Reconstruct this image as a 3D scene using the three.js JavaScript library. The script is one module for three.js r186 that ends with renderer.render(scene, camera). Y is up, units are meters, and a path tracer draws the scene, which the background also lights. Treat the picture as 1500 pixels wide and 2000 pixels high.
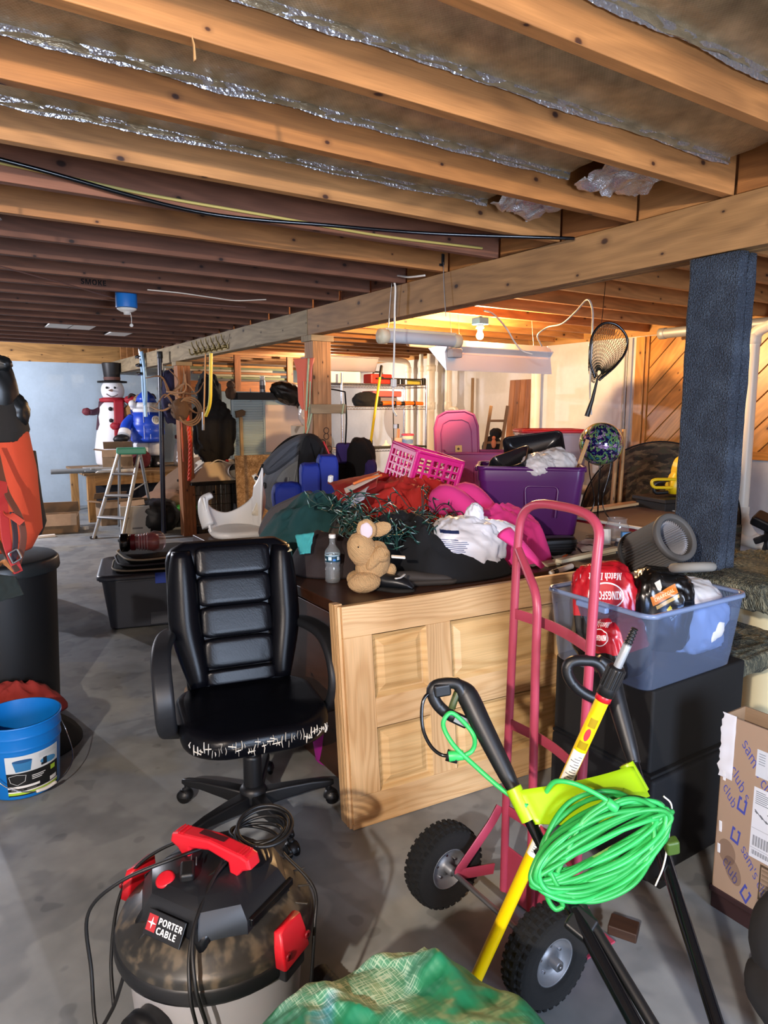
import * as THREE from 'three';
import { ImprovedNoise } from 'three/addons/math/ImprovedNoise.js';
import { RoundedBoxGeometry } from 'three/addons/geometries/RoundedBoxGeometry.js';
import { mergeGeometries, mergeVertices, toCreasedNormals } from 'three/addons/utils/BufferGeometryUtils.js';
import { RectAreaLightUniformsLib } from 'three/addons/lights/RectAreaLightUniformsLib.js';

// ---------------------------------------------------------------- camera, light, exposure
const scene = new THREE.Scene();
const R = (d) => d * Math.PI / 180;
const V = (x, y, z) => new THREE.Vector3(x, y, z);
const camera = new THREE.PerspectiveCamera(2 * Math.atan(1000 / 1350) * 180 / Math.PI, 0.75, 0.05, 60);
camera.position.set(0, 1.5, 0);
camera.rotation.order = 'YXZ';
camera.rotation.set(-Math.atan(200 / 1350), -R(32.8), 0);
scene.background = new THREE.Color(0xaac8f0);
RectAreaLightUniformsLib.init();
const renderer = new THREE.WebGLRenderer({ antialias: true });
renderer.toneMapping = THREE.LinearToneMapping;
renderer.toneMappingExposure = 1.1;
renderer.shadowMap.enabled = true;
// lamps: [x, y, z, intensity, colour] - each gets its bulb and socket in the lamp builder below
const LAMPS = {
  key: [-1.35, 2.02, 0.55, 36, 0xfff2e6],        // bare bulb on the joists behind and left of the photographer
  stair: [-0.75, 2.12, -9.75, 34, 0xf4f4ff],     // bulb in the open bay at the far end
  warm: [3.8, 2.10, -4.45, 24, 0xffcb8a],
  back: [4.6, 2.12, -8.62, 9, 0xffe4c4],       // bulb over the pipes, behind the middle post        // bare warm bulb in the right-hand half
};
const GLASS = { x: 0.75, y: 1.3, z: 3.2, w: 1.5, h: 1.5, intensity: 40, color: 0xcfe2ff };   // daylight through the glazed door behind the photographer
function lampLight(k) {
  const [x, y, z, i, c] = LAMPS[k];
  const l = new THREE.PointLight(c, i, 0, 2);
  l.position.set(x, y, z); l.castShadow = true; l.shadow.radius = 1.6; l.shadow.mapSize.set(1024, 1024);
  scene.add(l);
  return l;
}
for (const k of Object.keys(LAMPS)) lampLight(k);
{
  const l = new THREE.RectAreaLight(GLASS.color, GLASS.intensity, GLASS.w, GLASS.h);
  l.position.set(GLASS.x, GLASS.y, GLASS.z - 0.02); scene.add(l);   // shines towards -z, into the room
}

// ---------------------------------------------------------------- helpers
let seed = 12345;
const rnd = () => { seed |= 0; seed = seed + 0x6D2B79F5 | 0; let t = Math.imul(seed ^ seed >>> 15, 1 | seed); t = t + Math.imul(t ^ t >>> 7, 61 | t) ^ t; return ((t ^ t >>> 14) >>> 0) / 4294967296; };
const rr = (a, b) => a + (b - a) * rnd();
const realRandom = Math.random; Math.random = rnd;
const NZ = new ImprovedNoise(); Math.random = realRandom;
const n3 = (x, y, z) => NZ.noise(x, y, z);
const fbm = (x, y, z, o = 4) => { let s = 0, a = 0.5, f = 1; for (let i = 0; i < o; i++) { s += a * n3(x * f, y * f, z * f); a *= 0.5; f *= 2.03; } return s; };
const ridge = (x, y, z, o = 3) => { let s = 0, a = 0.5, f = 1; for (let i = 0; i < o; i++) { s += a * (1 - 2 * Math.abs(n3(x * f, y * f, z * f))); a *= 0.5; f *= 2.1; } return s; };
const clamp = (v, a = 0, b = 1) => Math.min(b, Math.max(a, v));
const mix = (a, b, t) => a + (b - a) * t;
const sm = (a, b, x) => { const t = clamp((x - a) / (b - a)); return t * t * (3 - 2 * t); };

function tex(w, h, f, srgb = true) {            // f(u, v) -> [r, g, b] 0..255, tiling
  const d = new Uint8Array(w * h * 4);
  for (let y = 0; y < h; y++) for (let x = 0; x < w; x++) {
    const c = f(x / w, y / h), i = (y * w + x) * 4;
    d[i] = clamp(c[0], 0, 255); d[i + 1] = clamp(c[1], 0, 255); d[i + 2] = clamp(c[2], 0, 255); d[i + 3] = c[3] === undefined ? 255 : c[3];
  }
  const t = new THREE.DataTexture(d, w, h, THREE.RGBAFormat);
  t.wrapS = t.wrapT = THREE.RepeatWrapping; t.magFilter = THREE.LinearFilter; t.minFilter = THREE.LinearMipmapLinearFilter; t.generateMipmaps = true;
  if (srgb) t.colorSpace = THREE.SRGBColorSpace;
  t.needsUpdate = true;
  return t;
}
// periodic noise on the unit square: gradient noise on a wrapped lattice
const PERM = new Uint8Array(512); { const p = Array.from({ length: 256 }, (_, i) => i); for (let i = 255; i > 0; i--) { const j = Math.floor(rnd() * (i + 1)); [p[i], p[j]] = [p[j], p[i]]; } for (let i = 0; i < 512; i++) PERM[i] = p[i & 255]; }
const GX = new Float32Array(256), GY = new Float32Array(256); for (let i = 0; i < 256; i++) { GX[i] = Math.cos(i / 256 * 2 * Math.PI); GY[i] = Math.sin(i / 256 * 2 * Math.PI); }
function p2(x, y, px, py, s) {
  const xi = Math.floor(x), yi = Math.floor(y), fx = x - xi, fy = y - yi;
  const x0 = ((xi % px) + px) % px, x1 = (x0 + 1) % px, y0 = ((yi % py) + py) % py, y1 = (y0 + 1) % py;
  const h = (i, j) => PERM[(PERM[(PERM[i & 255] + j) & 255] + s + (i >> 8) * 7 + (j >> 8) * 13) & 511];
  const a = h(x0, y0), b = h(x1, y0), c = h(x0, y1), d = h(x1, y1);
  const u = fx * fx * fx * (fx * (fx * 6 - 15) + 10), v = fy * fy * fy * (fy * (fy * 6 - 15) + 10);
  const A = GX[a] * fx + GY[a] * fy, B = GX[b] * (fx - 1) + GY[b] * fy, C2 = GX[c] * fx + GY[c] * (fy - 1), D = GX[d] * (fx - 1) + GY[d] * (fy - 1);
  return 1.4 * (A + (B - A) * u + (C2 + (D - C2) * u - A - (B - A) * u) * v);
}
function pn(u, v, fx, fy, z, o = 4, rid = 0) {
  let s = 0, a = 0.5, k = 1; const sd = Math.floor(z * 17) & 255;
  for (let i = 0; i < o; i++) { const t = p2(u * fx * k, v * fy * k, fx * k, fy * k, (sd + i * 31) & 255); s += a * (rid ? 1 - 2 * Math.abs(t) : t); a *= 0.5; k *= 2; }
  return s;
}
function canvasTex(w, h, draw) {
  const c = document.createElement('canvas'); c.width = w; c.height = h;
  const g = c.getContext('2d'); draw(g, w, h);
  const t = new THREE.CanvasTexture(c); t.colorSpace = THREE.SRGBColorSpace; t.magFilter = THREE.LinearFilter; t.needsUpdate = true;
  return t;
}
function mat(color, rough = 0.6, o = {}) {
  const { metal = 0, phys, ...rest } = o;
  const P = { color, roughness: rough, metalness: metal, ...rest };
  const physical = ['transmission', 'clearcoat', 'sheen', 'ior', 'thickness', 'specularIntensity', 'iridescence'].some((k) => k in P);
  return physical ? new THREE.MeshPhysicalMaterial(P) : new THREE.MeshStandardMaterial(P);
}
const rep = (t, x, y) => { const c = t.clone(); c.repeat.set(x, y); c.needsUpdate = true; return c; };

// planar uv in metres by face direction; grain: the axis along which u runs
function uvm(g, grain = 'x', ou = 0, ov = 0) {
  const geo = g.index ? g.toNonIndexed() : g;
  const p = geo.attributes.position, uv = new Float32Array(p.count * 2), a = V(0, 0, 0), b = V(0, 0, 0), c = V(0, 0, 0), n = V(0, 0, 0);
  const ax = { x: 0, y: 1, z: 2 }[grain];
  for (let i = 0; i < p.count; i += 3) {
    a.fromBufferAttribute(p, i); b.fromBufferAttribute(p, i + 1); c.fromBufferAttribute(p, i + 2);
    n.copy(b).sub(a).cross(V(c.x - a.x, c.y - a.y, c.z - a.z));
    const m = [Math.abs(n.x), Math.abs(n.y), Math.abs(n.z)], k = m[0] >= m[1] && m[0] >= m[2] ? 0 : m[1] >= m[2] ? 1 : 2;
    const others = [0, 1, 2].filter((q) => q !== k);
    const u = others.includes(ax) ? ax : others[0], v = others.find((q) => q !== u);
    [a, b, c].forEach((q, j) => { const e = q.toArray(); uv[(i + j) * 2] = e[u] + ou; uv[(i + j) * 2 + 1] = e[v] + ov; });
  }
  geo.setAttribute('uv', new THREE.BufferAttribute(uv, 2));
  return geo;
}
const bx = (w, h, d, r = 0.004, s = 1) => r > 0 ? new RoundedBoxGeometry(w, h, d, s, Math.min(r, w / 2.01, h / 2.01, d / 2.01)) : new THREE.BoxGeometry(w, h, d);
const board = (w, h, d, grain, r = 0.003) => uvm(bx(w, h, d, r), grain, rr(0, 7), rr(0, 3));
const at = (g, x, y, z, rx = 0, ry = 0, rz = 0) => { const m = new THREE.Matrix4().compose(V(x, y, z), new THREE.Quaternion().setFromEuler(new THREE.Euler(rx, ry, rz, 'YXZ')), V(1, 1, 1)); g.applyMatrix4(m); return g; };
function join(gs) {
  const l = gs.map((g) => { const q = g.index ? g.toNonIndexed() : g.clone(); for (const k of Object.keys(q.attributes)) if (!['position', 'normal', 'uv'].includes(k)) q.deleteAttribute(k); if (!q.attributes.uv) q.setAttribute('uv', new THREE.BufferAttribute(new Float32Array(q.attributes.position.count * 2), 2)); return q; });
  return mergeGeometries(l);
}
const arr = (p) => Array.isArray(p) ? V(...p) : p;
const curve = (pts, n = 40, closed = false, type = 'centripetal') => new THREE.CatmullRomCurve3(pts.map(arr), closed, type).getPoints(n);
function roundPath(pts, rad = 0.05, k = 6) {            // straight runs with rounded corners
  const P = pts.map(arr), out = [P[0]];
  for (let i = 1; i < P.length - 1; i++) {
    const a = P[i - 1], b = P[i], c = P[i + 1], r = Array.isArray(rad) ? rad[i - 1] : rad;
    const d1 = Math.min(r, a.distanceTo(b) * 0.49), d2 = Math.min(r, b.distanceTo(c) * 0.49);
    const s = b.clone().lerp(a, d1 / a.distanceTo(b)), e = b.clone().lerp(c, d2 / b.distanceTo(c));
    for (let j = 0; j <= k; j++) { const t = j / k; out.push(s.clone().multiplyScalar((1 - t) ** 2).addScaledVector(b, 2 * t * (1 - t)).addScaledVector(e, t * t)); }
  }
  out.push(P[P.length - 1]);
  return out;
}
// sweep a ring (or a profile [[x, y], ...]) along points; r may be a number or a function of 0..1
function sweep(pts, r = 0.01, { n = 8, cap = true, closed = false, profile = null, up = null, sx = 1, sy = 1 } = {}) {
  const P = pts.map(arr), m = P.length, pos = [], idx = [], uv = [];
  const T = P.map((p, i) => { const a = P[closed ? (i + m - 1) % m : Math.max(0, i - 1)], b = P[closed ? (i + 1) % m : Math.min(m - 1, i + 1)]; return b.clone().sub(a).normalize(); });
  let N = up ? arr(up).clone() : (Math.abs(T[0].y) < 0.9 ? V(0, 1, 0) : V(1, 0, 0));
  const prof = profile || Array.from({ length: n }, (_, i) => [Math.cos(i / n * 2 * Math.PI) * sx, Math.sin(i / n * 2 * Math.PI) * sy]);
  const q = prof.length; let len = 0;
  for (let i = 0; i < m; i++) {
    if (up) N = arr(up).clone();
    N.addScaledVector(T[i], -N.dot(T[i])).normalize();
    const B = T[i].clone().cross(N), s = typeof r === 'function' ? r(i / (m - 1)) : profile ? 1 : r;
    if (i) len += P[i].distanceTo(P[i - 1]);
    for (let j = 0; j < q; j++) { const v = P[i].clone().addScaledVector(N, prof[j][1] * s).addScaledVector(B, prof[j][0] * s); pos.push(v.x, v.y, v.z); uv.push(len, j / q); }
  }
  const rows = closed ? m : m - 1;
  for (let i = 0; i < rows; i++) for (let j = 0; j < q; j++) { const a = i * q + j, b = i * q + (j + 1) % q, c = ((i + 1) % m) * q + j, d = ((i + 1) % m) * q + (j + 1) % q; idx.push(a, b, c, b, d, c); }
  if (cap && !closed) for (const e of [0, m - 1]) {
    const k = pos.length / 3; pos.push(P[e].x, P[e].y, P[e].z); uv.push(0, 0);
    for (let j = 0; j < q; j++) { const a = e * q + j, b = e * q + (j + 1) % q; e ? idx.push(k, a, b) : idx.push(k, b, a); }
  }
  return fin(pos, idx, uv);
}
function fin(pos, idx, uv) {
  const g = new THREE.BufferGeometry();
  g.setAttribute('position', new THREE.Float32BufferAttribute(pos, 3));
  if (uv) g.setAttribute('uv', new THREE.Float32BufferAttribute(uv, 2));
  g.setIndex(idx);
  // make sure that faces look outwards
  let vol = 0; const p = pos;
  for (let i = 0; i < idx.length; i += 3) { const a = idx[i] * 3, b = idx[i + 1] * 3, c = idx[i + 2] * 3; vol += p[a] * (p[b + 1] * p[c + 2] - p[b + 2] * p[c + 1]) - p[a + 1] * (p[b] * p[c + 2] - p[b + 2] * p[c]) + p[a + 2] * (p[b] * p[c + 1] - p[b + 1] * p[c]); }
  if (vol < 0) { for (let i = 0; i < idx.length; i += 3) [idx[i + 1], idx[i + 2]] = [idx[i + 2], idx[i + 1]]; g.setIndex(idx); }
  g.computeVertexNormals();
  return g;
}
const tube = (pts, r, n = 7, k = 40) => sweep(curve(pts, k), r, { n });
const lathe = (prof, n = 32) => { const g = new THREE.LatheGeometry(prof.map(([r, y]) => new THREE.Vector2(r, y)), n); return g; };
const crease = (g, a = 35) => toCreasedNormals(g, R(a));
// loft through rings of equal length, capped
function loft(rings, { capA = true, capB = true, closed = false } = {}) {
  const q = rings[0].length, m = rings.length, pos = [], idx = [], uv = [];
  rings.forEach((ring, i) => { let l = 0; ring.forEach((p, j) => { pos.push(...p); if (j) l += Math.hypot(p[0] - ring[j - 1][0], p[1] - ring[j - 1][1], p[2] - ring[j - 1][2]); uv.push(l, p[1]); }); });
  const rows = closed ? m : m - 1;
  for (let i = 0; i < rows; i++) for (let j = 0; j < q; j++) { const a = i * q + j, b = i * q + (j + 1) % q, c = ((i + 1) % m) * q + j, d = ((i + 1) % m) * q + (j + 1) % q; idx.push(a, c, b, b, c, d); }
  const cap = (i, flip) => { const c = rings[i].reduce((s, p) => [s[0] + p[0] / q, s[1] + p[1] / q, s[2] + p[2] / q], [0, 0, 0]), k = pos.length / 3; pos.push(...c); uv.push(0, 0); for (let j = 0; j < q; j++) { const a = i * q + j, b = i * q + (j + 1) % q; flip ? idx.push(k, a, b) : idx.push(k, b, a); } };
  if (!closed) { if (capA) cap(0, true); if (capB) cap(m - 1, false); }
  return fin(pos, idx, uv);
}
// rounded rectangle ring in the xz plane at height y
function rrect(w, d, r, y, k = 5, cx = 0, cz = 0) {
  const o = [];
  [[1, 1, 0], [-1, 1, 90], [-1, -1, 180], [1, -1, 270]].forEach(([sx, sz, a]) => { for (let i = 0; i <= k; i++) { const t = R(a + 90 * i / k); o.push([cx + sx * (w / 2 - r) + Math.cos(t) * r, y, cz + sz * (d / 2 - r) + Math.sin(t) * r]); } });
  return o;
}
function extr(pts, depth, bevel = 0.003, seg = 1, holes = []) {     // outline in xy, thickness along z, centred
  const s = new THREE.Shape(pts.map((p) => new THREE.Vector2(p[0], p[1])));
  for (const h of holes) s.holes.push(new THREE.Path(h.map((p) => new THREE.Vector2(p[0], p[1]))));
  const b = Math.min(bevel, depth / 2.2);
  const g = new THREE.ExtrudeGeometry(s, { depth: depth - 2 * b, bevelEnabled: b > 0, bevelThickness: b, bevelSize: b, bevelOffset: -b, bevelSegments: seg, curveSegments: 8 });
  g.translate(0, 0, -(depth - 2 * b) / 2);
  return g;
}
const smooth2 = (pts, n = 48) => new THREE.CatmullRomCurve3(pts.map((p) => V(p[0], p[1], 0)), true, 'centripetal').getPoints(n).slice(0, n).map((p) => [p.x, p.y]);
// soft lump: deformed ellipsoid with a flat base
function blob(rx, ry, rz, { det = 20, amp = 0.12, f = 2.2, rid = 0, rf = 4, s = 0, flat = 0, sq = 1 } = {}) {
  const g = new THREE.SphereGeometry(1, det * 2, det), p = g.attributes.position, v = V(0, 0, 0);
  for (let i = 0; i < p.count; i++) {
    v.fromBufferAttribute(p, i).normalize();
    const k = 1 + amp * 2 * fbm(v.x * f + s, v.y * f, v.z * f, 3) + rid * ridge(v.x * rf + s, v.y * rf, v.z * rf + s, 3);
    const e = (t) => Math.sign(t) * Math.abs(t) ** sq;
    let y = e(v.y) * k; if (flat > 0 && y < -flat) y = -flat + (y + flat) * 0.08;
    p.setXYZ(i, e(v.x) * k * rx, y * ry, e(v.z) * k * rz);
  }
  const m = mergeVertices((g.deleteAttribute('normal'), g.deleteAttribute('uv'), g), 1e-5); m.computeVertexNormals();
  const uv = []; const q = m.attributes.position; for (let i = 0; i < q.count; i++) uv.push(q.getX(i) + q.getY(i) * 0.5, q.getZ(i) + q.getY(i) * 0.5);
  m.setAttribute('uv', new THREE.Float32BufferAttribute(uv, 2));
  return m;
}
// cloth heap over an outline in xz: height falls to the rim, folded by noise
function drape(outline, h, { s = 0, f = 6, fold = 0.35, rings = 22, n = 72, pow = 2.2, edge = 0.012, ctr = null, lift = null } = {}) {
  const o = new THREE.CatmullRomCurve3(outline.map((p) => V(p[0], 0, p[1])), true, 'centripetal').getPoints(n).slice(0, n);
  const c = ctr ? V(ctr[0], 0, ctr[1]) : o.reduce((a, p) => a.add(p), V(0, 0, 0)).multiplyScalar(1 / n), pos = [], uv = [], idx = [];
  for (let i = 0; i <= rings; i++) for (let j = 0; j < n; j++) {
    const t = i / rings, p = c.clone().lerp(o[j], t), pr = 1 - t ** pow;
    const w = ridge(p.x * f + s, s * 1.7, p.z * f, 3) * 0.7 + fbm(p.x * f * 2.3 + s, 3, p.z * f * 2.3, 3) * 0.5;
    let y = edge + h * pr * (1 + fold * w) + h * 0.25 * fold * w * sm(1, 0.8, t) + Math.abs(w) * h * 0.1 * sm(1, 0.95, t);
    if (lift) y += lift(p.x, p.z, t);
    pos.push(p.x, Math.max(y, 0.003), p.z); uv.push(p.x, p.z);
  }
  const base = pos.length / 3;
  for (let j = 0; j < n; j++) { pos.push(o[j].x, 0, o[j].z); uv.push(o[j].x, o[j].z); }
  pos.push(c.x, 0, c.z); uv.push(c.x, c.z);
  for (let i = 0; i < rings; i++) for (let j = 0; j < n; j++) { const a = i * n + j, b = i * n + (j + 1) % n; idx.push(a, b, a + n, b, b + n, a + n); }
  for (let j = 0; j < n; j++) { const a = rings * n + j, b = rings * n + (j + 1) % n, d = base + j, e = base + (j + 1) % n; idx.push(a, b, d, b, e, d, d, e, base + n); }
  return fin(pos, idx, uv);
}
// hanging or leaning sheet: grid between rows of points, with thickness
function sheet(fn, nu, nv, th = 0.004, uvs = [1, 1]) {
  const pos = [], uv = [], idx = [], g = [];
  for (let i = 0; i <= nu; i++) for (let j = 0; j <= nv; j++) g.push(fn(i / nu, j / nv));
  const P = (i, j) => V(...g[clamp(i, 0, nu) * (nv + 1) + clamp(j, 0, nv)]);
  for (const s of [0.5, -0.5]) for (let i = 0; i <= nu; i++) for (let j = 0; j <= nv; j++) {
    const n = P(i + 1, j).sub(P(i - 1, j)).cross(P(i, j + 1).sub(P(i, j - 1))).normalize(), p = P(i, j).addScaledVector(n, s * th);
    pos.push(p.x, p.y, p.z); uv.push(i / nu * uvs[0], j / nv * uvs[1]);
  }
  const K = (nu + 1) * (nv + 1), I = (i, j) => i * (nv + 1) + j;
  for (let i = 0; i < nu; i++) for (let j = 0; j < nv; j++) { const a = I(i, j), b = I(i + 1, j), c = I(i, j + 1), d = I(i + 1, j + 1); idx.push(a, b, c, b, d, c, K + a, K + c, K + b, K + b, K + c, K + d); }
  const rim = []; for (let i = 0; i < nu; i++) rim.push(I(i, 0)); for (let j = 0; j < nv; j++) rim.push(I(nu, j)); for (let i = nu; i > 0; i--) rim.push(I(i, nv)); for (let j = nv; j > 0; j--) rim.push(I(0, j));
  rim.forEach((a, k) => { const b = rim[(k + 1) % rim.length]; idx.push(a, K + a, b, b, K + a, K + b); });
  return fin(pos, idx, uv);
}

// ---------------------------------------------------------------- scene tree
const used = {};
function numbered(n) { const k = used[n] || 0; used[n] = k + 1; return k ? `${n}_${String(k).padStart(3, '0')}` : n; }
function shade(m) { m.castShadow = true; m.receiveShadow = true; return m; }
function part(name, geo, material, parent, p = null, r = null, label = null) {
  const m = shade(new THREE.Mesh(geo, material)); m.name = numbered(name);
  if (p) m.position.set(...p);
  if (r) { m.rotation.order = 'YXZ'; m.rotation.set(...r); }
  if (label) m.userData.label = label;
  parent.add(m); return m;
}
function tag(o, label, category, group) { o.userData.label = label; o.userData.category = category; if (group) o.userData.group = group; return o; }
function thing(name, label, category, pos = [0, 0, 0], turn = 0, group = null) {
  const o = new THREE.Group(); o.name = numbered(name); o.position.set(...pos); o.rotation.y = turn; scene.add(o);
  return tag(o, label, category, group);
}
function one(name, label, category, geo, material, p = null, r = null, group = null) { return tag(part(name, geo, material, scene, p, r), label, category, group); }
function struct(name, pos = [0, 0, 0]) { const o = new THREE.Group(); o.name = numbered(name); o.position.set(...pos); o.userData.kind = 'structure'; scene.add(o); return o; }
function copy(o, label, pos, turn = 0, group = null) { const c = o.clone(); c.name = numbered(o.name.replace(/_\d{3}$/, '')); scene.add(c); c.position.set(...pos); c.rotation.y = turn; c.userData = { ...o.userData }; if (label) c.userData.label = label; if (group) c.userData.group = group; return c; }
const C = (hex) => new THREE.Color(hex);

// ---------------------------------------------------------------- materials
const woodTex = tex(1024, 512, (u, v) => {      // grain along u; 2 m x 0.5 m
  const warp = pn(u, v, 3, 4, 1.5, 3) * 0.5, ring = Math.sin((v * 26 + warp * 9 + pn(u, v, 2, 2, 8, 2) * 10) * 2.2);
  const fine = pn(u, v, 14, 150, 4.2, 3) * 0.5;
  let k = 200 + ring * 9 + fine * 46 + pn(u, v, 4, 6, 9.1, 4) * 50, kr = 0;
  for (const [cu, cv, rad] of [[0.13, 0.22, 0.016], [0.41, 0.7, 0.013], [0.62, 0.3, 0.018], [0.83, 0.85, 0.011], [0.92, 0.5, 0.009], [0.27, 0.93, 0.008], [0.55, 0.07, 0.008], [0.05, 0.6, 0.012], [0.2, 0.5, 0.006], [0.33, 0.12, 0.01], [0.48, 0.42, 0.007], [0.7, 0.6, 0.012], [0.76, 0.1, 0.007], [0.97, 0.15, 0.011], [0.88, 0.3, 0.006]]) {
    const d = Math.hypot((u - cu) * 2, (v - cv) * 0.5 * 1.5) / rad; if (d < 3) { k -= 105 * sm(1.25, 0.55, d) + 26 * sm(3, 1, d); kr += sm(1.3, 0.7, d); }
  }
  return [k + 6, k - 4 - kr * 10, k - 16 - kr * 14];
});
const W = (color, rough = 0.62, t = woodTex) => mat(color, rough, { map: rep(t, 0.5, 2) });
const pineTex = tex(1024, 512, (u, v) => {
  const w = pn(u, v, 2, 3, 3.7, 3), ring = Math.pow(0.5 + 0.5 * Math.sin((v * 44 + w * 13 + pn(u, v, 1, 2, 6.3, 2) * 14) * 2.0), 2.0), fine = pn(u, v, 10, 170, 1.2, 2);
  const k = 236 - ring * 17 + fine * 22 + pn(u, v, 2, 5, 5.5, 3) * 26;
  return [k + 4, k - 5 - ring * 7, k - 16 - ring * 15];
});
const M = {};
M.joist = [0xc88f56, 0xbe8349, 0xcc9860, 0xb67d4a, 0xc38a52].map((c) => W(c, 0.62));
M.joistDark = [0x825642, 0x865a46, 0x7a5240, 0x8a5e48].map((c) => W(c, 0.7));
M.joistOld = W(0x9a6a55, 0.75);
M.girder = W(0xb08a5c, 0.68);
M.girderGrey = W(0xada084, 0.75);
M.post = W(0xc79a6e, 0.68);
M.postDark = W(0xae774e, 0.7);
M.ledger = W(0xd0a466, 0.6);
M.subfloor = W(0x7a5a42, 0.85);
M.pine = mat(0xe4c294, 0.42, { map: rep(pineTex, 0.6, 2.2) });
M.pinePanel = mat(0xe6c48e, 0.42, { map: rep(pineTex, 0.5, 1.6) });
M.plankPine = ['#e0a558', '#d99a4c', '#e5ad62'].map((c) => mat(c, 0.35, { map: rep(woodTex, 0.5, 2) }));
M.darkWood = mat(0x4a2c1c, 0.4, { map: rep(woodTex, 0.5, 2) });
M.stake = W(0xd9b07c, 0.6);
M.oldWood = W(0xa88a62, 0.75);
M.osb = mat(0xffffff, 0.8, { map: rep(tex(512, 512, (u, v) => {
  const a = Math.floor(pn(u, v, 9, 9, 2, 2) * 7), ang = a * 1.3, x = u * Math.cos(ang) - v * Math.sin(ang), y = u * Math.sin(ang) + v * Math.cos(ang);
  const k = 128 + n3(x * 20, y * 90, a * 3.3) * 46 + pn(u, v, 16, 16, 7, 3) * 40 + a * 4;
  return [k + 14, k - 12, k - 42];
}), 1.4, 1.4) });
M.concrete = mat(0xffffff, 0.62, {
  map: rep(tex(1024, 1024, (u, v) => {
    let k = 140 + pn(u, v, 5, 5, 1, 5) * 28 + pn(u, v, 40, 40, 3, 3) * 14;
    const worn = sm(0.06, 0.22, pn(u, v, 4, 4, 11, 4)), scuff = sm(0.27, 0.36, ridge(u * 9, v * 9, 5, 3) * 0.5 + pn(u, v, 12, 12, 6, 2) * 0.5), spot = sm(0.3, 0.36, pn(u, v, 30, 30, 17, 2));
    const r = mix(k - 5, k + 5, worn), g = mix(k, k + 5, worn), b = mix(k + 3, k - 2, worn);
    return [r - scuff * 15 - spot * 16, g - scuff * 15 - spot * 16, b - scuff * 14 - spot * 15];
  }), 0.3, 0.3),
  roughnessMap: rep(tex(256, 256, (u, v) => { const k = 190 + pn(u, v, 6, 6, 2, 4) * 90; return [k, k, k]; }, false), 0.5, 0.5),
});
const drywall = tex(512, 512, (u, v) => { const k = 236 + pn(u, v, 5, 5, 2, 4) * 22 + pn(u, v, 60, 60, 5, 2) * 6; return [k, k, k]; });
M.wallBlue = mat(0xb4c8d8, 0.85, { map: rep(drywall, 0.4, 0.4) });
M.wallWhite = mat(0xdcdce0, 0.8, { map: rep(drywall, 0.4, 0.4) });
M.wallGrey = mat(0xb9bbc0, 0.85, { map: rep(drywall, 0.4, 0.4) });
M.foil = mat(0xeed8b4, 0.3, { metal: 0.42, bumpScale: 0.003,
  map: rep(tex(1024, 1024, (u, v) => { const l = (t) => sm(0.86, 1, Math.abs((((t % 1) + 1) % 1) - 0.5) * 2), th = Math.max(l((u + v) * 40), l((u - v) * 40)); const k = 184 + pn(u, v, 6, 6, 3, 4) * 60 + th * 34; return [k + 2, k, k - 6]; }), 2.4, 2.4),
  bumpMap: rep(tex(1024, 1024, (u, v) => {
    const l = (t) => { const q = Math.abs(((t % 1) + 1) % 1 - 0.5) * 2; return sm(0.9, 1, q); };
    const a = l((u + v) * 40), b = l((u - v) * 40);
    const k = 105 + 75 * Math.max(a, b) + pn(u, v, 26, 26, 4, 3) * 80 + pn(u, v, 7, 7, 9, 3, 1) * 46;
    return [k, k, k];
  }, false), 2.4, 2.4) });
M.foilEdge = mat(0xe2e4ea, 0.25, { metal: 0.8, bumpScale: 0.005, bumpMap: rep(tex(256, 256, (u, v) => { const k = 128 + pn(u, v, 22, 22, 4, 3, 1) * 120; return [k, k, k]; }, false), 2.5, 2.5) });
const furTex = (a, b, f = 40) => tex(512, 512, (u, v) => { const k = clamp(0.5 + pn(u, v, f, f, 2, 3) * 1.1 + pn(u, v, 5, 5, 8, 3) * 0.7); return [mix(a[0], b[0], k), mix(a[1], b[1], k), mix(a[2], b[2], k)]; });
const grainBump = tex(256, 256, (u, v) => { const k = 128 + pn(u, v, 36, 36, 4, 3) * 200; return [k, k, k]; }, false);
M.carpetBlue = mat(0xffffff, 1, { map: rep(furTex([34, 42, 56], [66, 78, 94], 64), 2.6, 2.6), bumpMap: rep(grainBump, 5, 5), bumpScale: 0.012 });
M.carpetGrey = mat(0xffffff, 1, { map: rep(furTex([62, 66, 58], [142, 136, 110], 30), 2.5, 2.5), bumpMap: rep(grainBump, 6, 6), bumpScale: 0.016 });
M.leather = mat(0x08090e, 0.3, { bumpMap: rep(tex(512, 512, (u, v) => { const k = 128 + pn(u, v, 26, 26, 3, 3, 1) * 70 + pn(u, v, 90, 90, 5, 2) * 40; return [k, k, k]; }, false), 4, 4), bumpScale: 0.0004, specularIntensity: 0.34 });
const weave = tex(256, 256, (u, v) => { const k = 128 + 60 * Math.sin(u * 64 * Math.PI * 2) * Math.sin(v * 64 * Math.PI * 2) + pn(u, v, 8, 8, 2, 3) * 60; return [k, k, k]; }, false);
const cloth = (c, rough = 0.9, o = {}) => mat(c, rough, { bumpMap: rep(weave, 6, 6), bumpScale: 0.0012, ...o });
const plastic = (c, rough = 0.42, o = {}) => mat(c, rough, o);
M.blackPlastic = plastic(0x101114, 0.45);
M.blackShiny = plastic(0x0b0b0d, 0.25);
M.rubber = mat(0x0e0e0e, 0.85, { bumpMap: rep(grainBump, 8, 8), bumpScale: 0.002 });
M.chrome = mat(0xc8c8cc, 0.22, { metal: 1 });
M.steel = mat(0xa4a6aa, 0.38, { metal: 0.9 });
M.alu = mat(0xa2a6aa, 0.5, { metal: 0.5 });
M.blackTube = mat(0x0a0c10, 0.16, { specularIntensity: 1 });
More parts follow.
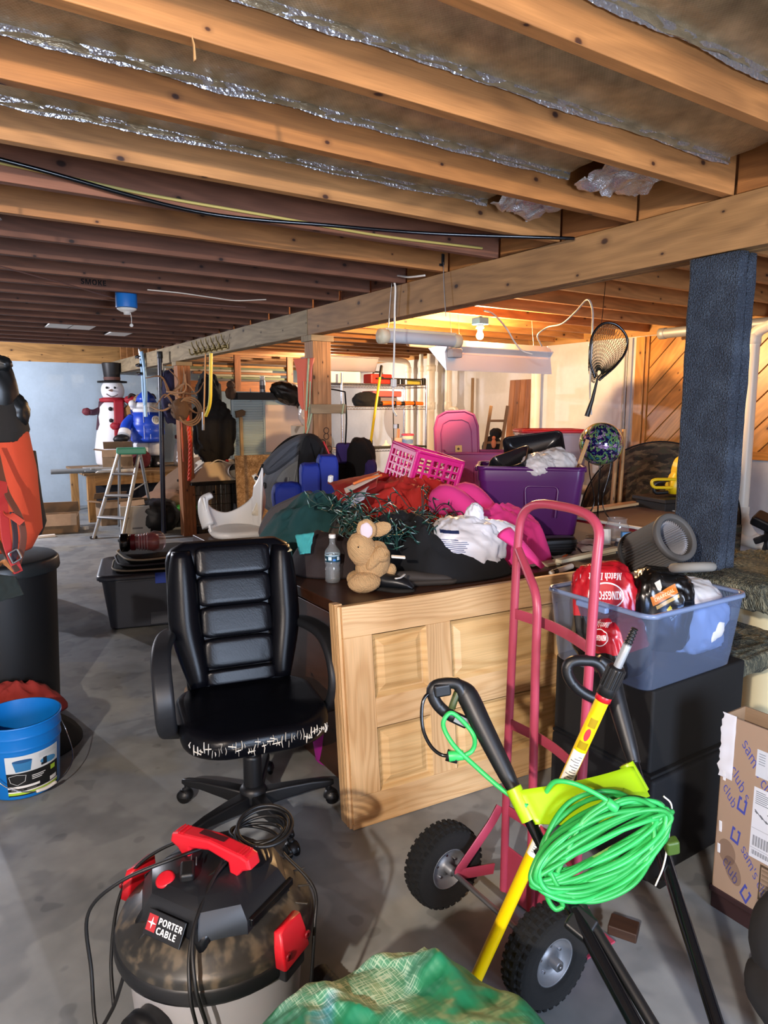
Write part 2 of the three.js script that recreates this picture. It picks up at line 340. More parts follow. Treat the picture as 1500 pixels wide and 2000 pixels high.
M.red = plastic(0xc01826, 0.4);
M.white = plastic(0xe4e2dc, 0.5);
M.pvc = plastic(0xe6ddcc, 0.4);
M.card = mat(0xa08468, 0.85, { map: rep(tex(256, 256, (u, v) => { const k = 226 + pn(u, v, 5, 5, 2, 4) * 26 + n3(u * 8, v * 90, 3) * 8; return [k, k, k - 3]; }), 2, 2) });
M.cardDark = mat(0x8a6a4a, 0.88);
M.black = mat(0x050506, 0.8);
M.blackCloth = cloth(0x0c0c0f, 0.92);
M.clear = mat(0xffffff, 0.08, { transmission: 0.92, thickness: 0, transparent: true, opacity: 1, side: THREE.DoubleSide });
M.paper = mat(0xe6e4de, 0.85);

// ---------------------------------------------------------------- the room
const XR = 5.87, XL = -3.3, ZB = -11.7, ZF = 3.2, JB = 2.244, JH = 0.235, SUB = JB + JH;
{
  const f = struct('floor'); part('slab', uvm(at(bx(XR - XL + 0.6, 0.12, ZF - ZB + 0.6, 0), (XR + XL) / 2, -0.06, (ZF + ZB) / 2), 'x'), M.concrete, f);
  for (const [name, w, h, d, x, z, m] of [['wall_back', XR - XL + 0.6, 2.21, 0.24, (XR + XL) / 2, ZB - 0.12, M.wallBlue], ['wall_left', 0.24, 2.21, ZF - ZB, XL - 0.12, (ZF + ZB) / 2, M.wallGrey]]) {
    const s = struct(name); part('wall_face', uvm(at(bx(w, h, d, 0), x, h / 2, z), 'x'), m, s);
    part('sill_plate', board(w, 0.085, d, w > d ? 'x' : 'z', 0), M.ledger, s, [x, 2.2525, z]);
    part('rim_board', board(w, JH - 0.04, d, w > d ? 'x' : 'z', 0), M.ledger, s, [x, 2.295 + (JH - 0.04) / 2, z]);
  }
  {
    // near wall with a glazed walk-out door
    const s = struct('wall_near'), x0 = XL - 0.3, x1 = XR + 0.3, a = GLASS.x - GLASS.w / 2, b = GLASS.x + GLASS.w / 2, lo = GLASS.y - GLASS.h / 2, hi = GLASS.y + GLASS.h / 2;
    for (const [p, q, y0, y1] of [[x0, a, 0, 2.21], [b, x1, 0, 2.21], [a, b, 0, lo], [a, b, hi, 2.21]]) part('wall_face', uvm(at(bx(q - p, y1 - y0, 0.24, 0), (p + q) / 2, (y0 + y1) / 2, ZF + 0.12), 'x'), M.wallGrey, s);
    part('sill_plate', board(x1 - x0, 0.085, 0.24, 'x', 0), M.ledger, s, [(x0 + x1) / 2, 2.2525, ZF + 0.12]);
    part('rim_board', board(x1 - x0, JH - 0.04, 0.24, 'x', 0), M.ledger, s, [(x0 + x1) / 2, 2.295 + (JH - 0.04) / 2, ZF + 0.12]);
    const w = struct('window_1');
    for (const x of [a + 0.03, GLASS.x, b - 0.03]) part('window_frame', bx(0.06, GLASS.h, 0.06, 0.006), M.white, w, [x, GLASS.y, ZF + 0.1]);
    for (const y of [lo + 0.03, hi - 0.03]) part('window_frame', bx(GLASS.w - 0.12, 0.06, 0.06, 0.006), M.white, w, [GLASS.x, y, ZF + 0.1]);
    for (const x of [-1, 1]) part('pane', bx(GLASS.w / 2 - 0.08, GLASS.h - 0.12, 0.006, 0), M.clear, w, [GLASS.x + x * (GLASS.w / 4), GLASS.y, ZF + 0.1]);
  }
  const s = struct('wall_right');
  part('wall_face', uvm(at(bx(0.24, 2.21, 7.25, 0), XR + 0.12, 1.105, -8.1), 'z'), M.wallWhite, s);
  part('wall_face', uvm(at(bx(0.24, 2.21, 7.7, 0), XR + 0.12, 1.105, -0.625), 'z'), M.wallGrey, s);
  part('sill_plate', board(0.24, 0.085, ZF - ZB, 'z', 0), M.ledger, s, [XR + 0.12, 2.2525, (ZF + ZB) / 2]);
  part('rim_board', board(0.24, JH - 0.04, ZF - ZB, 'z', 0), M.ledger, s, [XR + 0.12, 2.295 + (JH - 0.04) / 2, (ZF + ZB) / 2]);
  // drywall joints and corner trims
  for (const z of [-9.3, -6.9]) part('joint_strip', bx(0.004, 2.2, 0.05, 0.001), M.wallWhite, s, [XR - 0.001, 1.1, z]);
  part('corner_trim', bx(0.02, 1.62, 0.03, 0.003), M.steel, s, [XR - 0.01, 1.39, -4.62]);
  part('corner_trim', bx(0.03, 1.62, 0.035, 0.003), M.wallGrey, s, [XR - 0.015, 1.39, -4.56]);
  // diagonal pine planks
  const z0 = -4.5, z1 = -1.6, y0 = 1.14, y1 = 2.2, w = 0.165;
  const clip = (poly, ax, lim, sign) => { const o = []; poly.forEach((p, i) => { const q = poly[(i + 1) % poly.length], a = sign * (p[ax] - lim), b = sign * (q[ax] - lim); if (a >= 0) o.push(p); if (a * b < 0) { const t = a / (a - b); o.push([p[0] + (q[0] - p[0]) * t, p[1] + (q[1] - p[1]) * t]); } }); return o; };
  const dz = w * Math.SQRT2; let k = 0;
  for (let b = z0 - (y1 - y0); b < z1; b += dz, k++) {
    const g = 0.006; let p = [[b + g, y0], [b + dz - g, y0], [b + dz - g + (y1 - y0), y1], [b + g + (y1 - y0), y1]];
    for (const [ax, l, sg] of [[0, z0 + 0.16, 1], [0, z1, -1], [1, y0, 1], [1, y1, -1]]) if (p.length) p = clip(p, ax, l, sg);
    if (p.length < 3) continue;
    let area = 0; p.forEach((q, i) => { const n = p[(i + 1) % p.length]; area += q[0] * n[1] - n[0] * q[1]; }); if (Math.abs(area) < 0.002) continue;
    const geo = extr(p, 0.016, 0.003), uv = geo.attributes.uv, q = geo.attributes.position, o = rr(0, 5);
    for (let i = 0; i < uv.count; i++) { const zz = q.getX(i), y = q.getY(i); uv.setXY(i, (zz + y) * 0.707 + o, (zz - y) * 0.707 + k * 0.37); }
    part('plank', geo, M.plankPine[k % 3], s, [XR - 0.012, 0, 0], [0, -Math.PI / 2, 0]);
  }
  part('backing', bx(0.006, y1 - y0, z1 - z0, 0), M.cardDark, s, [XR - 0.003, (y0 + y1) / 2, (z0 + z1) / 2]);
  part('side_trim', board(0.024, y1 - y0, 0.1, 'y'), M.plankPine[2], s, [XR - 0.015, (y0 + y1) / 2, z0 + 0.05]);
  part('side_trim', board(0.034, y1 - y0, 0.03, 'y'), M.plankPine[1], s, [XR - 0.018, (y0 + y1) / 2, z0 + 0.14]);
  part('base_trim', board(0.03, 0.07, z1 - z0, 'z'), M.plankPine[1], s, [XR - 0.018, y0 - 0.03, (z0 + z1) / 2]);
}
// ceiling: subfloor, joists, blocking, foil-faced insulation
const ceiling = struct('ceiling');
const jz = (k) => -1.49 - 0.4064 * k;
{
  part('subfloor', uvm(at(bx(XR - XL + 0.6, 0.1, ZF - ZB + 0.6, 0), (XR + XL) / 2, SUB + 0.06, (ZF + ZB) / 2), 'x'), M.subfloor, ceiling);
  for (let k = -11; k <= 18; k++) {
    const m = k === 3 ? M.joistOld : k < 5 ? M.joist[(k + 20) % 5] : M.joistDark[k % 4];
    part('joist', board(2.425 - XL, JH, 0.038, 'x'), m, ceiling, [(2.425 + XL) / 2, JB + JH / 2, jz(k) - 0.019]);
  }
  for (let k = -8; k <= 24; k++) part('joist', board(XR + 0.1 - 2.475, JH, 0.038, 'x'), M.joist[(k + 21) % 5], ceiling, [(XR + 0.1 + 2.475) / 2, JB + JH / 2, jz(k) - 0.06]);
  for (let k = -3; k <= 17; k++) part('blocking', board(0.036, JH - 0.03, 0.362, 'z'), k > 4 ? M.joistDark[(k + 3) % 4] : M.joist[(k + 7) % 5], ceiling, [2.449, JB + JH / 2 - 0.01, jz(k) - 0.038 - 0.184]);
  part('header_joist', board(2.425 - XL, JH, 0.038, 'x'), M.joistDark[1], ceiling, [(2.425 + XL) / 2, JB + JH / 2, jz(18) - 0.058]);
  // foil in the bays near the camera: a crinkled sheet with a flange turned down on the joist
  for (let k = -5; k <= 1; k++) {
    const za = jz(k) - 0.038, zb = jz(k + 1), x0 = XL, x1 = [2.30, 2.30, 2.36, 2.38, 2.36, 2.02, 1.98][k + 5];
    const nu = 300, nv = 16, s = k * 7.3;
    part('insulation_foil', sheet((u, v) => {
      const x = mix(x0, x1, u), t = v * 1.15;
      const e = t > 1 ? 1 : t, wob = fbm(x * 1.6 + s, e * 2.5, s, 3) * 0.03 + ridge(x * 7 + s, e * 3, s, 2) * 0.004;
      if (t <= 1) return [x, JB + 0.14 - 0.028 * sm(0.25, 1, e) + 0.05 * (1 - sm(0, 0.15, e)) + wob * Math.sin(Math.PI * Math.min(e, 0.98)), mix(za, zb + 0.012, e)];
      return [x, JB + 0.112 - (t - 1) * 0.14 * (1 + 0.5 * n3(x * 6, s, 1)), zb + 0.006 + 0.009 * n3(x * 14 + s, t * 9, 2) + 0.008];
    }, nu, nv, 0.002, [5.6, 0.42]), M.foil, ceiling);
    part('foil_flange', sheet((u, v) => { const x = mix(x0, x1, u); return [x, JB + 0.128 - v * 0.042 * (1 + 0.3 * n3(x * 5, s, 1)) + 0.003 * n3(x * 50, v * 4, s), zb + 0.016 - v * 0.008 + 0.005 * ridge(x * 30 + s, v * 3, s, 3)]; }, 420, 5, 0.0015, [5.6, 0.05]), M.foilEdge, ceiling);
  }
  const scrap = (a, b, c, d, s, n = 'foil_scrap') => part(n, sheet((u, v) => { const p = V(...a).lerp(V(...b), u), q = V(...d).lerp(V(...c), u); p.lerp(q, v); return [p.x + 0.03 * n3(u * 5 + s, v * 5, 1), p.y + 0.05 * ridge(u * 3 + s, v * 3, 2, 3), p.z + 0.03 * n3(u * 5, v * 5 + s, 4)]; }, 24, 16, 0.002), M.foilEdge, ceiling);
  scrap([1.98, 2.33, -1.56], [2.36, 2.36, -1.56], [2.34, 2.29, -1.84], [2.02, 2.27, -1.86], 1);
  scrap([1.96, 2.35, -1.97], [2.24, 2.33, -1.97], [2.2, 2.27, -2.27], [1.98, 2.31, -2.27], 4);
  scrap([-0.6, 2.38, -3.18], [0.28, 2.38, -3.18], [0.3, 2.26, -3.48], [-0.6, 2.24, -3.48], 9);
  part('wood_splinter', sweep([V(...[0.497, 2.258, -1.494]), V(...[0.502, 2.231, -1.49]), V(...[0.501, 2.2, -1.484])], (k) => 0.005 * (0.4 + k), { n: 5, sy: 0.4 }), M.stake, ceiling);
}
{
  // girder of three plies, jointed over the middle post
  const g = struct('support_girder');
  for (let i = 0; i < 3; i++) {
    const x = 2.4 + 0.019 + 0.038 * i, dy = [0, 0.006, 0.002][i];
    part('plank', board(0.0375, 0.186, 7.25, 'z'), M.girder, g, [x, 2.146 + dy, -1.155]);
    part('plank', board(0.0375, 0.186, 6.9, 'z'), M.girderGrey, g, [x, 2.146 + dy, -8.24]);
  }
  const post = (name, z0, m, h = 2.05) => {
    const p = struct(name);
    for (let i = 0; i < 4; i++) part('plank', board(0.0375, h - 0.045, 0.14, 'y'), m, p, [2.419 + 0.038 * i, (h - 0.045) / 2, z0 - 0.07]);
    part('cap_block', board(0.19, 0.045, 0.17, 'x'), M.girderGrey, p, [2.48, h - 0.0225, z0 - 0.08]);
    return p;
  };
  const mp = post('support_post', -4.7, M.post);
  for (const [x, y] of [[2.505, 1.44], [2.475, 1.35], [2.53, 1.30]]) for (const s of [-0.022, 0.022]) part('stamp_mark', new THREE.TorusGeometry(0.022, 0.003, 5, 20), mat(0x2a1a16, 0.8), mp, [x, y - 0.12 + s, -4.6995]); post('support_post', -8.13, M.postDark);
  // near post wrapped in blue-grey carpet: two pieces meeting in a dark open seam
  const p = struct('carpeted_support_post');
  part('post_core', board(0.08, 2.05, 0.16, 'y'), M.black, p, [2.445, 1.025, -1.525]);
  const wrap = (w, d, x, z, s) => part('carpet_wrap', loft(Array.from({ length: 60 }, (_, i) => rrect(w, d, 0.016, i / 59 * 2.045, 6, x, z).map(([a, y, b]) => [a + 0.005 * n3(a * 30, y * 9, b * 30 + s) + 0.002 * n3(a * 90, y * 60, b * 90 + s), y, b + 0.005 * n3(b * 30, y * 9 + s, a * 30)]))), M.carpetBlue, p);
  wrap(0.05, 0.205, 2.412, -1.525, 2); wrap(0.05, 0.196, 2.474, -1.525, 7);
}
// baseboard-like ledger above the blue wall is part of the wall; lamp sockets and bulbs
function bulbLamp(key, label, glow) {
  const [x, y, z, , c] = LAMPS[key], top = JB - y;
  const t = thing('ceiling_bulb', label, 'light bulb', [x, y, z]);
  part('socket', at(lathe([[0, 0.085], [0.022, 0.085], [0.03, 0.075], [0.034, 0.055], [0.02, 0.05], [0.019, 0.03], [0, 0.03]], 20), 0, 0, 0), M.white, t);
  const b = part('bulb', lathe([[0.0, -0.035], [0.012, -0.0335], [0.022, -0.028], [0.029, -0.016], [0.031, 0], [0.027, 0.016], [0.018, 0.03], [0.014, 0.045], [0, 0.045]], 24), mat(0x111111, 0.3, { emissive: C(c), emissiveIntensity: glow }), t);
  b.castShadow = false;
  part('junction_box', bx(0.1, 0.055, 0.1, 0.006), plastic(0x2d5f8c, 0.5), t, [0, 0.112, 0]);
  if (top > 0.14) part('hanger_bracket', bx(0.025, top - 0.13, 0.03, 0.003), M.darkWood, t, [0, 0.14 + (top - 0.14) / 2, 0]);
  return t;
}
bulbLamp('key', 'bare bulb in a blue box under the nearest left joists', 8);
bulbLamp('stair', 'bare bulb lighting the blue wall at the far end', 8);
bulbLamp('back', 'bare bulb over the white pipes behind the middle post', 8);
bulbLamp('warm', 'glowing warm bulb under a blue box beyond the girder', 14);

// ---------------------------------------------------------------- foreground things
// office chair
{
  const t = thing('office_chair', 'worn black leather office chair with torn seat edge on a five-star base', 'chair', [0.885, 0, -2.27], R(-11));
  const hubM = M.blackPlastic;
  part('gas_column', lathe([[0, 0.09], [0.032, 0.09], [0.034, 0.1], [0.034, 0.235], [0.028, 0.245], [0.019, 0.25], [0.019, 0.345], [0, 0.345]], 24), hubM, t);
  part('hub', lathe([[0, 0.06], [0.04, 0.06], [0.05, 0.075], [0.05, 0.11], [0.036, 0.13], [0, 0.13]], 24), hubM, t);
  part('tilt_mechanism', bx(0.2, 0.05, 0.24, 0.015, 2), hubM, t, [0, 0.345, 0]);
  for (let i = 0; i < 5; i++) {
    const a = R(14 + 72 * i), L = 0.285, arm = part('base_leg', loft([[0.03, 0.052, 0.062, 0.062], [0.12, 0.044, 0.05, 0.072], [0.22, 0.034, 0.036, 0.078], [L, 0.026, 0.03, 0.074], [L + 0.02, 0.016, 0.02, 0.074]].map(([d, w, h, y]) => rrect(w, h, 0.008, 0, 3).map(([p, , q]) => [p, y + q + 0.01, d]))), hubM, t, null, [0, a, 0]);
    const fork = part('caster', sweep(curve([[0, 0.075, L], [0.0, 0.062, L], [0.004, 0.05, L + 0.012]], 6), 0.012, { n: 8 }), hubM, arm);
    fork.rotation.y = 0;
    for (const s of [-1, 1]) part('caster_wheel', at(lathe([[0, -0.009], [0.02, -0.009], [0.0255, -0.005], [0.026, 0], [0.0255, 0.005], [0.02, 0.009], [0, 0.009]], 20), 0, 0, 0, 0, 0, Math.PI / 2), M.blackShiny, arm, [s * 0.014, 0.027, L + 0.012], [0, 0.5 * n3(i * 3.3, 1, 1), 0]);
    part('caster_hood', at(new THREE.SphereGeometry(0.03, 14, 8, 0, Math.PI * 2, 0, Math.PI / 2), 0, 0.028, 0), hubM, arm, [0, 0, L + 0.01]);
  }
  // seat: waterfall cushion
  const seat = part('seat', loft(Array.from({ length: 13 }, (_, i) => {
    const k = i / 12, th = -Math.PI / 2 + Math.PI * k, s = 0.86 + 0.14 * Math.pow(Math.max(0, Math.cos(th)), 0.5), y = 0.405 + 0.047 * Math.sin(th);
    return rrect(0.52 * s, 0.5 * s, 0.16 * s, y, 8).map(([x, yy, z]) => { const d = Math.hypot(x, z); return [x, yy + (k > 0.55 ? 0.016 - d * d * 0.25 + 0.006 * ridge(x * 8, 1, z * 8, 2) - 0.02 * sm(0.14, 0.26, z) : 0), z]; });
  })), M.leather, t);
  part('seat_shell', loft([rrect(0.44, 0.42, 0.12, 0.352, 6), rrect(0.5, 0.48, 0.14, 0.37, 6), rrect(0.5, 0.48, 0.14, 0.385, 6)]), hubM, t);
  // cracks that bare the white backing along the front edge
  const foam = mat(0xd8d2c6, 0.9), strips = [];
  for (let i = 0; i < 46; i++) {
    const a = (i / 45 - 0.5) * 2, x = a * 0.235, ax = Math.abs(x), zz = 0.0008 + (ax <= 0.1 ? 0.25 : 0.09 + Math.sqrt(0.0256 - (ax - 0.1) ** 2)), ya = ax <= 0.1 ? 0 : Math.sign(x) * Math.asin((ax - 0.1) / 0.16);
    const h = rr(0.012, 0.04), w = rr(0.0022, 0.006), y = 0.404 + rr(-0.016, 0.012);
    if (n3(i * 0.7, 4, 2) < -0.28) continue;
    strips.push(at(sweep([V(0, -h / 2, 0), V(rr(-0.004, 0.004), 0, 0.0015), V(rr(-0.004, 0.004), h / 2, -0.001)], (k) => w * (0.35 + 0.65 * Math.sin(Math.PI * (0.1 + 0.8 * k))), { n: 5, sy: 0.3 }), x, y, zz, 0, ya, 0));
    if (rnd() < 0.5) strips.push(at(bx(rr(0.012, 0.03), 0.003, 0.002, 0), x, y + rr(-0.008, 0.008), zz + 0.001, 0, ya, rr(-0.4, 0.4)));
  }
  part('torn_edge', join(strips), foam, seat, null, null, 'white backing showing through cracked leather');
  // backrest: shell, side bolsters, centre pads
  const B = (x, v, o) => [x, 0.44 + 0.545 * v - 0.02 * o, -0.2 - 0.125 * v - 0.035 * Math.sin(v * 3) + o];
  const back = part('backrest', loft(Array.from({ length: 25 }, (_, i) => {
    const v = i / 24, w = 0.40 + 0.1 * sm(0, 0.5, v), top = v > 0.86 ? Math.sqrt(Math.max(0.02, 1 - ((v - 0.86) / 0.142) ** 2)) : 1, q = w - 0.16 + 0.16 * top;
    return rrect(q, 0.09 * (0.4 + 0.6 * top), 0.035 * (0.4 + 0.6 * top), 0, 5).map(([x, , z]) => B(x, v, z - 0.02));
  })), M.leather, t);
  for (const s of [-1, 1]) part('side_bolster', sweep(Array.from({ length: 24 }, (_, i) => { const v = 0.03 + 0.93 * i / 23; return V(...B(s * (0.158 + 0.036 * sm(0, 0.5, v)), v, 0.028)); }), (k) => 0.061 * Math.pow(Math.max(0.03, Math.sin(Math.PI * clamp(0.06 + 0.88 * k, 0, 1))), 0.35), { n: 18, sx: 1.12, sy: 1 }), M.leather, back);
  const cuts = [0.03, 0.135, 0.34, 0.555, 0.77, 0.975];
  for (let i = 0; i < 5; i++) {
    const a = cuts[i], b = cuts[i + 1], c = B(0, (a + b) / 2, 0.03), h = (b - a) * 0.545;
    part('back_pad', blob(0.132 + 0.014 * a, h / 2 * 1.02, 0.036, { det: 28, amp: 0.015, rid: 0.02, rf: 5, s: i * 4, sq: 0.3 }), M.leather, back, c, [R(-15), 0, 0]);
  }
  const bald = part('worn_patch', blob(0.034, 0.004, 0.016, { amp: 0.05 }), mat(0xb9ad84, 0.9), back, B(0.2, 0.925, 0.055), [R(20), 0, 0], 'bare tan patch where the leather wore off');
  void bald;
  for (const s of [-1, 1]) {
    const p = roundPath([[s * 0.24, 0.645, -0.3], [s * 0.275, 0.66, -0.2], [s * 0.305, 0.655, -0.02], [s * 0.305, 0.55, 0.1], [s * 0.3, 0.42, 0.075], [s * 0.27, 0.37, -0.02], [s * 0.2, 0.355, -0.03]], 0.09, 8);
    part('armrest', sweep(p, 1, { profile: rrect(0.068, 0.036, 0.014, 0, 3).map(([x, , z]) => [x, z]), up: null }), plastic(0x1b1d21, 0.5), t);
  }
}
// shop vacuum
{
  const t = thing('shop_vacuum', 'grey and black shop vacuum with red handle and dusty lid', 'vacuum', [0.45, 0, -1.4], R(-60)); t.scale.set(1, 0.95, 1);
  const grey = plastic(0x9a9a9e, 0.5), dusty = mat(0xffffff, 0.42, { map: rep(tex(512, 128, (u, v) => { const d = sm(-0.1, 0.3, pn(u, v, 30, 4, 3, 4)); return [mix(36, 84, d), mix(35, 74, d), mix(33, 60, d)]; }), 1, 1) });
  part('tank', lathe([[0, 0.03], [0.165, 0.03], [0.172, 0.04], [0.185, 0.2], [0.198, 0.37], [0.2, 0.375], [0.19, 0.375], [0.18, 0.33], [0, 0.33]], 48), grey, t);
  const lid = part('lid', lathe([[0.2, 0.355], [0.213, 0.357], [0.216, 0.37], [0.215, 0.4], [0.209, 0.412], [0.2, 0.418], [0.185, 0.435], [0.165, 0.45], [0.14, 0.458], [0.08, 0.462], [0, 0.462]], 56), dusty, t);
  part('lid_band', lathe([[0.205, 0.352], [0.2185, 0.354], [0.221, 0.362], [0.22, 0.385], [0.214, 0.39]], 56), M.blackPlastic, lid);
  for (let i = 0; i < 9; i++) { const a = R(-70 + i * 17 + 180); part('lid_rib', at(bx(0.004, 0.004, 0.05, 0.001), Math.sin(a) * 0.187, 0.434, Math.cos(a) * 0.187, 0, a, 0), dusty, lid); }
  const head = part('motor_head', crease(loft([[0.445, 0.3, 0.29, 0.07], [0.475, 0.29, 0.28, 0.07], [0.505, 0.25, 0.25, 0.06], [0.522, 0.19, 0.21, 0.05], [0.528, 0.13, 0.16, 0.04]].map(([y, w, d, r]) => rrect(w, d, r, y, 1))), 28), plastic(0x17191d, 0.36), t);
  part('front_visor', loft([[0.44, 0.2, 0.06], [0.47, 0.18, 0.06], [0.5, 0.13, 0.05], [0.512, 0.1, 0.04]].map(([y, w, d], i) => rrect(w, d, 0.018, y, 4, 0, 0.125 - i * 0.022))), plastic(0x101216, 0.3), head);
  for (const s of [-1, 1]) part('side_vent', at(bx(0.012, 0.02, 0.15, 0.004), s * 0.148, 0.468, -0.01), M.blackShiny, head);
  const logo = canvasTex(512, 256, (g, w, h) => {
    g.fillStyle = '#101216'; g.fillRect(0, 0, w, h); g.fillStyle = '#a3262c'; g.fillRect(20, 46, 128, 164);
    g.fillStyle = '#f2f0ee'; g.beginPath(); const q = [84, 128]; for (let i = 0; i < 8; i++) { const a = i * Math.PI / 4, r = i % 2 ? 14 : 62; g.lineTo(q[0] + Math.cos(a) * r, q[1] + Math.sin(a) * r); } g.fill();
    g.font = 'bold 92px sans-serif'; g.textBaseline = 'middle'; g.fillText('PORTER', 162, 84, 330); g.fillText('CABLE', 162, 176, 280);
  });
  part('logo_badge', at(uvBadge(0.1, 0.05), 0, 0, 0), mat(0xffffff, 0.4, { map: logo }), head, [0.0, 0.468, 0.1565], [R(-30), 0, 0], 'black badge with red emblem and white lettering');
  // handle
  const hp = [[-0.108, 0.572], [-0.09, 0.578], [0, 0.588], [0.09, 0.578], [0.108, 0.572], [0.114, 0.55], [0.106, 0.546], [0.092, 0.54], [0.078, 0.522], [0.058, 0.524], [0.054, 0.55], [0, 0.562], [-0.054, 0.55], [-0.058, 0.524], [-0.078, 0.522], [-0.092, 0.54], [-0.106, 0.546], [-0.114, 0.55]];
  const hd = part('carry_handle', extr(hp, 0.04, 0.006, 2), M.red, t, [0, 0, 0]);
  part('handle_print', bx(0.07, 0.001, 0.016, 0), plastic(0x3a0a10, 0.5), hd, [0, 0.589, 0]);
  for (const s of [-1, 1]) for (let i = 0; i < 3; i++) part('grip_rib', bx(0.003, 0.002, 0.03, 0), M.red, hd, [s * (0.08 + i * 0.008), 0.58 - i * 0.0005, 0]);
  part('power_knob', lathe([[0, 0.03], [0.016, 0.03], [0.021, 0.026], [0.022, 0], [0, 0]], 24), M.red, t, [-0.055, 0.5, 0.085], [R(25), 0, 0]);
  part('knob_base', lathe([[0, 0.012], [0.024, 0.012], [0.027, 0], [0, 0]], 24), M.blackShiny, t, [-0.055, 0.492, 0.08], [R(25), 0, 0]);
  for (const s of [-1, 1]) {
    const l = part('lid_latch', loft([[0, 0.09, 0.028], [0.04, 0.085, 0.026], [0.075, 0.075, 0.02]].map(([y, w, d], i) => rrect(w, d, 0.006, y, 3, 0, -i * 0.006))), M.red, t, [s * 0.222, 0.385, 0.02], [0, s * Math.PI / 2, 0]);
    part('latch_base', bx(0.07, 0.05, 0.024, 0.006), M.blackPlastic, l, [0, -0.015, -0.004]);
    for (const q of [-1, 1]) part('latch_hole', at(lathe([[0.004, 0], [0.009, 0], [0.009, 0.004], [0.004, 0.004]], 12), 0, 0, 0, Math.PI / 2, 0, 0), plastic(0x7a0d18, 0.4), l, [q * 0.034, 0.03, 0.013]);
  }
  // cord looped over the head
  const cm = mat(0x0c0c0d, 0.5), cr = 0.0042;
  const cord = part('power_cord', tube([[-0.03, 0.53, -0.05], [-0.07, 0.54, 0.05], [-0.16, 0.5, 0.13], [-0.225, 0.42, 0.16], [-0.215, 0.28, 0.17], [-0.17, 0.18, 0.2], [-0.12, 0.25, 0.2], [-0.05, 0.44, 0.17], [0.02, 0.52, 0.06], [0.04, 0.54, -0.02]], cr, 6, 90), cm, t);
  part('cord_loop', tube([[0.04, 0.545, -0.02], [0.045, 0.53, 0.06], [0.075, 0.47, 0.16], [0.11, 0.4, 0.205], [0.125, 0.28, 0.2], [0.1, 0.12, 0.21], [0.14, 0.1, 0.2], [0.14, 0.3, 0.19], [0.12, 0.42, 0.2], [0.075, 0.49, 0.15], [0.03, 0.55, 0.0]], cr, 6, 90), cm, cord);
  part('cord_loop', tube([[0.02, 0.54, -0.05], [-0.08, 0.545, -0.02], [-0.19, 0.48, 0.03], [-0.235, 0.4, 0.06], [-0.235, 0.25, 0.1], [-0.2, 0.16, 0.13]], cr, 6, 60), cm, cord);
  for (let i = 0; i < 5; i++) part('cord_coil', sweep(curve(Array.from({ length: 10 }, (_, j) => { const a = j / 10 * 2 * Math.PI; return [0.03 + 0.008 * i + (0.062 + 0.006 * n3(i, j, 1)) * Math.cos(a), 0.535 + 0.009 * i + 0.012 * Math.sin(a + i), -0.105 + (0.045 + 0.005 * i) * Math.sin(a)]; }), 60, true), cr, { n: 6, closed: true }), cm, cord);
  part('cord_tail', tube([[0.1, 0.5, -0.12], [0.2, 0.45, -0.1], [0.225, 0.4, -0.06], [0.228, 0.2, -0.02], [0.21, 0.05, 0.02]], cr, 6, 40), cm, cord);
  part('plug', at(bx(0.03, 0.022, 0.045, 0.007, 2), -0.01, 0.545, 0.075, 0.2, 0.7, 0), cm, cord);
  for (const s of [-1, 1]) part('plug_blade', at(bx(0.002, 0.007, 0.018, 0), -0.012 + s * 0.007, 0.556, 0.052, 0.2, 0.7, 0), M.steel, cord);
  // intake port and hose
  part('hose_port', at(lathe([[0.028, 0], [0.042, 0], [0.042, 0.03], [0.05, 0.03], [0.05, 0.055], [0.034, 0.055], [0.034, 0.08]], 28), 0, 0.27, 0.185, Math.PI / 2, 0, 0), M.blackPlastic, t);
  const corr = (pts, r, k) => { const c = new THREE.CatmullRomCurve3(pts.map(arr)); const P = c.getSpacedPoints(k); return sweep(P, (q) => r * (Math.round(q * k) % 2 ? 1 : 0.86), { n: 16 }); };
  part('hose', corr([[0, 0.27, 0.24], [0.0, 0.25, 0.36], [-0.06, 0.14, 0.5], [-0.2, 0.045, 0.58], [-0.42, 0.04, 0.5]], 0.031, 130), M.blackPlastic, t);
  part('hose_end', corr([[0.24, 0.03, 0.15], [0.31, 0.035, -0.02], [0.26, 0.04, -0.18], [0.1, 0.05, -0.26]], 0.03, 90), M.blackPlastic, t);
  for (let i = 0; i < 4; i++) { const a = R(45 + 90 * i); part('caster', at(new THREE.SphereGeometry(0.02, 12, 8), Math.sin(a) * 0.14, 0.02, Math.cos(a) * 0.14), M.blackPlastic, t); }
}
function uvBadge(w, h, d = 0.003) {               // thin rounded plate with the print on its front
  const g = extr([[-w / 2, -h / 2], [w / 2, -h / 2], [w / 2, h / 2], [-w / 2, h / 2]], d, Math.min(0.0008, d * 0.4)), p = g.attributes.position, uv = g.attributes.uv;
  for (let i = 0; i < p.count; i++) uv.setXY(i, p.getX(i) / w + 0.5, p.getY(i) / h + 0.5);
  return g;
}
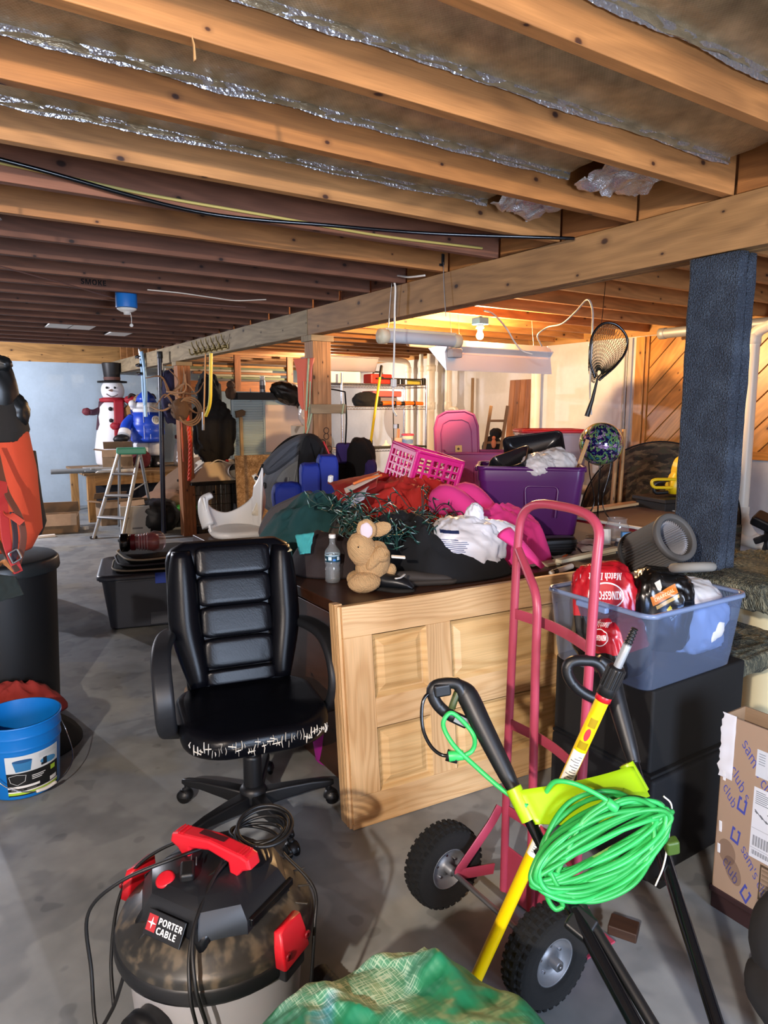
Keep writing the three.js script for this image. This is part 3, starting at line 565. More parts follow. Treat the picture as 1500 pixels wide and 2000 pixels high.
// hand truck
{
  const t = thing('hand_truck', 'dusty red tubular hand truck with black pneumatic tyres', 'hand truck', [1.2, 0, -1.3]);
  const red = mat(0xa63e54, 0.4), o = (p) => [p[0] - 1.2, p[1], p[2] + 1.3], r = 0.0125;
  part('handle_frame', sweep(roundPath([[1.375, 0.02, -1.445], [1.375, 0.45, -1.445], [1.39, 1.08, -1.445], [1.40, 1.245, -1.44], [1.37, 1.245, -1.13], [1.345, 1.12, -1.12], [1.325, 0.45, -1.12], [1.32, 0.02, -1.12]].map(o), [0.02, 0.05, 0.13, 0.13, 0.05, 0.02], 8), r, { n: 12 }), red, t);
  part('centre_tube', sweep(roundPath([[1.335, 0.02, -1.29], [1.327, 0.8, -1.295], [1.332, 1.0, -1.3], [1.392, 1.1, -1.442]].map(o), 0.05, 8), r, { n: 12 }), red, t);
  const strap = (y, bow) => { const a = V(1.375 + (y > 0.9 ? 0.006 : 0), y, -1.445), b = V(1.33, y, -1.12); return sweep(Array.from({ length: 13 }, (_, i) => { const k = i / 12, p = a.clone().lerp(b, k); p.x += bow * Math.sin(Math.PI * k); return V(...o([p.x, p.y, p.z])); }), 1, { profile: [[-0.015, -0.0025], [0.015, -0.0025], [0.015, 0.0025], [-0.015, 0.0025]], up: V(1, 0, 0) }); };
  for (const y of [0.91, 0.57, 0.29]) part('crossbar', strap(y, 0.025), red, t);
  part('toe_plate', board(0.12, 0.006, 0.33, 'z', 0.002), red, t, o([1.44, 0.012, -1.285]));
  part('lower_plate', uvm(bx(0.006, 0.16, 0.33, 0.002), 'z'), red, t, o([1.38, 0.09, -1.285]));
  for (const z of [-1.455, -1.135]) part('axle_bracket', sweep(roundPath([[1.36, 0.3, z], [1.33, 0.26, z], [1.2, 0.127, z + (z < -1.3 ? -0.01 : 0.01)], [1.34, 0.1, z]].map(o), 0.02, 4), 1, { profile: [[-0.016, -0.003], [0.016, -0.003], [0.016, 0.003], [-0.016, 0.003]], up: V(0, 0, 1) }), red, t);
  part('axle', sweep([V(0, 0.127, -0.25), V(0, 0.127, 0.25)], 0.008, { n: 10 }), M.steel, t);
  // wheels: tyre with raised blocks, pressed steel hub
  const tyre = lathe([[0.062, -0.03], [0.072, -0.037], [0.095, -0.041], [0.113, -0.038], [0.122, -0.026], [0.125, 0], [0.122, 0.026], [0.113, 0.038], [0.095, 0.041], [0.072, 0.037], [0.062, 0.03]], 56).rotateX(Math.PI / 2);
  const blocks = []; for (let i = 0; i < 34; i++) for (const [z, rad, w, h, off] of [[-0.029, 0.1205, 0.013, 0.013, 0], [-0.012, 0.125, 0.012, 0.013, 0.5], [0.012, 0.125, 0.012, 0.013, 0], [0.029, 0.1205, 0.013, 0.013, 0.5]]) { const a = (i + off) / 34 * 2 * Math.PI; blocks.push(at(bx(w, 0.006, h * 0.95, 0.0015), Math.sin(a) * rad, Math.cos(a) * rad, z, 0, 0, -a)); }
  const tread = join(blocks);
  const hub = lathe([[0.0, -0.014], [0.014, -0.014], [0.014, -0.022], [0.05, -0.02], [0.058, -0.03], [0.064, -0.031], [0.064, 0.031], [0.058, 0.03], [0.05, 0.012], [0.03, 0.006], [0.026, 0.018], [0.014, 0.02], [0.014, 0.045], [0, 0.045]], 40).rotateX(Math.PI / 2);
  const w1 = part('wheel', tyre, M.rubber, t, [0, 0.127, 0.2]);
  part('tread', tread, M.rubber, w1); const h = part('hub', hub, mat(0x7e8084, 0.5, { metal: 0.6 }), w1); void h;
  for (let i = 0; i < 5; i++) part('hub_bolt', at(new THREE.CylinderGeometry(0.004, 0.004, 0.008, 6).rotateX(Math.PI / 2), Math.sin(i * 1.2566) * 0.036, Math.cos(i * 1.2566) * 0.036, 0.012), M.chrome, w1);
  const w2 = w1.clone(); w2.name = numbered('wheel'); w2.position.z = -0.225; t.add(w2);
}
// corded garden tool: two grips, lime yoke, long black legs
{
  const J = [[0.993, 0.631, -0.963], [1.33, 0.58, -0.929]], G0 = [[0.955, 0.877, -1.151], [1.373, 0.863, -1.095]], K = [[0.998, 0.551, -0.898], [1.292, 0.535, -0.861]], F = [[0.939, 0.445, -0.652], [1.129, 0.375, -0.614]];
  const t = thing('garden_tool', 'corded black garden tool with two grips, lime yoke and long legs', 'garden tool', [1.1, 0, -1.0]);
  const o = (p) => V(p[0] - 1.1, p[1], p[2] + 1.0), rim = mat(0x9cc410, 0.4);
  for (const i of [0, 1]) {
    const g = o(G0[i]), j = o(J[i]), k = o(K[i]), f = o(F[i]), d = j.clone().sub(g).normalize();
    const foot = f.clone().add(f.clone().sub(k).normalize().multiplyScalar(0.38));
    part('upper_tube', sweep([g.clone().addScaledVector(d, 0.16), j.clone().addScaledVector(d, 0.06)], 0.0125, { n: 12 }), M.blackTube, t);
    part('leg', sweep([k, f, foot], 0.0135, { n: 12 }), M.blackTube, t);
    if (i === 0) part('leg_brace', sweep([k.clone().add(V(0.012, 0, 0.012)), f.clone().add(V(0.035, 0, -0.005)), foot.clone().add(V(0.05, 0, 0))], 0.011, { n: 8 }), M.blackPlastic, t);
    if (i === 0) part('cable_clip', at(bx(0.05, 0.02, 0.05, 0.006), 0, 0, 0), M.blackPlastic, t, k.clone().lerp(f, 0.36).toArray(), [0.3, 0.3, 0.5]);
    part('knuckle', sweep([k.clone().addScaledVector(d, -0.06), k.clone().addScaledVector(d, 0.07)], 1, { profile: rrect(0.026, 0.034, 0.008, 0, 3).map(([x, , z]) => [x, z]) }), M.blackPlastic, t);
    // neck of the grip, tapering on to the tube
    part('grip_neck', sweep(curve([i ? o([1.348, 0.884, -1.103]) : o([0.934, 0.897, -1.156]), g.clone().addScaledVector(d, 0.01), g.clone().addScaledVector(d, 0.08), g.clone().addScaledVector(d, 0.2), g.clone().addScaledVector(d, 0.235)], 24), (q) => (q < 0.3 ? mix(0.012, 0.0245, sm(0, 0.3, q)) : mix(0.0245, 0.0155, sm(0.35, 1, q))), { n: 16 }), M.blackPlastic, t);
  }
  // left grip: closed D with trigger box; right grip: plain loop
  const loopPts = (L) => L.map((p) => o(p));
  part('trigger_grip', sweep(roundPath(loopPts([[0.96, 0.821, -1.12], [0.946, 0.873, -1.144], [0.938, 0.896, -1.153], [0.889, 0.889, -1.184], [0.89, 0.857, -1.177], [0.909, 0.828, -1.16], [0.949, 0.805, -1.13]]), [0.01, 0.02, 0.03, 0.02, 0.02], 5), 0.0135, { n: 12 }), M.blackPlastic, t);
  part('trigger', sweep(loopPts([[0.937, 0.873, -1.15], [0.928, 0.85, -1.152], [0.923, 0.837, -1.152]]), 0.008, { n: 8 }), plastic(0x3a4420, 0.5), t);
  part('lock_box', bx(0.04, 0.03, 0.03, 0.006), M.blackPlastic, t, o([0.907, 0.881, -1.17]).toArray(), [0, -0.4, 0.1]);
  part('rating_label', bx(0.034, 0.018, 0.002, 0), mat(0x6c6c66, 0.5), t, o([0.931, 0.816, -1.126]).toArray(), [-0.3, -0.4, -0.5]);
  part('side_grip', sweep(roundPath(loopPts([[1.368, 0.809, -1.077], [1.35, 0.879, -1.101], [1.285, 0.879, -1.143], [1.278, 0.843, -1.141], [1.301, 0.803, -1.119], [1.35, 0.775, -1.083], [1.379, 0.758, -1.061]]), [0.03, 0.03, 0.025, 0.03, 0.03], 6), 0.014, { n: 12 }), M.blackPlastic, t);
  // lime yoke between the upper tubes
  const a = o([0.967, 0.685, -0.971]), b = o([1.291, 0.659, -0.938]), up = o(J[0]).sub(o(G0[0])).normalize().multiplyScalar(-1);
  part('yoke', sheet((u, v) => { const p = a.clone().lerp(b, u), h = (v - 0.5) * (0.07 + 0.022 * Math.sin(Math.PI * u)), bow = 0.022 * Math.sin(Math.PI * u); return p.addScaledVector(up, h - 0.004 * Math.sin(Math.PI * u)).add(V(-0.2 * bow, 0, bow + (Math.abs(u - 0.5) < 0.47 ? 0.014 : 0.018))).toArray(); }, 24, 6, 0.007), rim, t, null, null, 'lime green moulded yoke');
  for (const [q, c] of [[a, 0.0], [b, 0.0]]) part('yoke_clamp', sweep([q.clone().addScaledVector(up, 0.034), q.clone().addScaledVector(up, -0.034)], 0.0175, { n: 14 }), rim, t);
  part('yoke_rib', sweep([a.clone().lerp(b, 0.58).add(V(0, -0.05, 0.04)), a.clone().lerp(b, 0.62).add(V(0, -0.02, 0.042)), a.clone().lerp(b, 0.8).add(V(0, 0.0, 0.03))], 0.003, { n: 5 }), rim, t);
  part('pigtail_cord', tube([[0.892, 0.878, -1.18], [0.867, 0.862, -1.181], [0.854, 0.805, -1.167], [0.861, 0.767, -1.144], [0.875, 0.752, -1.126], [0.887, 0.752, -1.112]].map((p) => o(p)), 0.004, 7, 40), M.blackTube, t);
  part('plug', sweep([o([0.882, 0.754, -1.116]), o([0.892, 0.751, -1.107]), o([0.899, 0.75, -1.099])], 0.013, { n: 10 }), M.blackPlastic, t);
}
// green extension cord coiled over the tool
{
  const t = thing('extension_lead', 'bright green extension cord coiled over the lime yoked garden tool', 'cord', [1.078, 0.616, -0.857]);
  const ctr = V(...[1.078, 0.616, -0.857]), green = mat(0x2a9a48, 0.42), r = 0.0052, bright = mat(0x30b058, 0.42);
  const U = V(...[1.231, 0.649, -0.825]).sub(ctr), W2 = V(...[1.065, 0.698, -0.904]).sub(ctr), N = U.clone().cross(W2).normalize();
  for (let i = 0; i < 18; i++) {
    const pts = [], s = i * 5.1, sc = rr(0.82, 1.08), sh = rr(-0.35, 0.3), tw = rr(-0.25, 0.3);
    for (let j = 0; j < 14; j++) {
      const a = j / 14 * 2 * Math.PI, cx = Math.cos(a), sy = Math.sin(a);
      const p = U.clone().multiplyScalar(cx * sc * (1 + 0.1 * n3(s, j * 0.6, 1))).addScaledVector(W2, (sy * (0.12 + 0.85 * ((i * 7 % 18) / 18)) + sh * (1 - cx * cx) * 0.6 + tw * cx * 0.3) * (1 + 0.12 * n3(s, j * 0.7, 5)));
      p.addScaledVector(N, 0.004 + (i % 5) * 0.0085 * (0.6 + 0.4 * sy) + 0.012 * n3(s + 3, j * 0.5, 7)); pts.push(p);
    }
    part('cord_turn', sweep(curve(pts, 90, true).slice(0, 90), r, { n: 7, closed: true }), i % 4 ? green : bright, t);
  }
  const o = (p) => V(...p).sub(ctr);
  part('lead_end', tube([[0.895, 0.752, -1.095], [0.923, 0.768, -1.08], [0.942, 0.787, -1.095], [0.931, 0.816, -1.12], [0.908, 0.836, -1.138], [0.887, 0.818, -1.136], [0.887, 0.786, -1.106], [0.922, 0.738, -1.064], [0.949, 0.703, -1.004], [0.967, 0.688, -0.953]].map(o), r, 7, 70), bright, t);
  part('lead_end', tube([[1.022, 0.7, -0.956], [1.02, 0.739, -0.928], [1.036, 0.746, -0.895], [1.062, 0.733, -0.864], [1.095, 0.708, -0.838]].map(o), r, 7, 40), bright, t);
  part('drop_loop', tube([[1.088, 0.72, -0.845], [1.033, 0.685, -0.862], [1.004, 0.651, -0.863], [0.968, 0.597, -0.865], [0.945, 0.551, -0.871], [0.957, 0.521, -0.858], [0.971, 0.526, -0.85]].map(o), r, 7, 50), green, t);
  part('over_loop', tube([[0.971, 0.526, -0.85], [0.952, 0.607, -0.877], [1, 0.648, -0.871], [1.051, 0.695, -0.852], [1.131, 0.715, -0.829], [1.216, 0.661, -0.812], [1.244, 0.589, -0.818], [1.154, 0.582, -0.826], [0.983, 0.59, -0.866]].map(o), r, 7, 80), green, t);
  part('socket_end', sweep([o([1.082, 0.714, -0.848]), o([1.098, 0.702, -0.835])], 0.011, { n: 10 }), bright, t);
  part('plug_end', at(bx(0.03, 0.036, 0.024, 0.006), 0, 0, 0), plastic(0x3f5a1c, 0.5), t, o([1.271, 0.564, -0.82]).toArray(), [0.2, -0.5, 0.2]);
  part('plug_end', sweep([o([0.881, 0.754, -1.108]), o([0.909, 0.758, -1.091])], 0.0115, { n: 10 }), bright, t);
  part('tie_wire', tube([[1.265, 0.67, -0.843], [1.277, 0.654, -0.832], [1.27, 0.599, -0.827], [1.253, 0.522, -0.824], [1.234, 0.478, -0.828]].map(o), 0.002, 5, 30), M.white, t);
}
// yellow extension pole
{
  const A = V(...[1.005, 0.01, -1.189]), T = V(...[1.241, 1.03, -0.921]), t = thing('extension_pole', 'bright yellow extension pole with black locking collar leaning in front', 'pole', A.toArray());
  const d = T.clone().sub(A), L = d.length(); d.normalize(); const P = (k) => d.clone().multiplyScalar(L * k), yel = mat(0xe8c200, 0.35);
  part('pole_tube', sweep([P(0), P(0.3), P(0.835)], 0.0155, { n: 20 }), yel, t);
  part('red_ring', sweep([P(0.833), P(0.848)], 0.0178, { n: 20 }), M.red, t);
  part('locking_collar', sweep([P(0.846), P(0.862), P(0.905), P(0.912)], (k) => (k > 0.9 ? 0.017 : 0.0195), { n: 20 }), M.blackPlastic, t);
  const ribs = []; for (let i = 0; i < 16; i++) { const a = i / 16 * 6.283; const q = V(Math.cos(a), 0, Math.sin(a)).multiplyScalar(0.0195); q.applyQuaternion(new THREE.Quaternion().setFromUnitVectors(V(0, 1, 0), d)); ribs.push(sweep([P(0.866).add(q), P(0.908).add(q)], 0.0022, { n: 5 })); }
  part('collar_ribs', join(ribs), M.blackPlastic, t);
  part('inner_rod', sweep([P(0.9), P(0.965)], 0.0095, { n: 16 }), M.alu, t);
  part('threaded_tip', sweep(Array.from({ length: 22 }, (_, i) => P(0.962 + 0.038 * i / 21)), (k) => 0.0085 + 0.0016 * Math.sin(k * 34) - 0.002 * k, { n: 14 }), M.blackPlastic, t);
  const label = canvasTex(256, 1024, (g, w, h) => {
    g.fillStyle = '#e8c200'; g.fillRect(0, 0, w, h); g.fillStyle = '#9c8200'; g.fillRect(60, 20, 120, 60); g.fillRect(50, 180, 150, 50); g.fillStyle = '#c8303c'; g.beginPath(); g.arc(128, 130, 42, 0, 7); g.fill();
    g.fillStyle = '#e9e7e0'; g.fillRect(20, 250, 216, 770); g.fillStyle = '#555'; for (let i = 0; i < 26; i++) g.fillRect(50 + (i % 3) * 8, 280 + i * 18, 60 + (i * 37 % 90), 5); g.fillStyle = '#222'; g.fillRect(30, 560, 190, 12);
    for (let i = 0; i < 22; i++) g.fillRect(90, 660 + i * 5, 90, (i * 7 % 3) + 1); g.fillStyle = '#a8384a'; g.fillRect(40, 800, 170, 50); g.fillStyle = '#777'; for (let i = 0; i < 8; i++) g.fillRect(50, 870 + i * 16, 120, 5);
  });
  const side = V(-0.7, 0.55, 0.75); side.addScaledVector(d, -side.dot(d)).normalize(); const s2 = d.clone().cross(side);
  const pos = [], uv = [], idx = [], nu = 10, nv = 2;
  for (let i = 0; i <= nu; i++) for (let j = 0; j <= nv; j++) { const a = R(-70 + 140 * i / nu), c = P(mix(0.44, 0.80, j / nv)).addScaledVector(side, Math.cos(a) * 0.0159).addScaledVector(s2, Math.sin(a) * 0.0159); pos.push(c.x, c.y, c.z); uv.push(1 - i / nu, j / nv); }
  for (let i = 0; i < nu; i++) for (let j = 0; j < nv; j++) { const k = i * (nv + 1) + j; idx.push(k, k + nv + 1, k + 1, k + 1, k + nv + 1, k + nv + 2); }
  part('printed_label', fin(pos, idx, uv), mat(0xffffff, 0.4, { map: label, side: THREE.DoubleSide }), t);
}
one('wood_block', 'small brown wooden block on the floor behind the near wheel', 'block', board(0.06, 0.03, 0.08, 'z', 0.004), W(0x4a3020), [1.56, 0.015, -1.14], [0, 0.5, 0]);
// green tarpaulin over a heap
{
  const tarp = mat(0xffffff, 0.5, { map: tex(1024, 1024, (u, v) => {
    const wear = sm(-0.12, 0.16, pn(u, v, 4, 4, 5, 4)), st = Math.max(0, p2(u * 22 + v * 3, v * 330, 22, 330, 5)) + Math.max(0, p2(u * 330, v * 22 + u * 4, 330, 22, 9)), w2 = clamp(wear * (0.35 + st * 1.5)), sky = sm(0.15, 0.35, pn(u, v, 5, 5, 15, 3));
    return [mix(24, 176, w2) + sky * 8, mix(112, 208, w2), mix(76, 186, w2) + sky * 44];
  }), side: THREE.DoubleSide, bumpMap: rep(tex(256, 256, (u, v) => { const k = 128 + 40 * Math.sin(u * 402) + 40 * Math.sin(v * 402); return [k, k, k]; }, false), 1, 1), bumpScale: 0.001 });
  const g = drape([[0.16, -0.93], [0.27, -1.07], [0.42, -1.14], [0.58, -1.14], [0.74, -1.1], [0.85, -1.0], [0.92, -0.85], [0.92, -0.55], [0.6, -0.42], [0.28, -0.6]], 0.43, { s: 5, f: 3.2, fold: 0.13, pow: 3.6, n: 110, rings: 40, edge: 0.05 });
  const q = g.attributes.position, uv = g.attributes.uv; for (let i = 0; i < q.count; i++) uv.setXY(i, q.getX(i) * 1.1 + q.getY(i) * 0.4, q.getZ(i) * 1.1 + q.getY(i) * 0.5);
  one('tarpaulin', 'faded green woven tarpaulin draped over a heap in front of the vacuum', 'tarp', g, tarp);
}
// six-panel door on its side, leaning on the workbench
{
  const t = thing('panel_door', 'unfinished pine six-panel door lying on its side against the workbench', 'door', [1.153, 0, -1.985], R(-4.2));
  const L = 2.03, H = 0.81, th = 0.036, lean = R(-6.5);
  const P = (n, x0, x1, y0, y1, z, d, m, gr, r = 0.002) => part(n, board(x1 - x0, y1 - y0, d, gr, r), m, t, [(x0 + x1) / 2, (y0 + y1) / 2 * Math.cos(lean), -th / 2 + z + (y0 + y1) / 2 * Math.sin(lean)], [lean, 0, 0]);
  const X = [0.115, 0.345, 0.455, 1.0, 1.2, 1.8], S = [0.115, 0.35, 0.46, 0.695];
  P('stile', 0, L, 0, S[0], 0, th, M.pine, 'x'); P('stile', 0, L, S[3], H, 0, th, M.pine, 'x');
  P('rail', 0, X[0], S[0], S[3], 0, th, M.pine, 'y'); P('rail', X[1], X[2], S[0], S[3], 0, th, M.pine, 'y'); P('rail', X[3], X[4], S[0], S[3], 0, th, M.pine, 'y'); P('rail', X[5], L, S[0], S[3], 0, th, M.pine, 'y');
  for (const [a, b] of [[X[0], X[1]], [X[2], X[3]], [X[4], X[5]]]) {
    P('mullion', a, b, S[1], S[2], 0, th, M.pine, 'x');
    for (const [c, d] of [[S[0], S[1]], [S[2], S[3]]]) {
      const w = b - a, h = d - c, ring = (i, z) => [[i, i, z], [w - i, i, z], [w - i, h - i, z], [i, h - i, z]];
      const g = uvm(crease(loft([ring(0.0, 0.0), ring(0.006, -0.003), ring(0.016, -0.013), ring(0.022, -0.014), ring(0.046, -0.004), ring(0.05, -0.004)], { capA: false }), 20), 'x', rr(0, 3), rr(0, 2));
      const m = part('panel', g, M.pinePanel, t, [a, c * Math.cos(lean), c * Math.sin(lean)], [lean, 0, 0]); void m;
    }
  }
  P('panel_back', 0.1, L - 0.1, 0.1, H - 0.1, -0.014, 0.006, M.pine, 'x');
  // jamb strips still fixed along the hinge end, grooved
  for (let i = 0; i < 5; i++) P('jamb_strip', -0.012 - 0.001 * (i % 2), 0.0, 0.0, H, -0.052 + i * 0.013, 0.011, M.pine, 'y', 0.003);
  P('jamb', -0.012, 0.02, 0, H, -0.045, 0.05, M.pine, 'y', 0.003);
  P('edge_strip', -0.004, L, -0.0, 0.022, 0.008, 0.022, M.pine, 'x', 0.003);
}
// ---------------------------------------------------------------- left edge: bucket, bin, clothes
{
  const t = thing('bucket', 'bright blue plastic bucket with a black and white label and wire bail', 'bucket', [0.19, 0, -2.98], R(25)); t.scale.set(1, 0.83, 1);
  const blue = plastic(0x0a6fc0, 0.35);
  part('bucket_body', lathe([[0, 0.004], [0.126, 0.004], [0.13, 0.01], [0.142, 0.24], [0.1465, 0.245], [0.1465, 0.255], [0.1435, 0.258], [0.146, 0.3], [0.15, 0.302], [0.15, 0.312], [0.147, 0.315], [0.149, 0.355], [0.154, 0.357], [0.154, 0.366], [0.147, 0.366], [0.138, 0.22], [0.126, 0.012], [0, 0.012]], 56), blue, t);
  const lab = canvasTex(512, 512, (g, w, h) => {
    g.fillStyle = '#c9d0d4'; g.fillRect(0, 0, w, 230); g.fillStyle = '#131517'; g.fillRect(0, 215, w, 240); g.fillStyle = '#a9d13a'; g.fillRect(0, 468, w, 30); g.fillStyle = '#eef0f0'; g.fillRect(0, 452, w, 16);
    g.fillStyle = '#2f74a8'; g.beginPath(); g.moveTo(60, 70); g.lineTo(230, 70); g.lineTo(212, 200); g.lineTo(84, 200); g.fill(); g.fillStyle = '#1c4f80'; g.beginPath(); g.ellipse(145, 70, 85, 22, 0, 0, 7); g.fill();
    g.fillStyle = '#3d83b4'; g.beginPath(); g.ellipse(390, 150, 90, 40, 0.2, 0, 7); g.fill(); g.fillStyle = '#15202c'; g.fillRect(330, 100, 40, 70); g.fillRect(310, 160, 60, 30);
    g.strokeStyle = '#8a9296'; g.lineWidth = 3; for (let i = 0; i < 5; i++) { g.beginPath(); g.moveTo(290, 30 + i * 12); g.lineTo(490, 20 + i * 12); g.stroke(); }
    g.strokeStyle = '#c8ccce'; g.lineWidth = 5; g.beginPath(); g.moveTo(90, 235); g.lineTo(170, 255); g.lineTo(158, 330); g.lineTo(90, 370); g.lineTo(30, 330); g.lineTo(20, 255); g.closePath(); g.stroke();
    g.fillStyle = '#e6e8e8'; for (let i = 0; i < 3; i++) g.fillRect(220, 275 + i * 22, 130 - i * 18, 9); g.fillStyle = '#a9d13a'; g.fillRect(410, 245, 60, 60); g.fillStyle = '#e8eaea'; g.fillRect(0, 385, 290, 30); g.fillRect(400, 390, 90, 50); g.fillStyle = '#555'; g.fillRect(30, 428, 110, 18); g.fillRect(170, 428, 90, 18);
  });
  const a0 = -0.95, a1 = 0.55, gl = new THREE.CylinderGeometry(0.1432, 0.1325, 0.2, 24, 1, true, a0, a1 - a0); gl.translate(0, 0.125, 0);
  part('label', gl, mat(0xffffff, 0.45, { map: lab, side: THREE.DoubleSide }), t);
  const b = part('bail', tube([[0.153, 0.29, 0.02], [0.168, 0.2, 0.045], [0.14, 0.1, 0.12], [0.06, 0.06, 0.165], [-0.05, 0.055, 0.168], [-0.13, 0.1, 0.12], [-0.166, 0.2, 0.045], [-0.153, 0.29, 0.02]], 0.0022, 6, 60), M.chrome, t);
  part('bail_grip', tube([[0.03, 0.055, 0.168], [-0.01, 0.052, 0.172], [-0.05, 0.055, 0.169]], 0.008, 10, 8), M.white, b);
}
{
  const t = thing('rubbish_bin', 'tall matt black rubbish bin beside the blue bucket', 'bin', [0.19, 0, -3.72]);
  const blk = plastic(0x0b0c0e, 0.5);
  part('bin_body', lathe([[0, 0.005], [0.225, 0.005], [0.235, 0.015], [0.262, 0.74], [0.272, 0.745], [0.272, 0.76], [0, 0.76]], 48), blk, t);
  part('bin_lid', lathe([[0.276, 0.74], [0.279, 0.75], [0.276, 0.79], [0.262, 0.805], [0.15, 0.812], [0, 0.815]], 48), plastic(0x1c2022, 0.38), t);
  part('lid_handle', at(bx(0.015, 0.02, 0.12, 0.005), 0.04, 0.822, 0.12), plastic(0x1c2022, 0.38), t);
  one('red_garment', 'crumpled red garment on the floor between the bin and the blue bucket', 'garment', drape([[-0.25, -0.12], [0.05, -0.13], [0.2, -0.05], [0.21, 0.05], [0.05, 0.12], [-0.25, 0.13]], 0.11, { s: 3, f: 7, fold: 0.5 }), cloth(0x8e2820), [0.2, 0.13, -3.4]);
  one('dark_coat', 'dark brown coat heaped on the floor under the red garment', 'coat', drape([[-0.4, -0.25], [0.1, -0.26], [0.3, -0.15], [0.33, 0.05], [0.2, 0.2], [-0.1, 0.2], [-0.4, 0.15]], 0.14, { s: 13, f: 5, fold: 0.4 }), cloth(0x17130f), [0.13, 0.0, -3.34]);
}
{
  const rail = thing('garment_rail', 'dark hanging rail at the left edge holding the orange jacket', 'rail', [-0.15, 0, -2.5]);
  part('rail_bar', sweep([V(0.32, 1.72, 0.16), V(-0.6, 1.72, -0.5)], 0.012, { n: 10 }), M.steel, rail);
  for (const q of [0.18, -0.55]) part('hanging_rod', sweep([V(q, 1.72, 0.16 + (q - 0.32) * 0.717), V(q, JB + 0.02, 0.16 + (q - 0.32) * 0.717)], 0.004, { n: 6 }), M.steel, rail);
  // horse-head shaped black thing above the coat
  one('black_headgear', 'black rounded headgear with ridged top hanging at the left edge', 'headgear', (() => { const g = blob(0.07, 0.13, 0.08, { amp: 0.06, rid: 0.03, s: 4 }); return join([g, at(blob(0.035, 0.03, 0.05, { s: 2 }), 0.0, 0.09, 0.04), at(blob(0.05, 0.07, 0.055, { s: 9 }), 0.045, -0.07, 0.03)]); })(), plastic(0x0f1214, 0.4), [0.177, 1.56, -2.723], [0, 0.5, 0]);
  const j = thing('hunting_jacket', 'bright orange and black hunting jacket hanging at the left edge', 'jacket', [0.163, 1.271, -2.741]);
  const body = (prof, s, amp) => loft(prof.map(([y, w, d, cx, cz]) => rrect(w, d, Math.min(w, d) * 0.46, y, 8, cx, cz).map(([x, yy, z]) => { const k = 1 + amp * ridge(x * 9 + s, yy * 1.6, z * 9, 3); return [cx + (x - cx) * k, yy, cz + (z - cz) * k]; })));
  const sub = (n, a, b, k) => Array.from({ length: k + 1 }, (_, i) => a.map((v, q) => mix(v, b[q], i / k)));
  const prof = (stops, k = 6) => stops.slice(0, -1).flatMap((s, i) => sub(0, s, stops[i + 1], k).slice(i ? 1 : 0));
  part('jacket_body', body(prof([[0.0, 0.17, 0.17, 0.02, 0], [-0.15, 0.22, 0.19, 0.015, 0], [-0.35, 0.24, 0.2, 0.005, 0], [-0.42, 0.2, 0.16, -0.01, 0]]), 2, 0.1), cloth(0xb03a1a, 0.85), j, [0, 0.16, 0]);
  part('jacket_yoke', body(prof([[0.3, 0.05, 0.06, -0.05, 0], [0.24, 0.1, 0.12, -0.02, 0], [0.15, 0.16, 0.16, 0.0, 0], [0.0, 0.19, 0.19, 0.015, 0], [-0.04, 0.16, 0.18, 0.015, 0]]), 6, 0.12), cloth(0x15110e), j, [0, 0.16, 0]);
  part('jacket_sleeve', body(prof([[0.0, 0.1, 0.12, 0, 0], [-0.16, 0.1, 0.12, 0.01, -0.02], [-0.26, 0.11, 0.12, 0.015, -0.02], [-0.31, 0.08, 0.09, 0.01, -0.02]]), 9, 0.14), cloth(0x0f0d0c), j, [0.085, 0.08, -0.07]);
  const st = thing('leather_straps', 'bundle of worn red and brown leather straps hanging by the orange jacket', 'straps', [0.165, 1.178, -2.483]);
  const o = (p) => V(...p).sub(st.position), flat = (w) => rrect(w, 0.004, 0.0015, 0, 2).map(([x, , z]) => [x, z]);
  const straps = [[[[0.158, 1.385, -2.584], [0.173, 1.242, -2.489], [0.2, 1.165, -2.433], [0.206, 1.101, -2.419], [0.177, 0.984, -2.441]], 0.022, 0x5a3226], [[[0.145, 1.178, -2.496], [0.175, 1.174, -2.428], [0.205, 1.149, -2.404]], 0.022, 0xa83a2a], [[[0.166, 1.274, -2.499], [0.16, 1.182, -2.45], [0.16, 1.088, -2.422], [0.184, 0.992, -2.414]], 0.03, 0x9e2626], [[[0.134, 1.097, -2.488], [0.153, 1.055, -2.433], [0.181, 0.998, -2.405]], 0.018, 0x3a241c], [[[0.182, 1.182, -2.436], [0.183, 1.104, -2.41], [0.172, 1.023, -2.415]], 0.018, 0x2c2026], [[[0.124, 1, -2.478], [0.15, 1.026, -2.429], [0.175, 1.001, -2.409]], 0.02, 0x8c5a30]];
  for (const [p, w, c] of straps) part('strap', sweep(curve(p.map(o), 24), 1, { profile: flat(w), up: V(0.45, 0, 0.9) }), mat(c, 0.6), st);
  part('buckle', sweep(roundPath([[0, 0, 0], [0.03, 0, 0], [0.03, 0.035, 0], [0, 0.035, 0], [0, 0, 0]], 0.005, 3), 0.003, { n: 6 }), M.steel, st, o([0.17, 1.027, -2.393]).toArray(), [0, 0.4, 0.4]);
  one('green_shirt', 'dark green shirt tail hanging below the leather straps', 'shirt', sheet((u, v) => { const a = V(...[0.087, 0.958, -2.674]), b = V(...[0.188, 0.94, -2.606]), c = V(...[0.078, 0.837, -2.659]), d = V(...[0.207, 0.88, -2.584]); const p = a.lerp(b, u).lerp(c.lerp(d, u), v); return [p.x, p.y, p.z + 0.02 * ridge(u * 4, v, 3, 2)]; }, 20, 10, 0.006), cloth(0x141f1f));
  part('jacket_hanger', sweep(roundPath([[-0.05, 0.42, 0], [0.0, 0.46, 0], [0.02, 0.75, 0.02]], 0.02, 4), 0.003, { n: 6 }), M.steel, j);
}
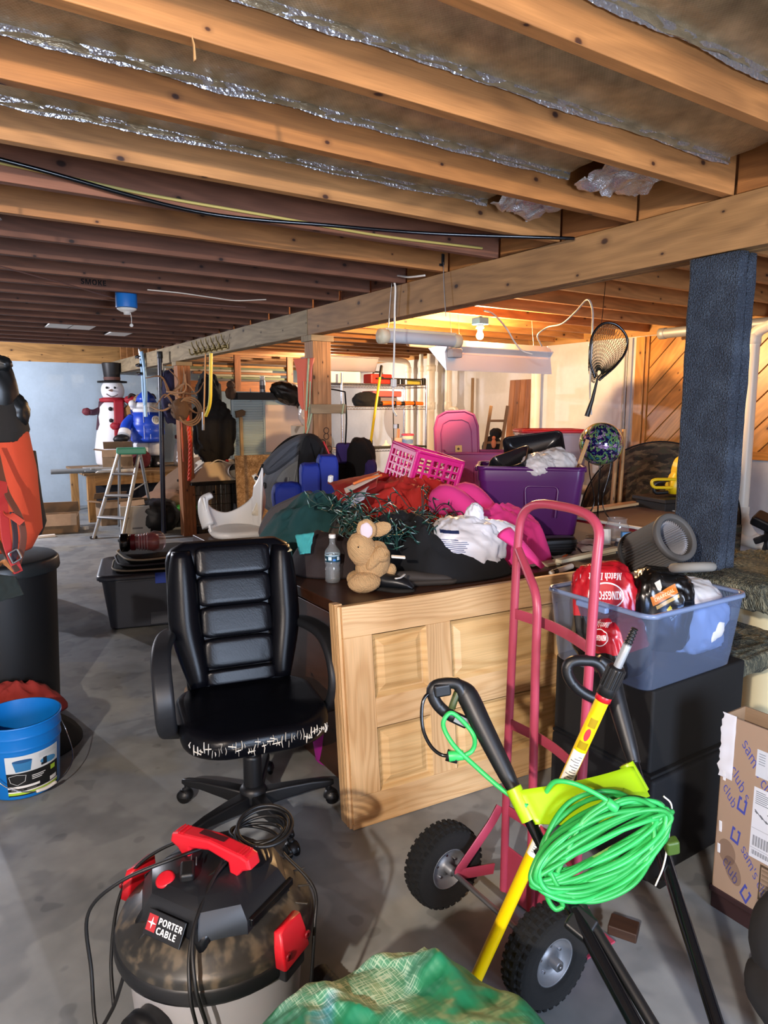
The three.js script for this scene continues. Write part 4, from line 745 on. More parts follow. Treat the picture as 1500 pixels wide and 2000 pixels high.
// ---------------------------------------------------------------- right edge: tote, cabinet, cat tree, box
{
  const x0 = 1.69, x1 = 2.2, z0 = -1.62, z1 = -1.2, yb = 0.655, h = 0.255;
  // black cabinet under the tote
  const c = thing('black_cabinet', 'matt black cabinet standing under the translucent blue tote', 'cabinet', [2.03, 0, -1.42]);
  const bk = mat(0x020203, 0.8), nv = mat(0x05070c, 0.8);
  part('cabinet_body', bx(0.5, 0.275, 0.4, 0.01, 2), bk, c, [0.0, 0.512, -0.02]);
  part('lower_chest', bx(0.54, 0.34, 0.42, 0.012, 2), nv, c, [0.0, 0.2, 0.0]);
  for (const x of [-0.2, 0.25]) for (const z of [-0.2, 0.2]) part('foot', bx(0.05, 0.03, 0.05, 0.005), bk, c, [x, 0.015, z]);
  part('ledge', bx(0.52, 0.012, 0.41, 0.004), bk, c, [0, 0.372, -0.01]);
  // translucent storage tote, open at the top
  const t = thing('storage_tote', 'translucent blue storage tote holding charcoal bags and a pleated filter', 'tote', [(x0 + x1) / 2, yb, (z0 + z1) / 2]);
  const W = x1 - x0, D = z1 - z0, tp = 0.88;
  const blue = mat(0xb4caf0, 0.22, { transmission: 0.88, thickness: 0, side: THREE.DoubleSide });
  const ring = (k, y, r = 0.035) => rrect(W * k, D * k, r, y, 5);
  part('tote_shell', loft([ring(tp * 0.96, 0.004), ring(tp, 0.012), ring(tp + 0.02, 0.05), ring(0.975, h - 0.02), ring(0.985, h - 0.012)], { capB: false }), blue, t);
  part('tote_rim', sweep(ring(0.99, h - 0.006, 0.04), 1, { closed: true, profile: [[-0.006, -0.007], [0.011, -0.007], [0.013, 0.004], [-0.002, 0.006]], up: V(0, 1, 0) }), mat(0xa9bfe4, 0.22, { transmission: 0.55, thickness: 0 }), t);
  for (const s of [-1, 1]) part('rim_handle', bx(0.02, 0.02, 0.12, 0.006), mat(0x9db6e2, 0.3, { transmission: 0.5, thickness: 0 }), t, [s * (W / 2 + 0.006), h - 0.02, 0]);
  // charcoal bags, upside down
  const bagTex = (bg, draw) => canvasTex(512, 512, (g, w, h) => { g.fillStyle = bg; g.fillRect(0, 0, w, h); draw(g, w, h); });
  const redBag = bagTex('#a81420', (g, w, h) => {
    g.save(); g.translate(w / 2, h / 2); g.rotate(Math.PI); g.translate(-w / 2, -h / 2);
    g.fillStyle = '#efeae6'; g.beginPath(); g.ellipse(256, 285, 215, 108, 0, 0, 7); g.fill(); g.fillStyle = '#a81420'; g.beginPath(); g.ellipse(256, 285, 202, 96, 0, 0, 7); g.fill();
    g.fillStyle = '#f2eeea'; g.font = 'bold 92px sans-serif'; g.textAlign = 'center'; g.textBaseline = 'middle'; g.fillText('KINGSFORD', 256, 290, 370); g.font = 'italic bold 78px serif'; g.fillText('Match Light', 256, 440, 400);
    g.fillStyle = '#15100e'; g.beginPath(); g.moveTo(0, 60); g.bezierCurveTo(150, 160, 300, 20, 512, 120); g.lineTo(512, 0); g.lineTo(0, 0); g.fill(); g.restore();
  });
  const blackBag = bagTex('#0b0a0a', (g, w, h) => {
    g.save(); g.translate(w / 2, h / 2); g.rotate(-0.55); g.translate(-w / 2, -h / 2);
    g.fillStyle = '#c2702a'; g.fillRect(90, 150, 330, 100); g.fillStyle = '#d8c49a'; g.font = 'bold 50px sans-serif'; g.textAlign = 'center'; g.fillText('CHARCOAL', 256, 220, 300); g.fillStyle = '#b89a5e'; g.fillRect(120, 262, 300, 36);
    g.fillStyle = '#c9c2b4'; g.beginPath(); g.moveTo(190, 40); g.lineTo(270, 40); g.lineTo(260, 120); g.lineTo(230, 142); g.lineTo(200, 120); g.fill(); g.restore();
    g.save(); g.translate(360, 390); g.rotate(0.7); g.fillStyle = '#d8d8c0'; g.font = 'bold 46px sans-serif'; g.fillText('SURE', -60, 0); g.fillText('FIRE', -50, 44); g.fillStyle = '#cfc02a'; g.fillRect(-90, -40, 36, 60); g.restore();
    g.strokeStyle = 'rgba(210,210,215,0.35)'; g.lineWidth = 2; for (let i = 0; i < 46; i++) { g.beginPath(); const x = (i * 131) % 512, y = (i * 197) % 512; g.moveTo(x, y); g.lineTo(x + (i * 29 % 60) - 30, y + (i * 17 % 44) - 22); g.stroke(); }
  });
  const bag = (rx, ry, rz, s, rid = 0.07) => { const g = blob(rx, ry, rz, { det: 40, amp: 0.07, rid, rf: 3.2, s, sq: 0.62 }), p = g.attributes.position, uv = g.attributes.uv; for (let i = 0; i < p.count; i++) uv.setXY(i, p.getX(i) / rx / 2.1 * 1.7 + 0.5, 0.557 + (p.getY(i) / ry - 0.42) / 2.1 * 1.7); return g; };
  const film = (map) => mat(0xffffff, 0.25, { map, specularIntensity: 1 });
  one('charcoal_bag', 'red crumpled charcoal bag stood upside down in the blue tote', 'bag', bag(0.105, 0.165, 0.065, 3), film(redBag), [1.795, yb + 0.18, -1.45], [-0.15, -0.8, 0.05]);
  one('charcoal_bag', 'black crumpled charcoal bag with orange band under the pleated filter', 'bag', bag(0.1, 0.13, 0.1, 8), film(blackBag), [1.94, yb + 0.2, -1.36], [-0.1, -0.75, -0.12]);
  one('charcoal_bag', 'red and black charcoal bag slumped low against the left wall of the blue tote', 'bag', bag(0.06, 0.1, 0.1, 15), film(redBag), [1.765, yb + 0.11, -1.36], [0.0, -1.5, 0.2]);
  one('plastic_sack', 'white plastic sack filling the right end of the blue tote', 'sack', blob(0.11, 0.12, 0.14, { det: 30, amp: 0.1, rid: 0.12, rf: 3, s: 4, flat: 0.9, sq: 0.8 }), mat(0xdedfe2, 0.4, { transmission: 0.2, thickness: 0 }), [2.06, yb + 0.165, -1.36]);
  one('plastic_sack', 'clear crumpled plastic sack behind the red charcoal bag', 'sack', blob(0.09, 0.05, 0.06, { det: 30, amp: 0.15, rid: 0.14, rf: 4, s: 24 }), mat(0xcfd6de, 0.25, { transmission: 0.4, thickness: 0 }), [1.84, yb + 0.27, -1.5]);
  // pleated cartridge filter
  const f = thing('cartridge_filter', 'grey pleated cartridge filter lying tilted on the black charcoal bag', 'filter', [2.07, yb + 0.375, -1.47], R(0));
  const axis = V(...[1.922, 1.053, -1.256]).sub(V(...[1.957, 0.903, -1.472])).normalize(); axis.y -= 0.1; axis.normalize();
  const qf = new THREE.Quaternion().setFromUnitVectors(V(0, 1, 0), axis); f.quaternion.copy(qf);
  const pleat = (r, n, y) => Array.from({ length: n * 2 }, (_, i) => { const a = i / (n * 2) * 6.2832, q = r * (i % 2 ? 1 : 0.84); return [Math.cos(a) * q, y, Math.sin(a) * q]; });
  part('pleats', crease(loft([-0.085, -0.03, 0.03, 0.085].map((y, i) => pleat(0.079 + 0.003 * n3(i, 1, 1), 46, y).map(([x, yy, z]) => [x, yy + 0.004 * n3(x * 30, z * 30, i), z])), { capA: true, capB: false }), 20), mat(0x5e5c5a, 0.9), f);
  part('inner_pleats', crease(loft([-0.08, 0.085].map((y) => pleat(0.064, 46, y)), { capA: true, capB: false }), 20), mat(0x9a9ca4, 0.9, { side: THREE.DoubleSide }), f);
  part('end_ring', lathe([[0.064, 0.08], [0.081, 0.08], [0.085, 0.088], [0.085, 0.1], [0.08, 0.104], [0.068, 0.104], [0.064, 0.1], [0.064, 0.08]], 48), mat(0x484644, 0.7), f);
  part('end_cap', lathe([[0, -0.1], [0.082, -0.1], [0.085, -0.09], [0.082, -0.082], [0, -0.082]], 48), mat(0x222222, 0.8), f);
  one('filter_gasket', 'grey rubber ring under the rim of the pleated filter', 'ring', new THREE.TorusGeometry(0.055, 0.014, 12, 40), mat(0x77756f, 0.8), [1.935, 1.017, -1.241], [1.3, -0.5, 0.5]);
}
{
  // shaggy carpeted cat tree
  const t = thing('cat_tree', 'shaggy grey-green carpeted cat tree behind the blue tote', 'cat tree', [2.62, 0, -1.42]);
  const shag = (w, h, d, s) => { const g = blob(w / 2, h / 2, d / 2, { det: 60, amp: 0, sq: 0.3 }), p = g.attributes.position; for (let i = 0; i < p.count; i++) { const x = p.getX(i), y = p.getY(i), z = p.getZ(i), k = 0.012 * n3(x * 40 + s, y * 40, z * 40) + 0.012 * ridge(x * 14, y * 14 + s, z * 14, 2); p.setXYZ(i, x + k * Math.sign(x), y + k * Math.sign(y), z + k * Math.sign(z)); } g.computeVertexNormals(); return g; };
  part('upper_platform', shag(0.62, 0.1, 0.5, 1), M.carpetGrey, t, [0.0, 0.86, 0.06]);
  part('lower_platform', shag(0.56, 0.07, 0.36, 5), M.carpetGrey, t, [-0.03, 0.55, -0.1]);
  part('base_platform', shag(0.62, 0.06, 0.5, 8), M.carpetGrey, t, [0.02, 0.03, 0.0]);
  part('post', uvm(bx(0.11, 0.8, 0.11, 0.02), 'y'), mat(0x2c2218, 0.95), t, [0.066, 0.43, -0.2]);
  part('post', uvm(bx(0.1, 0.8, 0.1, 0.02), 'y'), mat(0x33281c, 0.95), t, [0.27, 0.43, 0.1]);
  one('pine_sheet', 'bare cream wooden sheet standing behind the printed cardboard box', 'board', board(0.7, 0.6, 0.02, 'x'), mat(0xeee0b4, 0.6), [3.12, 0.3, -1.58], [0, -1.0, 0]);
  // shipping box with printed sides
  const boxTex = canvasTex(1024, 1024, (g, w, h) => {
    g.fillStyle = '#9c8470'; g.fillRect(0, 0, w, h); g.fillStyle = '#3c449a';
    const word = (s, x, y, a, px = 92, flip = 1) => { g.save(); g.translate(x, y); g.rotate(a); g.scale(1, flip); g.font = px + 'px sans-serif'; g.fillText(s, 0, 0); g.restore(); };
    const dia = (x, y, a) => { g.save(); g.translate(x, y); g.rotate(a); g.strokeStyle = '#3c449a'; g.lineWidth = 16; g.strokeRect(-34, -34, 68, 68); g.fillStyle = '#9c8470'; g.fillRect(-12, -50, 24, 24); g.restore(); };
    word("sam's club", 180, 130, 0.72); word('club s', 90, 300, 0.72, 88); word("club", 30, 420, 0.7, 80); dia(230, 470, 0.2); dia(190, 660, 0.2); word("sam's club", 250, 720, 0.72, 80); word('club', 80, 850, 0.6, 92); dia(330, 960, 0.6); word("sam's", 700, 860, 0.7);
    g.fillStyle = '#c2c8d2'; g.fillRect(330, 120, 190, 150); g.fillStyle = '#77808c'; for (let i = 0; i < 5; i++) g.fillRect(350, 140 + i * 14, 60, 4); g.fillStyle = '#444'; g.fillRect(445, 210, 30, 48);
    g.fillStyle = '#cdd1da'; g.fillRect(330, 330, 560, 400); g.fillStyle = '#6a7078'; for (let i = 0; i < 7; i++) g.fillRect(350, 350 + i * 11, 90 + (i * 31 % 70), 4); g.fillStyle = '#3a3e46'; for (let i = 0; i < 150; i++) g.fillRect(350 + (i * 53 % 420), 455 + (i * 19 % 50), 8, 4);
    for (let i = 0; i < 70; i++) g.fillRect(350 + i * 6.4, 600, (i * 7 % 4) + 1, 60); for (let i = 0; i < 70; i++) g.fillRect(350 + i * 6, 684, (i * 5 % 4) + 1, 26); g.fillStyle = '#9aa0aa'; g.fillRect(335, 560, 540, 3); g.fillRect(335, 672, 540, 3);
    g.strokeStyle = '#4a3a28'; g.lineWidth = 14; g.strokeRect(450, 750, 130, 190); g.fillStyle = '#5a4834'; for (let i = 0; i < 26; i++) g.fillRect(462, 762 + i * 6.6, 106, (i * 3 % 4) + 1);
    g.fillStyle = 'rgba(70,50,40,0.35)'; g.beginPath(); g.ellipse(120, 780, 90, 70, 0.3, 0, 7); g.fill(); g.beginPath(); g.ellipse(190, 870, 100, 60, 0.6, 0, 7); g.fill();
  });
  const b = thing('shipping_box', 'brown cardboard box with blue printed lettering and white shipping labels', 'box', [2.075, 0.0, -0.86]);
  const H = 0.545, y0 = 0.08;
  const side = extr([[-0.2, 0], [0.2, 0], [0.2, H], [-0.2, H]], 0.006, 0.001), uv = side.attributes.uv, q = side.attributes.position; for (let i = 0; i < uv.count; i++) uv.setXY(i, (q.getX(i) + 0.2) / 0.31, q.getY(i) / H);
  part('printed_side', side, mat(0xffffff, 0.82, { map: boxTex }), b, [-0.21, y0, 0], [0, -Math.PI / 2, 0]);
  for (const z of [-0.2, 0.2]) part('side_panel', uvm(bx(0.1, H, 0.006, 0.001), 'x'), M.card, b, [-0.16, y0 + H / 2, z]);
  part('back_panel', uvm(bx(0.006, H, 0.4, 0.001), 'z'), M.card, b, [-0.11, y0 + H / 2, 0]);
  part('bottom_panel', uvm(bx(0.1, 0.006, 0.4, 0.001), 'x'), M.card, b, [-0.16, y0 + 0.003, 0]);
  part('tape_strip', sheet((u, v) => [-0.2155 - 0.002 * n3(v * 6, u, 1), y0 + H * (1.012 - 0.36 * v), -0.2 + 0.036 * u - 0.012 * (1 - u) * (0.5 + n3(v * 9, 1, 3))], 4, 24, 0.001), mat(0xd9dce6, 0.4), b, null, null, 'torn white packing tape on the corner');
  for (const [y, h] of [[0.36, 0.03], [0.2, 0.035], [0.13, 0.03]]) part('tape_scrap', bx(0.002, h, 0.008, 0.0005), mat(0xe2e4ea, 0.5), b, [-0.2142, y0 + y, -0.188], [0, 0, 0.1]);
  one('dark_crate', 'low dark red crate under the printed cardboard box', 'crate', join([at(bx(0.44, 0.02, 0.42, 0.004), 0, 0.07, 0), ...[-0.19, 0.19].map((x) => at(bx(0.03, 0.06, 0.42, 0.004), x, 0.03, 0)), at(bx(0.44, 0.04, 0.02, 0.004), 0, 0.04, 0.2)]), mat(0x2a1012, 0.8), [2.08, 0, -0.86]);
  one('leather_boot', 'grey rounded leather boot at the bottom right corner', 'boot', join([at(blob(0.11, 0.1, 0.16, { amp: 0.06, s: 3, flat: 0.8 }), 0, 0.09, 0), at(blob(0.08, 0.14, 0.09, { amp: 0.05, s: 6, flat: 0.9 }), 0.02, 0.2, -0.08)]), mat(0x26282c, 0.7), [1.642, 0, -0.663]);
}
// ---------------------------------------------------------------- workbench and what lies on it
const TB = 0.78;
{
  const t = thing('workbench', 'dark stained wooden workbench buried under clothes behind the pine door', 'workbench', [2.335, 0, -3.05]);
  part('bench_top', board(2.25, 0.045, 1.78, 'x', 0.006), M.darkWood, t, [0, TB - 0.0225, 0]);
  part('apron', board(2.19, 0.12, 0.03, 'x'), M.darkWood, t, [0, TB - 0.105, 0.84]); part('apron', board(2.19, 0.12, 0.03, 'x'), M.darkWood, t, [0, TB - 0.105, -0.84]);
  for (const s of [-1, 1]) part('end_panel', board(0.03, TB - 0.1, 1.6, 'z'), M.darkWood, t, [s * 1.06, (TB - 0.1) / 2 + 0.02, 0]);
  part('lower_shelf', board(2.1, 0.03, 1.5, 'x'), M.darkWood, t, [0, 0.2, 0]);
}
const tote = (name, label, W, D, H, m, pos, turn, o = {}) => {
  const t = thing(name, label, 'tote', pos, turn, o.group), tp = o.taper || 0.86, r = 0.05;
  part('tote_body', loft([rrect(W * tp * 0.97, D * tp * 0.97, r, 0.002), rrect(W * tp, D * tp, r, 0.014), rrect(W * 0.95, D * 0.95, r, H * 0.78), rrect(W * 0.965, D * 0.965, r, H * 0.8), rrect(W * 0.975, D * 0.975, r, H), rrect(W * 0.955, D * 0.955, r, H), rrect(W * 0.94, D * 0.94, r, H * 0.78), rrect(W * tp * 0.97, D * tp * 0.97, r, 0.02)]), m, t);
  part('tote_rim', sweep(rrect(W * 0.985, D * 0.985, r, H - 0.008), 1, { closed: true, profile: [[-0.006, -0.014], [0.012, -0.014], [0.014, 0.004], [-0.004, 0.008]], up: V(0, 1, 0) }), m, t);
  if (o.recess) for (const s of [-1, 1]) {
        part('handle_ridge', sweep(roundPath([[-0.13 * W, -0.34 * H, 0], [-0.15 * W, 0.1 * H, 0], [0.15 * W, 0.1 * H, 0], [0.13 * W, -0.34 * H, 0]], 0.03, 5), 0.009, { n: 8 }), m, t, [0.06, H * 0.62, s * D * 0.462], [-s * 0.09, 0, 0]);
  }
  for (const s of [-1, 1]) part('grip', bx(0.03, 0.03, D * 0.4, 0.01), m, t, [s * W * 0.495, H - 0.025, 0]);
  if (o.lid) { part('lid', loft([rrect(W * 1.0, D * 1.0, r, H - 0.006), rrect(W * 1.02, D * 1.02, r, H + 0.004), rrect(W * 1.02, D * 1.02, r, H + 0.016), rrect(W * 0.96, D * 0.96, r, H + 0.028), rrect(W * 0.88, D * 0.88, r, H + 0.03), rrect(W * 0.86, D * 0.86, r, H + 0.022)]), o.lid, t); }
  return t;
};
{
  // water bottle
  const b = thing('water_bottle', 'clear plastic water bottle with white cap at the workbench edge', 'bottle', [1.357, 0.78, -2.505]);
  const pet = mat(0xf4f8fa, 0.06, { transmission: 0.9, thickness: 0, side: THREE.DoubleSide });
  const pr = []; for (let i = 0; i <= 26; i++) { const y = i / 26; let r = y < 0.03 ? 0.027 : y < 0.62 ? 0.0325 - (y < 0.3 ? 0.0016 * Math.abs(Math.sin(y * 52)) : 0) : y < 0.86 ? mix(0.0325, 0.0125, sm(0.66, 0.86, y)) : 0.0122; if (y > 0.34 && y < 0.42) r -= 0.003; pr.push([r, y * 0.195]); }
  part('bottle_body', lathe([[0, 0.006], ...pr], 32), pet, b);
  part('cap', lathe([[0, 0.206], [0.0135, 0.206], [0.0145, 0.203], [0.0145, 0.19], [0.013, 0.19]], 24), M.white, b);
  part('bottle_label', new THREE.CylinderGeometry(0.0329, 0.0329, 0.03, 32, 1, true).translate(0, 0.107, 0), mat(0xffffff, 0.4, { side: THREE.DoubleSide, map: canvasTex(512, 128, (g, w, h) => { g.fillStyle = '#123a4a'; g.fillRect(0, 0, w, h); g.fillStyle = '#9fb8c4'; g.fillRect(0, 0, w, 22); g.fillStyle = '#cfdde2'; for (let i = 0; i < 5; i++) { g.fillRect(i * 104 + 10, 32, 36, 62); g.fillStyle = i % 2 ? '#cfdde2' : '#2b74c8'; g.fillRect(i * 104 + 60, 70, 30, 34); g.fillStyle = '#cfdde2'; } }) }), b);
}
{
  // plush rabbit, sitting in profile
  const tan = mat(0xb89468, 1, { bumpMap: rep(grainBump, 6, 6), bumpScale: 0.004, sheen: 0.4, sheenRoughness: 0.7, sheenColor: C(0xd8b488) });
  const p0 = [1.431, 0.78, -2.327], t = thing('plush_rabbit', 'tan plush rabbit slumped sideways with white-lined ear beside the water bottle', 'plush toy', p0, R(-33));
  const S = 1 / 1350 * 2.74, at2 = (x, y, z = 0) => [(x - 722) * S, (1150 - y) * S, z];
  const fz = (rx, ry, rz, s) => blob(rx * S, ry * S, rz * S, { det: 24, amp: 0.05, rid: 0.025, rf: 6, s });
  const body = part('body', fz(33, 46, 30, 1), tan, t, at2(728, 1098), [0, 0, -0.3]);
  part('head', fz(28, 35, 27, 2), tan, t, at2(707, 1068, 0.02), [0, 0, 0.35]);
  const ear = part('ear', fz(19, 20, 7, 3), tan, t, at2(716, 1027, 0.03), [0, 0, 0.1]); part('ear_lining', fz(12, 15, 4, 3), mat(0xd8c8d0, 0.95), ear, [0, -0.002, 0.011]);
  part('ear', fz(24, 14, 7, 4), tan, t, at2(742, 1029, 0.0), [0, -0.2, 0.35]);
  part('eye', new THREE.SphereGeometry(0.0035, 12, 8), M.blackShiny, t, at2(701, 1058, 0.072));
  part('arm', fz(17, 16, 14, 5), tan, t, at2(745, 1075, 0.045)); part('arm', fz(12, 25, 12, 7), tan, t, at2(732, 1085, 0.05), [0, 0, -0.6]);
  part('leg', fz(32, 20, 22, 6), tan, t, at2(712, 1130, 0.055), [0, 0, 0.1]); part('leg', fz(24, 19, 20, 9), tan, t, at2(700, 1132, -0.01), [0, 0, -0.2]);
  part('tail', fz(11, 13, 11, 10), tan, t, at2(764, 1112, -0.01)); void body;
}
// shoes
{
  const sole = mat(0x1c1a18, 0.8);
  const s1 = thing('leather_shoe', 'black leather shoe lying toe forward against the plush rabbit', 'shoe', [1.474, 0.78, -2.28], R(38));
  const foot = (h) => loft(Array.from({ length: 14 }, (_, i) => { const k = i / 13, z = mix(-0.13, 0.12, k), w = 0.036 * Math.pow(Math.sin(Math.PI * (0.08 + 0.86 * k)), 0.45), hh = h * (k > 0.6 ? 0.72 * Math.sqrt(Math.max(0.08, 1 - ((k - 0.6) / 0.41) ** 2)) : mix(1, 0.74, sm(0.25, 0.6, k))); return Array.from({ length: 18 }, (_, j) => { const a = j / 18 * 2 * Math.PI; return [Math.cos(a) * w, 0.012 + Math.max(-0.006, (Math.sin(a) * 0.5 + 0.5) * hh), z]; }); }));
  part('upper', foot(0.075), mat(0x14161a, 0.36), s1); part('sole', at(extr(smooth2([[-0.033, -0.11], [0, -0.13], [0.033, -0.11], [0.028, -0.02], [0.04, 0.06], [0, 0.125], [-0.04, 0.06], [-0.028, -0.02]]), 0.014, 0.004), 0, 0.007, 0, Math.PI / 2, 0, 0), sole, s1);
  const s2 = thing('clog', 'flat dark clog with thick worn sole in front of the black clothes', 'shoe', [1.672, 0.78, -2.271], R(66));
  part('upper', foot(0.045), mat(0x3a332e, 0.8), s2); part('sole', loft([rrect(0.07, 0.25, 0.034, 0.0, 6), rrect(0.085, 0.27, 0.04, 0.012, 6), rrect(0.08, 0.262, 0.04, 0.022, 6)]), mat(0x37302a, 0.85), s2); part('heel', bx(0.06, 0.02, 0.07, 0.01), mat(0x2a2522, 0.85), s2, [0, 0.01, -0.09]);
}
// garments on the bench: from the back to the front
const heap = (name, label, cat, pts, h, m, y, o = {}) => { const c = pts.reduce((a, p) => [a[0] + p[0] / pts.length, a[1] + p[2] / pts.length], [0, 0]); return one(name, label, cat, drape(pts.map((p) => [p[0] - c[0], p[2] - c[1]]), h, o), m, [c[0], y, c[1]]); };
{
  heap('dark_clothing', 'black clothes spread along the front of the workbench under the light string', 'clothes', [[1.614, 0.78, -2.526], [1.694, 0.78, -2.236], [2.102, 0.78, -2.212], [2.1, 0, -2.45], [2.0, 0, -2.75], [1.6, 0, -2.85], [1.42, 0, -2.7]], 0.18, M.blackCloth, TB, { s: 21, f: 5, fold: 0.5, n: 100 });
  heap('teal_blanket', 'dark teal blanket hanging off the left end of the workbench', 'blanket', [[1.24, 0, -3.1], [1.36, 0, -2.8], [1.6, 0, -2.74], [1.9, 0, -2.95], [1.95, 0, -3.3], [1.8, 0, -3.5], [1.5, 0, -3.45]], 0.23, cloth(0x164446, 0.85), TB, { s: 31, f: 4, fold: 0.4, n: 100 });
  one('turquoise_cloth', 'folded turquoise cloth tucked under the edge of the teal blanket', 'cloth', sheet((u, v) => { const a = V(...[1.273, 0.961, -2.693]), b = V(...[1.343, 0.972, -2.65]), c = V(...[1.262, 0.89, -2.627]), d = V(...[1.299, 0.895, -2.604]); const p = a.lerp(b, u).lerp(c.lerp(d, u), v); return [p.x, p.y, p.z + 0.012 * ridge(u * 3, v * 2, 4, 2)]; }, 16, 12, 0.006), cloth(0x3fa3a3, 0.8));
  heap('brown_bag', 'soft dark brown bag slumped behind the water bottle', 'bag', [[1.3, 0, -2.62], [1.5, 0, -2.5], [1.62, 0, -2.6], [1.62, 0, -2.8], [1.4, 0, -2.88], [1.28, 0, -2.8]], 0.13, cloth(0x2a1e1e, 0.8), TB, { s: 41, f: 5, fold: 0.35, pow: 3 });
  heap('camouflage_cloth', 'camouflage cloth scrap between the brown bag and the rabbit', 'cloth', [[1.45, 0, -2.62], [1.66, 0, -2.56], [1.74, 0, -2.75], [1.6, 0, -2.9], [1.46, 0, -2.84]], 0.19, mat(0xffffff, 0.9, { map: rep(camoTex(), 3, 3) }), TB, { s: 44, f: 6, fold: 0.4 });
  const rj = heap('red_jacket', 'red jacket with white striped lining spread over the clothes pile', 'jacket', [[1.68, 0, -3.15], [1.95, 0, -2.85], [2.12, 0, -2.62], [2.4, 0, -2.72], [2.75, 0, -3.2], [2.7, 0, -3.75], [2.2, 0, -3.9], [1.8, 0, -3.7]], 0.27, cloth(0xc02a22, 0.75), TB, { s: 61, f: 3.4, fold: 0.32, n: 110, rings: 36, pow: 2.8 });
  const jp = rj.position, jo = (p) => V(...p).sub(jp);
  part('striped_lining', sheet((u, v) => { const a = jo([1.661, 1.036, -2.961]), b = jo([1.835, 1.113, -2.982]), c = jo([1.66, 1.027, -2.888]), d = jo([1.746, 1.064, -2.887]); const p = a.lerp(b, u).lerp(c.lerp(d, u), v); return [p.x, p.y + 0.02 * Math.sin(Math.PI * v), p.z]; }, 14, 8, 0.006), mat(0xffffff, 0.85, { map: tex(128, 64, (u, v) => { const s = Math.sin(u * 88) > 0 ? 205 : 165; return [s, s - 6, s]; }) }), rj);
  part('collar', sheet((u, v) => { const a = jo([1.694, 1.118, -3.17]), b = jo([2.014, 1.157, -3.151]), c = jo([1.648, 1.036, -2.969]), d = jo([1.853, 1.11, -2.947]); const p = a.lerp(b, u).lerp(c.lerp(d, u), v); return [p.x, p.y + 0.03 * Math.sin(Math.PI * v) + 0.008 * ridge(u * 4, v * 3, 2, 2), p.z]; }, 18, 10, 0.008), cloth(0x9a2420, 0.8), rj);
  part('reflective_band', sheet((u, v) => { const a = jo([1.664, 1.096, -2.945]), b = jo([1.863, 1.161, -2.949]), c = jo([1.661, 1.074, -2.919]), d = jo([1.86, 1.148, -2.924]); const p = a.lerp(b, u).lerp(c.lerp(d, u), v); return [p.x, p.y + 0.02, p.z]; }, 8, 2, 0.003), mat(0xb8a898, 0.6), rj);
  part('orange_trim', tube([[1.704, 1.114, -2.923], [1.78, 1.135, -2.926], [1.877, 1.146, -2.937]].map((p) => jo(p).add(V(0, 0.025, 0))), 0.007, 6, 14), mat(0xe07030, 0.6), rj);
}
function camoTex() { return tex(256, 256, (u, v) => { const a = pn(u, v, 5, 5, 3, 4), b = pn(u, v, 7, 7, 9, 3); return a > 0.1 ? [36, 32, 26] : b > 0.1 ? [92, 80, 60] : b < -0.15 ? [58, 56, 40] : [66, 54, 42]; }); }
// light string: green wire tangle with small lamps
{
  const t = thing('light_string', 'tangled green light string with small clear lamps on the black clothes', 'light string', [1.95, TB, -2.8]);
  const wire = mat(0x0f3a34, 0.5), gsk = mat(0x14463a, 0.45), glass = mat(0xa9c4c4, 0.1, { transmission: 0.4, thickness: 0 });
  const base = (x, z) => 0.17 + 0.12 * sm(-2.45, -3.05, z) + 0.05 * n3(x * 4, z * 4, 3);
  const lamps = [], sockets = [];
  for (let k = 0; k < 26; k++) {
    let x = rr(1.48, 2.05), z = rr(-2.42, -2.8), a = rr(0, 6.28); const P = [];
    for (let i = 0; i < 14; i++) {
      a += rr(-1.3, 1.3); x += Math.cos(a) * 0.06; z += Math.sin(a) * 0.06; if (x < 1.45 || x > 2.1) a = Math.PI - a; if (z > -2.38 || z < -2.85) a = -a; x = clamp(x, 1.43, 2.12); z = clamp(z, -2.9, -2.36);
      P.push([x - 1.95, base(x, z) + rr(-0.01, 0.075), z + 2.8]);
      if (i % 2) { const d = V(rr(-1, 1), rr(-0.3, 1), rr(-1, 1)).normalize(), p = V(...P[i]), q = p.clone().addScaledVector(d, 0.02), e = q.clone().addScaledVector(d, 0.02); sockets.push(sweep([p, q], 0.0045, { n: 5 })); lamps.push(sweep([q, e], (s) => 0.003 * (1 - 0.7 * s), { n: 5 })); }
    }
    part('wire_run', tube(P, 0.0024, 5, 70), wire, t);
  }
  const s = part('lamp_sockets', join(sockets), gsk, t); s.userData.kind = 'stuff';
  const l = part('lamps', join(lamps), glass, t); l.userData.kind = 'stuff';
  part('white_plug', bx(0.024, 0.035, 0.02, 0.005), M.white, t, [-0.32, 0.38, -0.22], [0.3, 0.4, 0.2]);
}
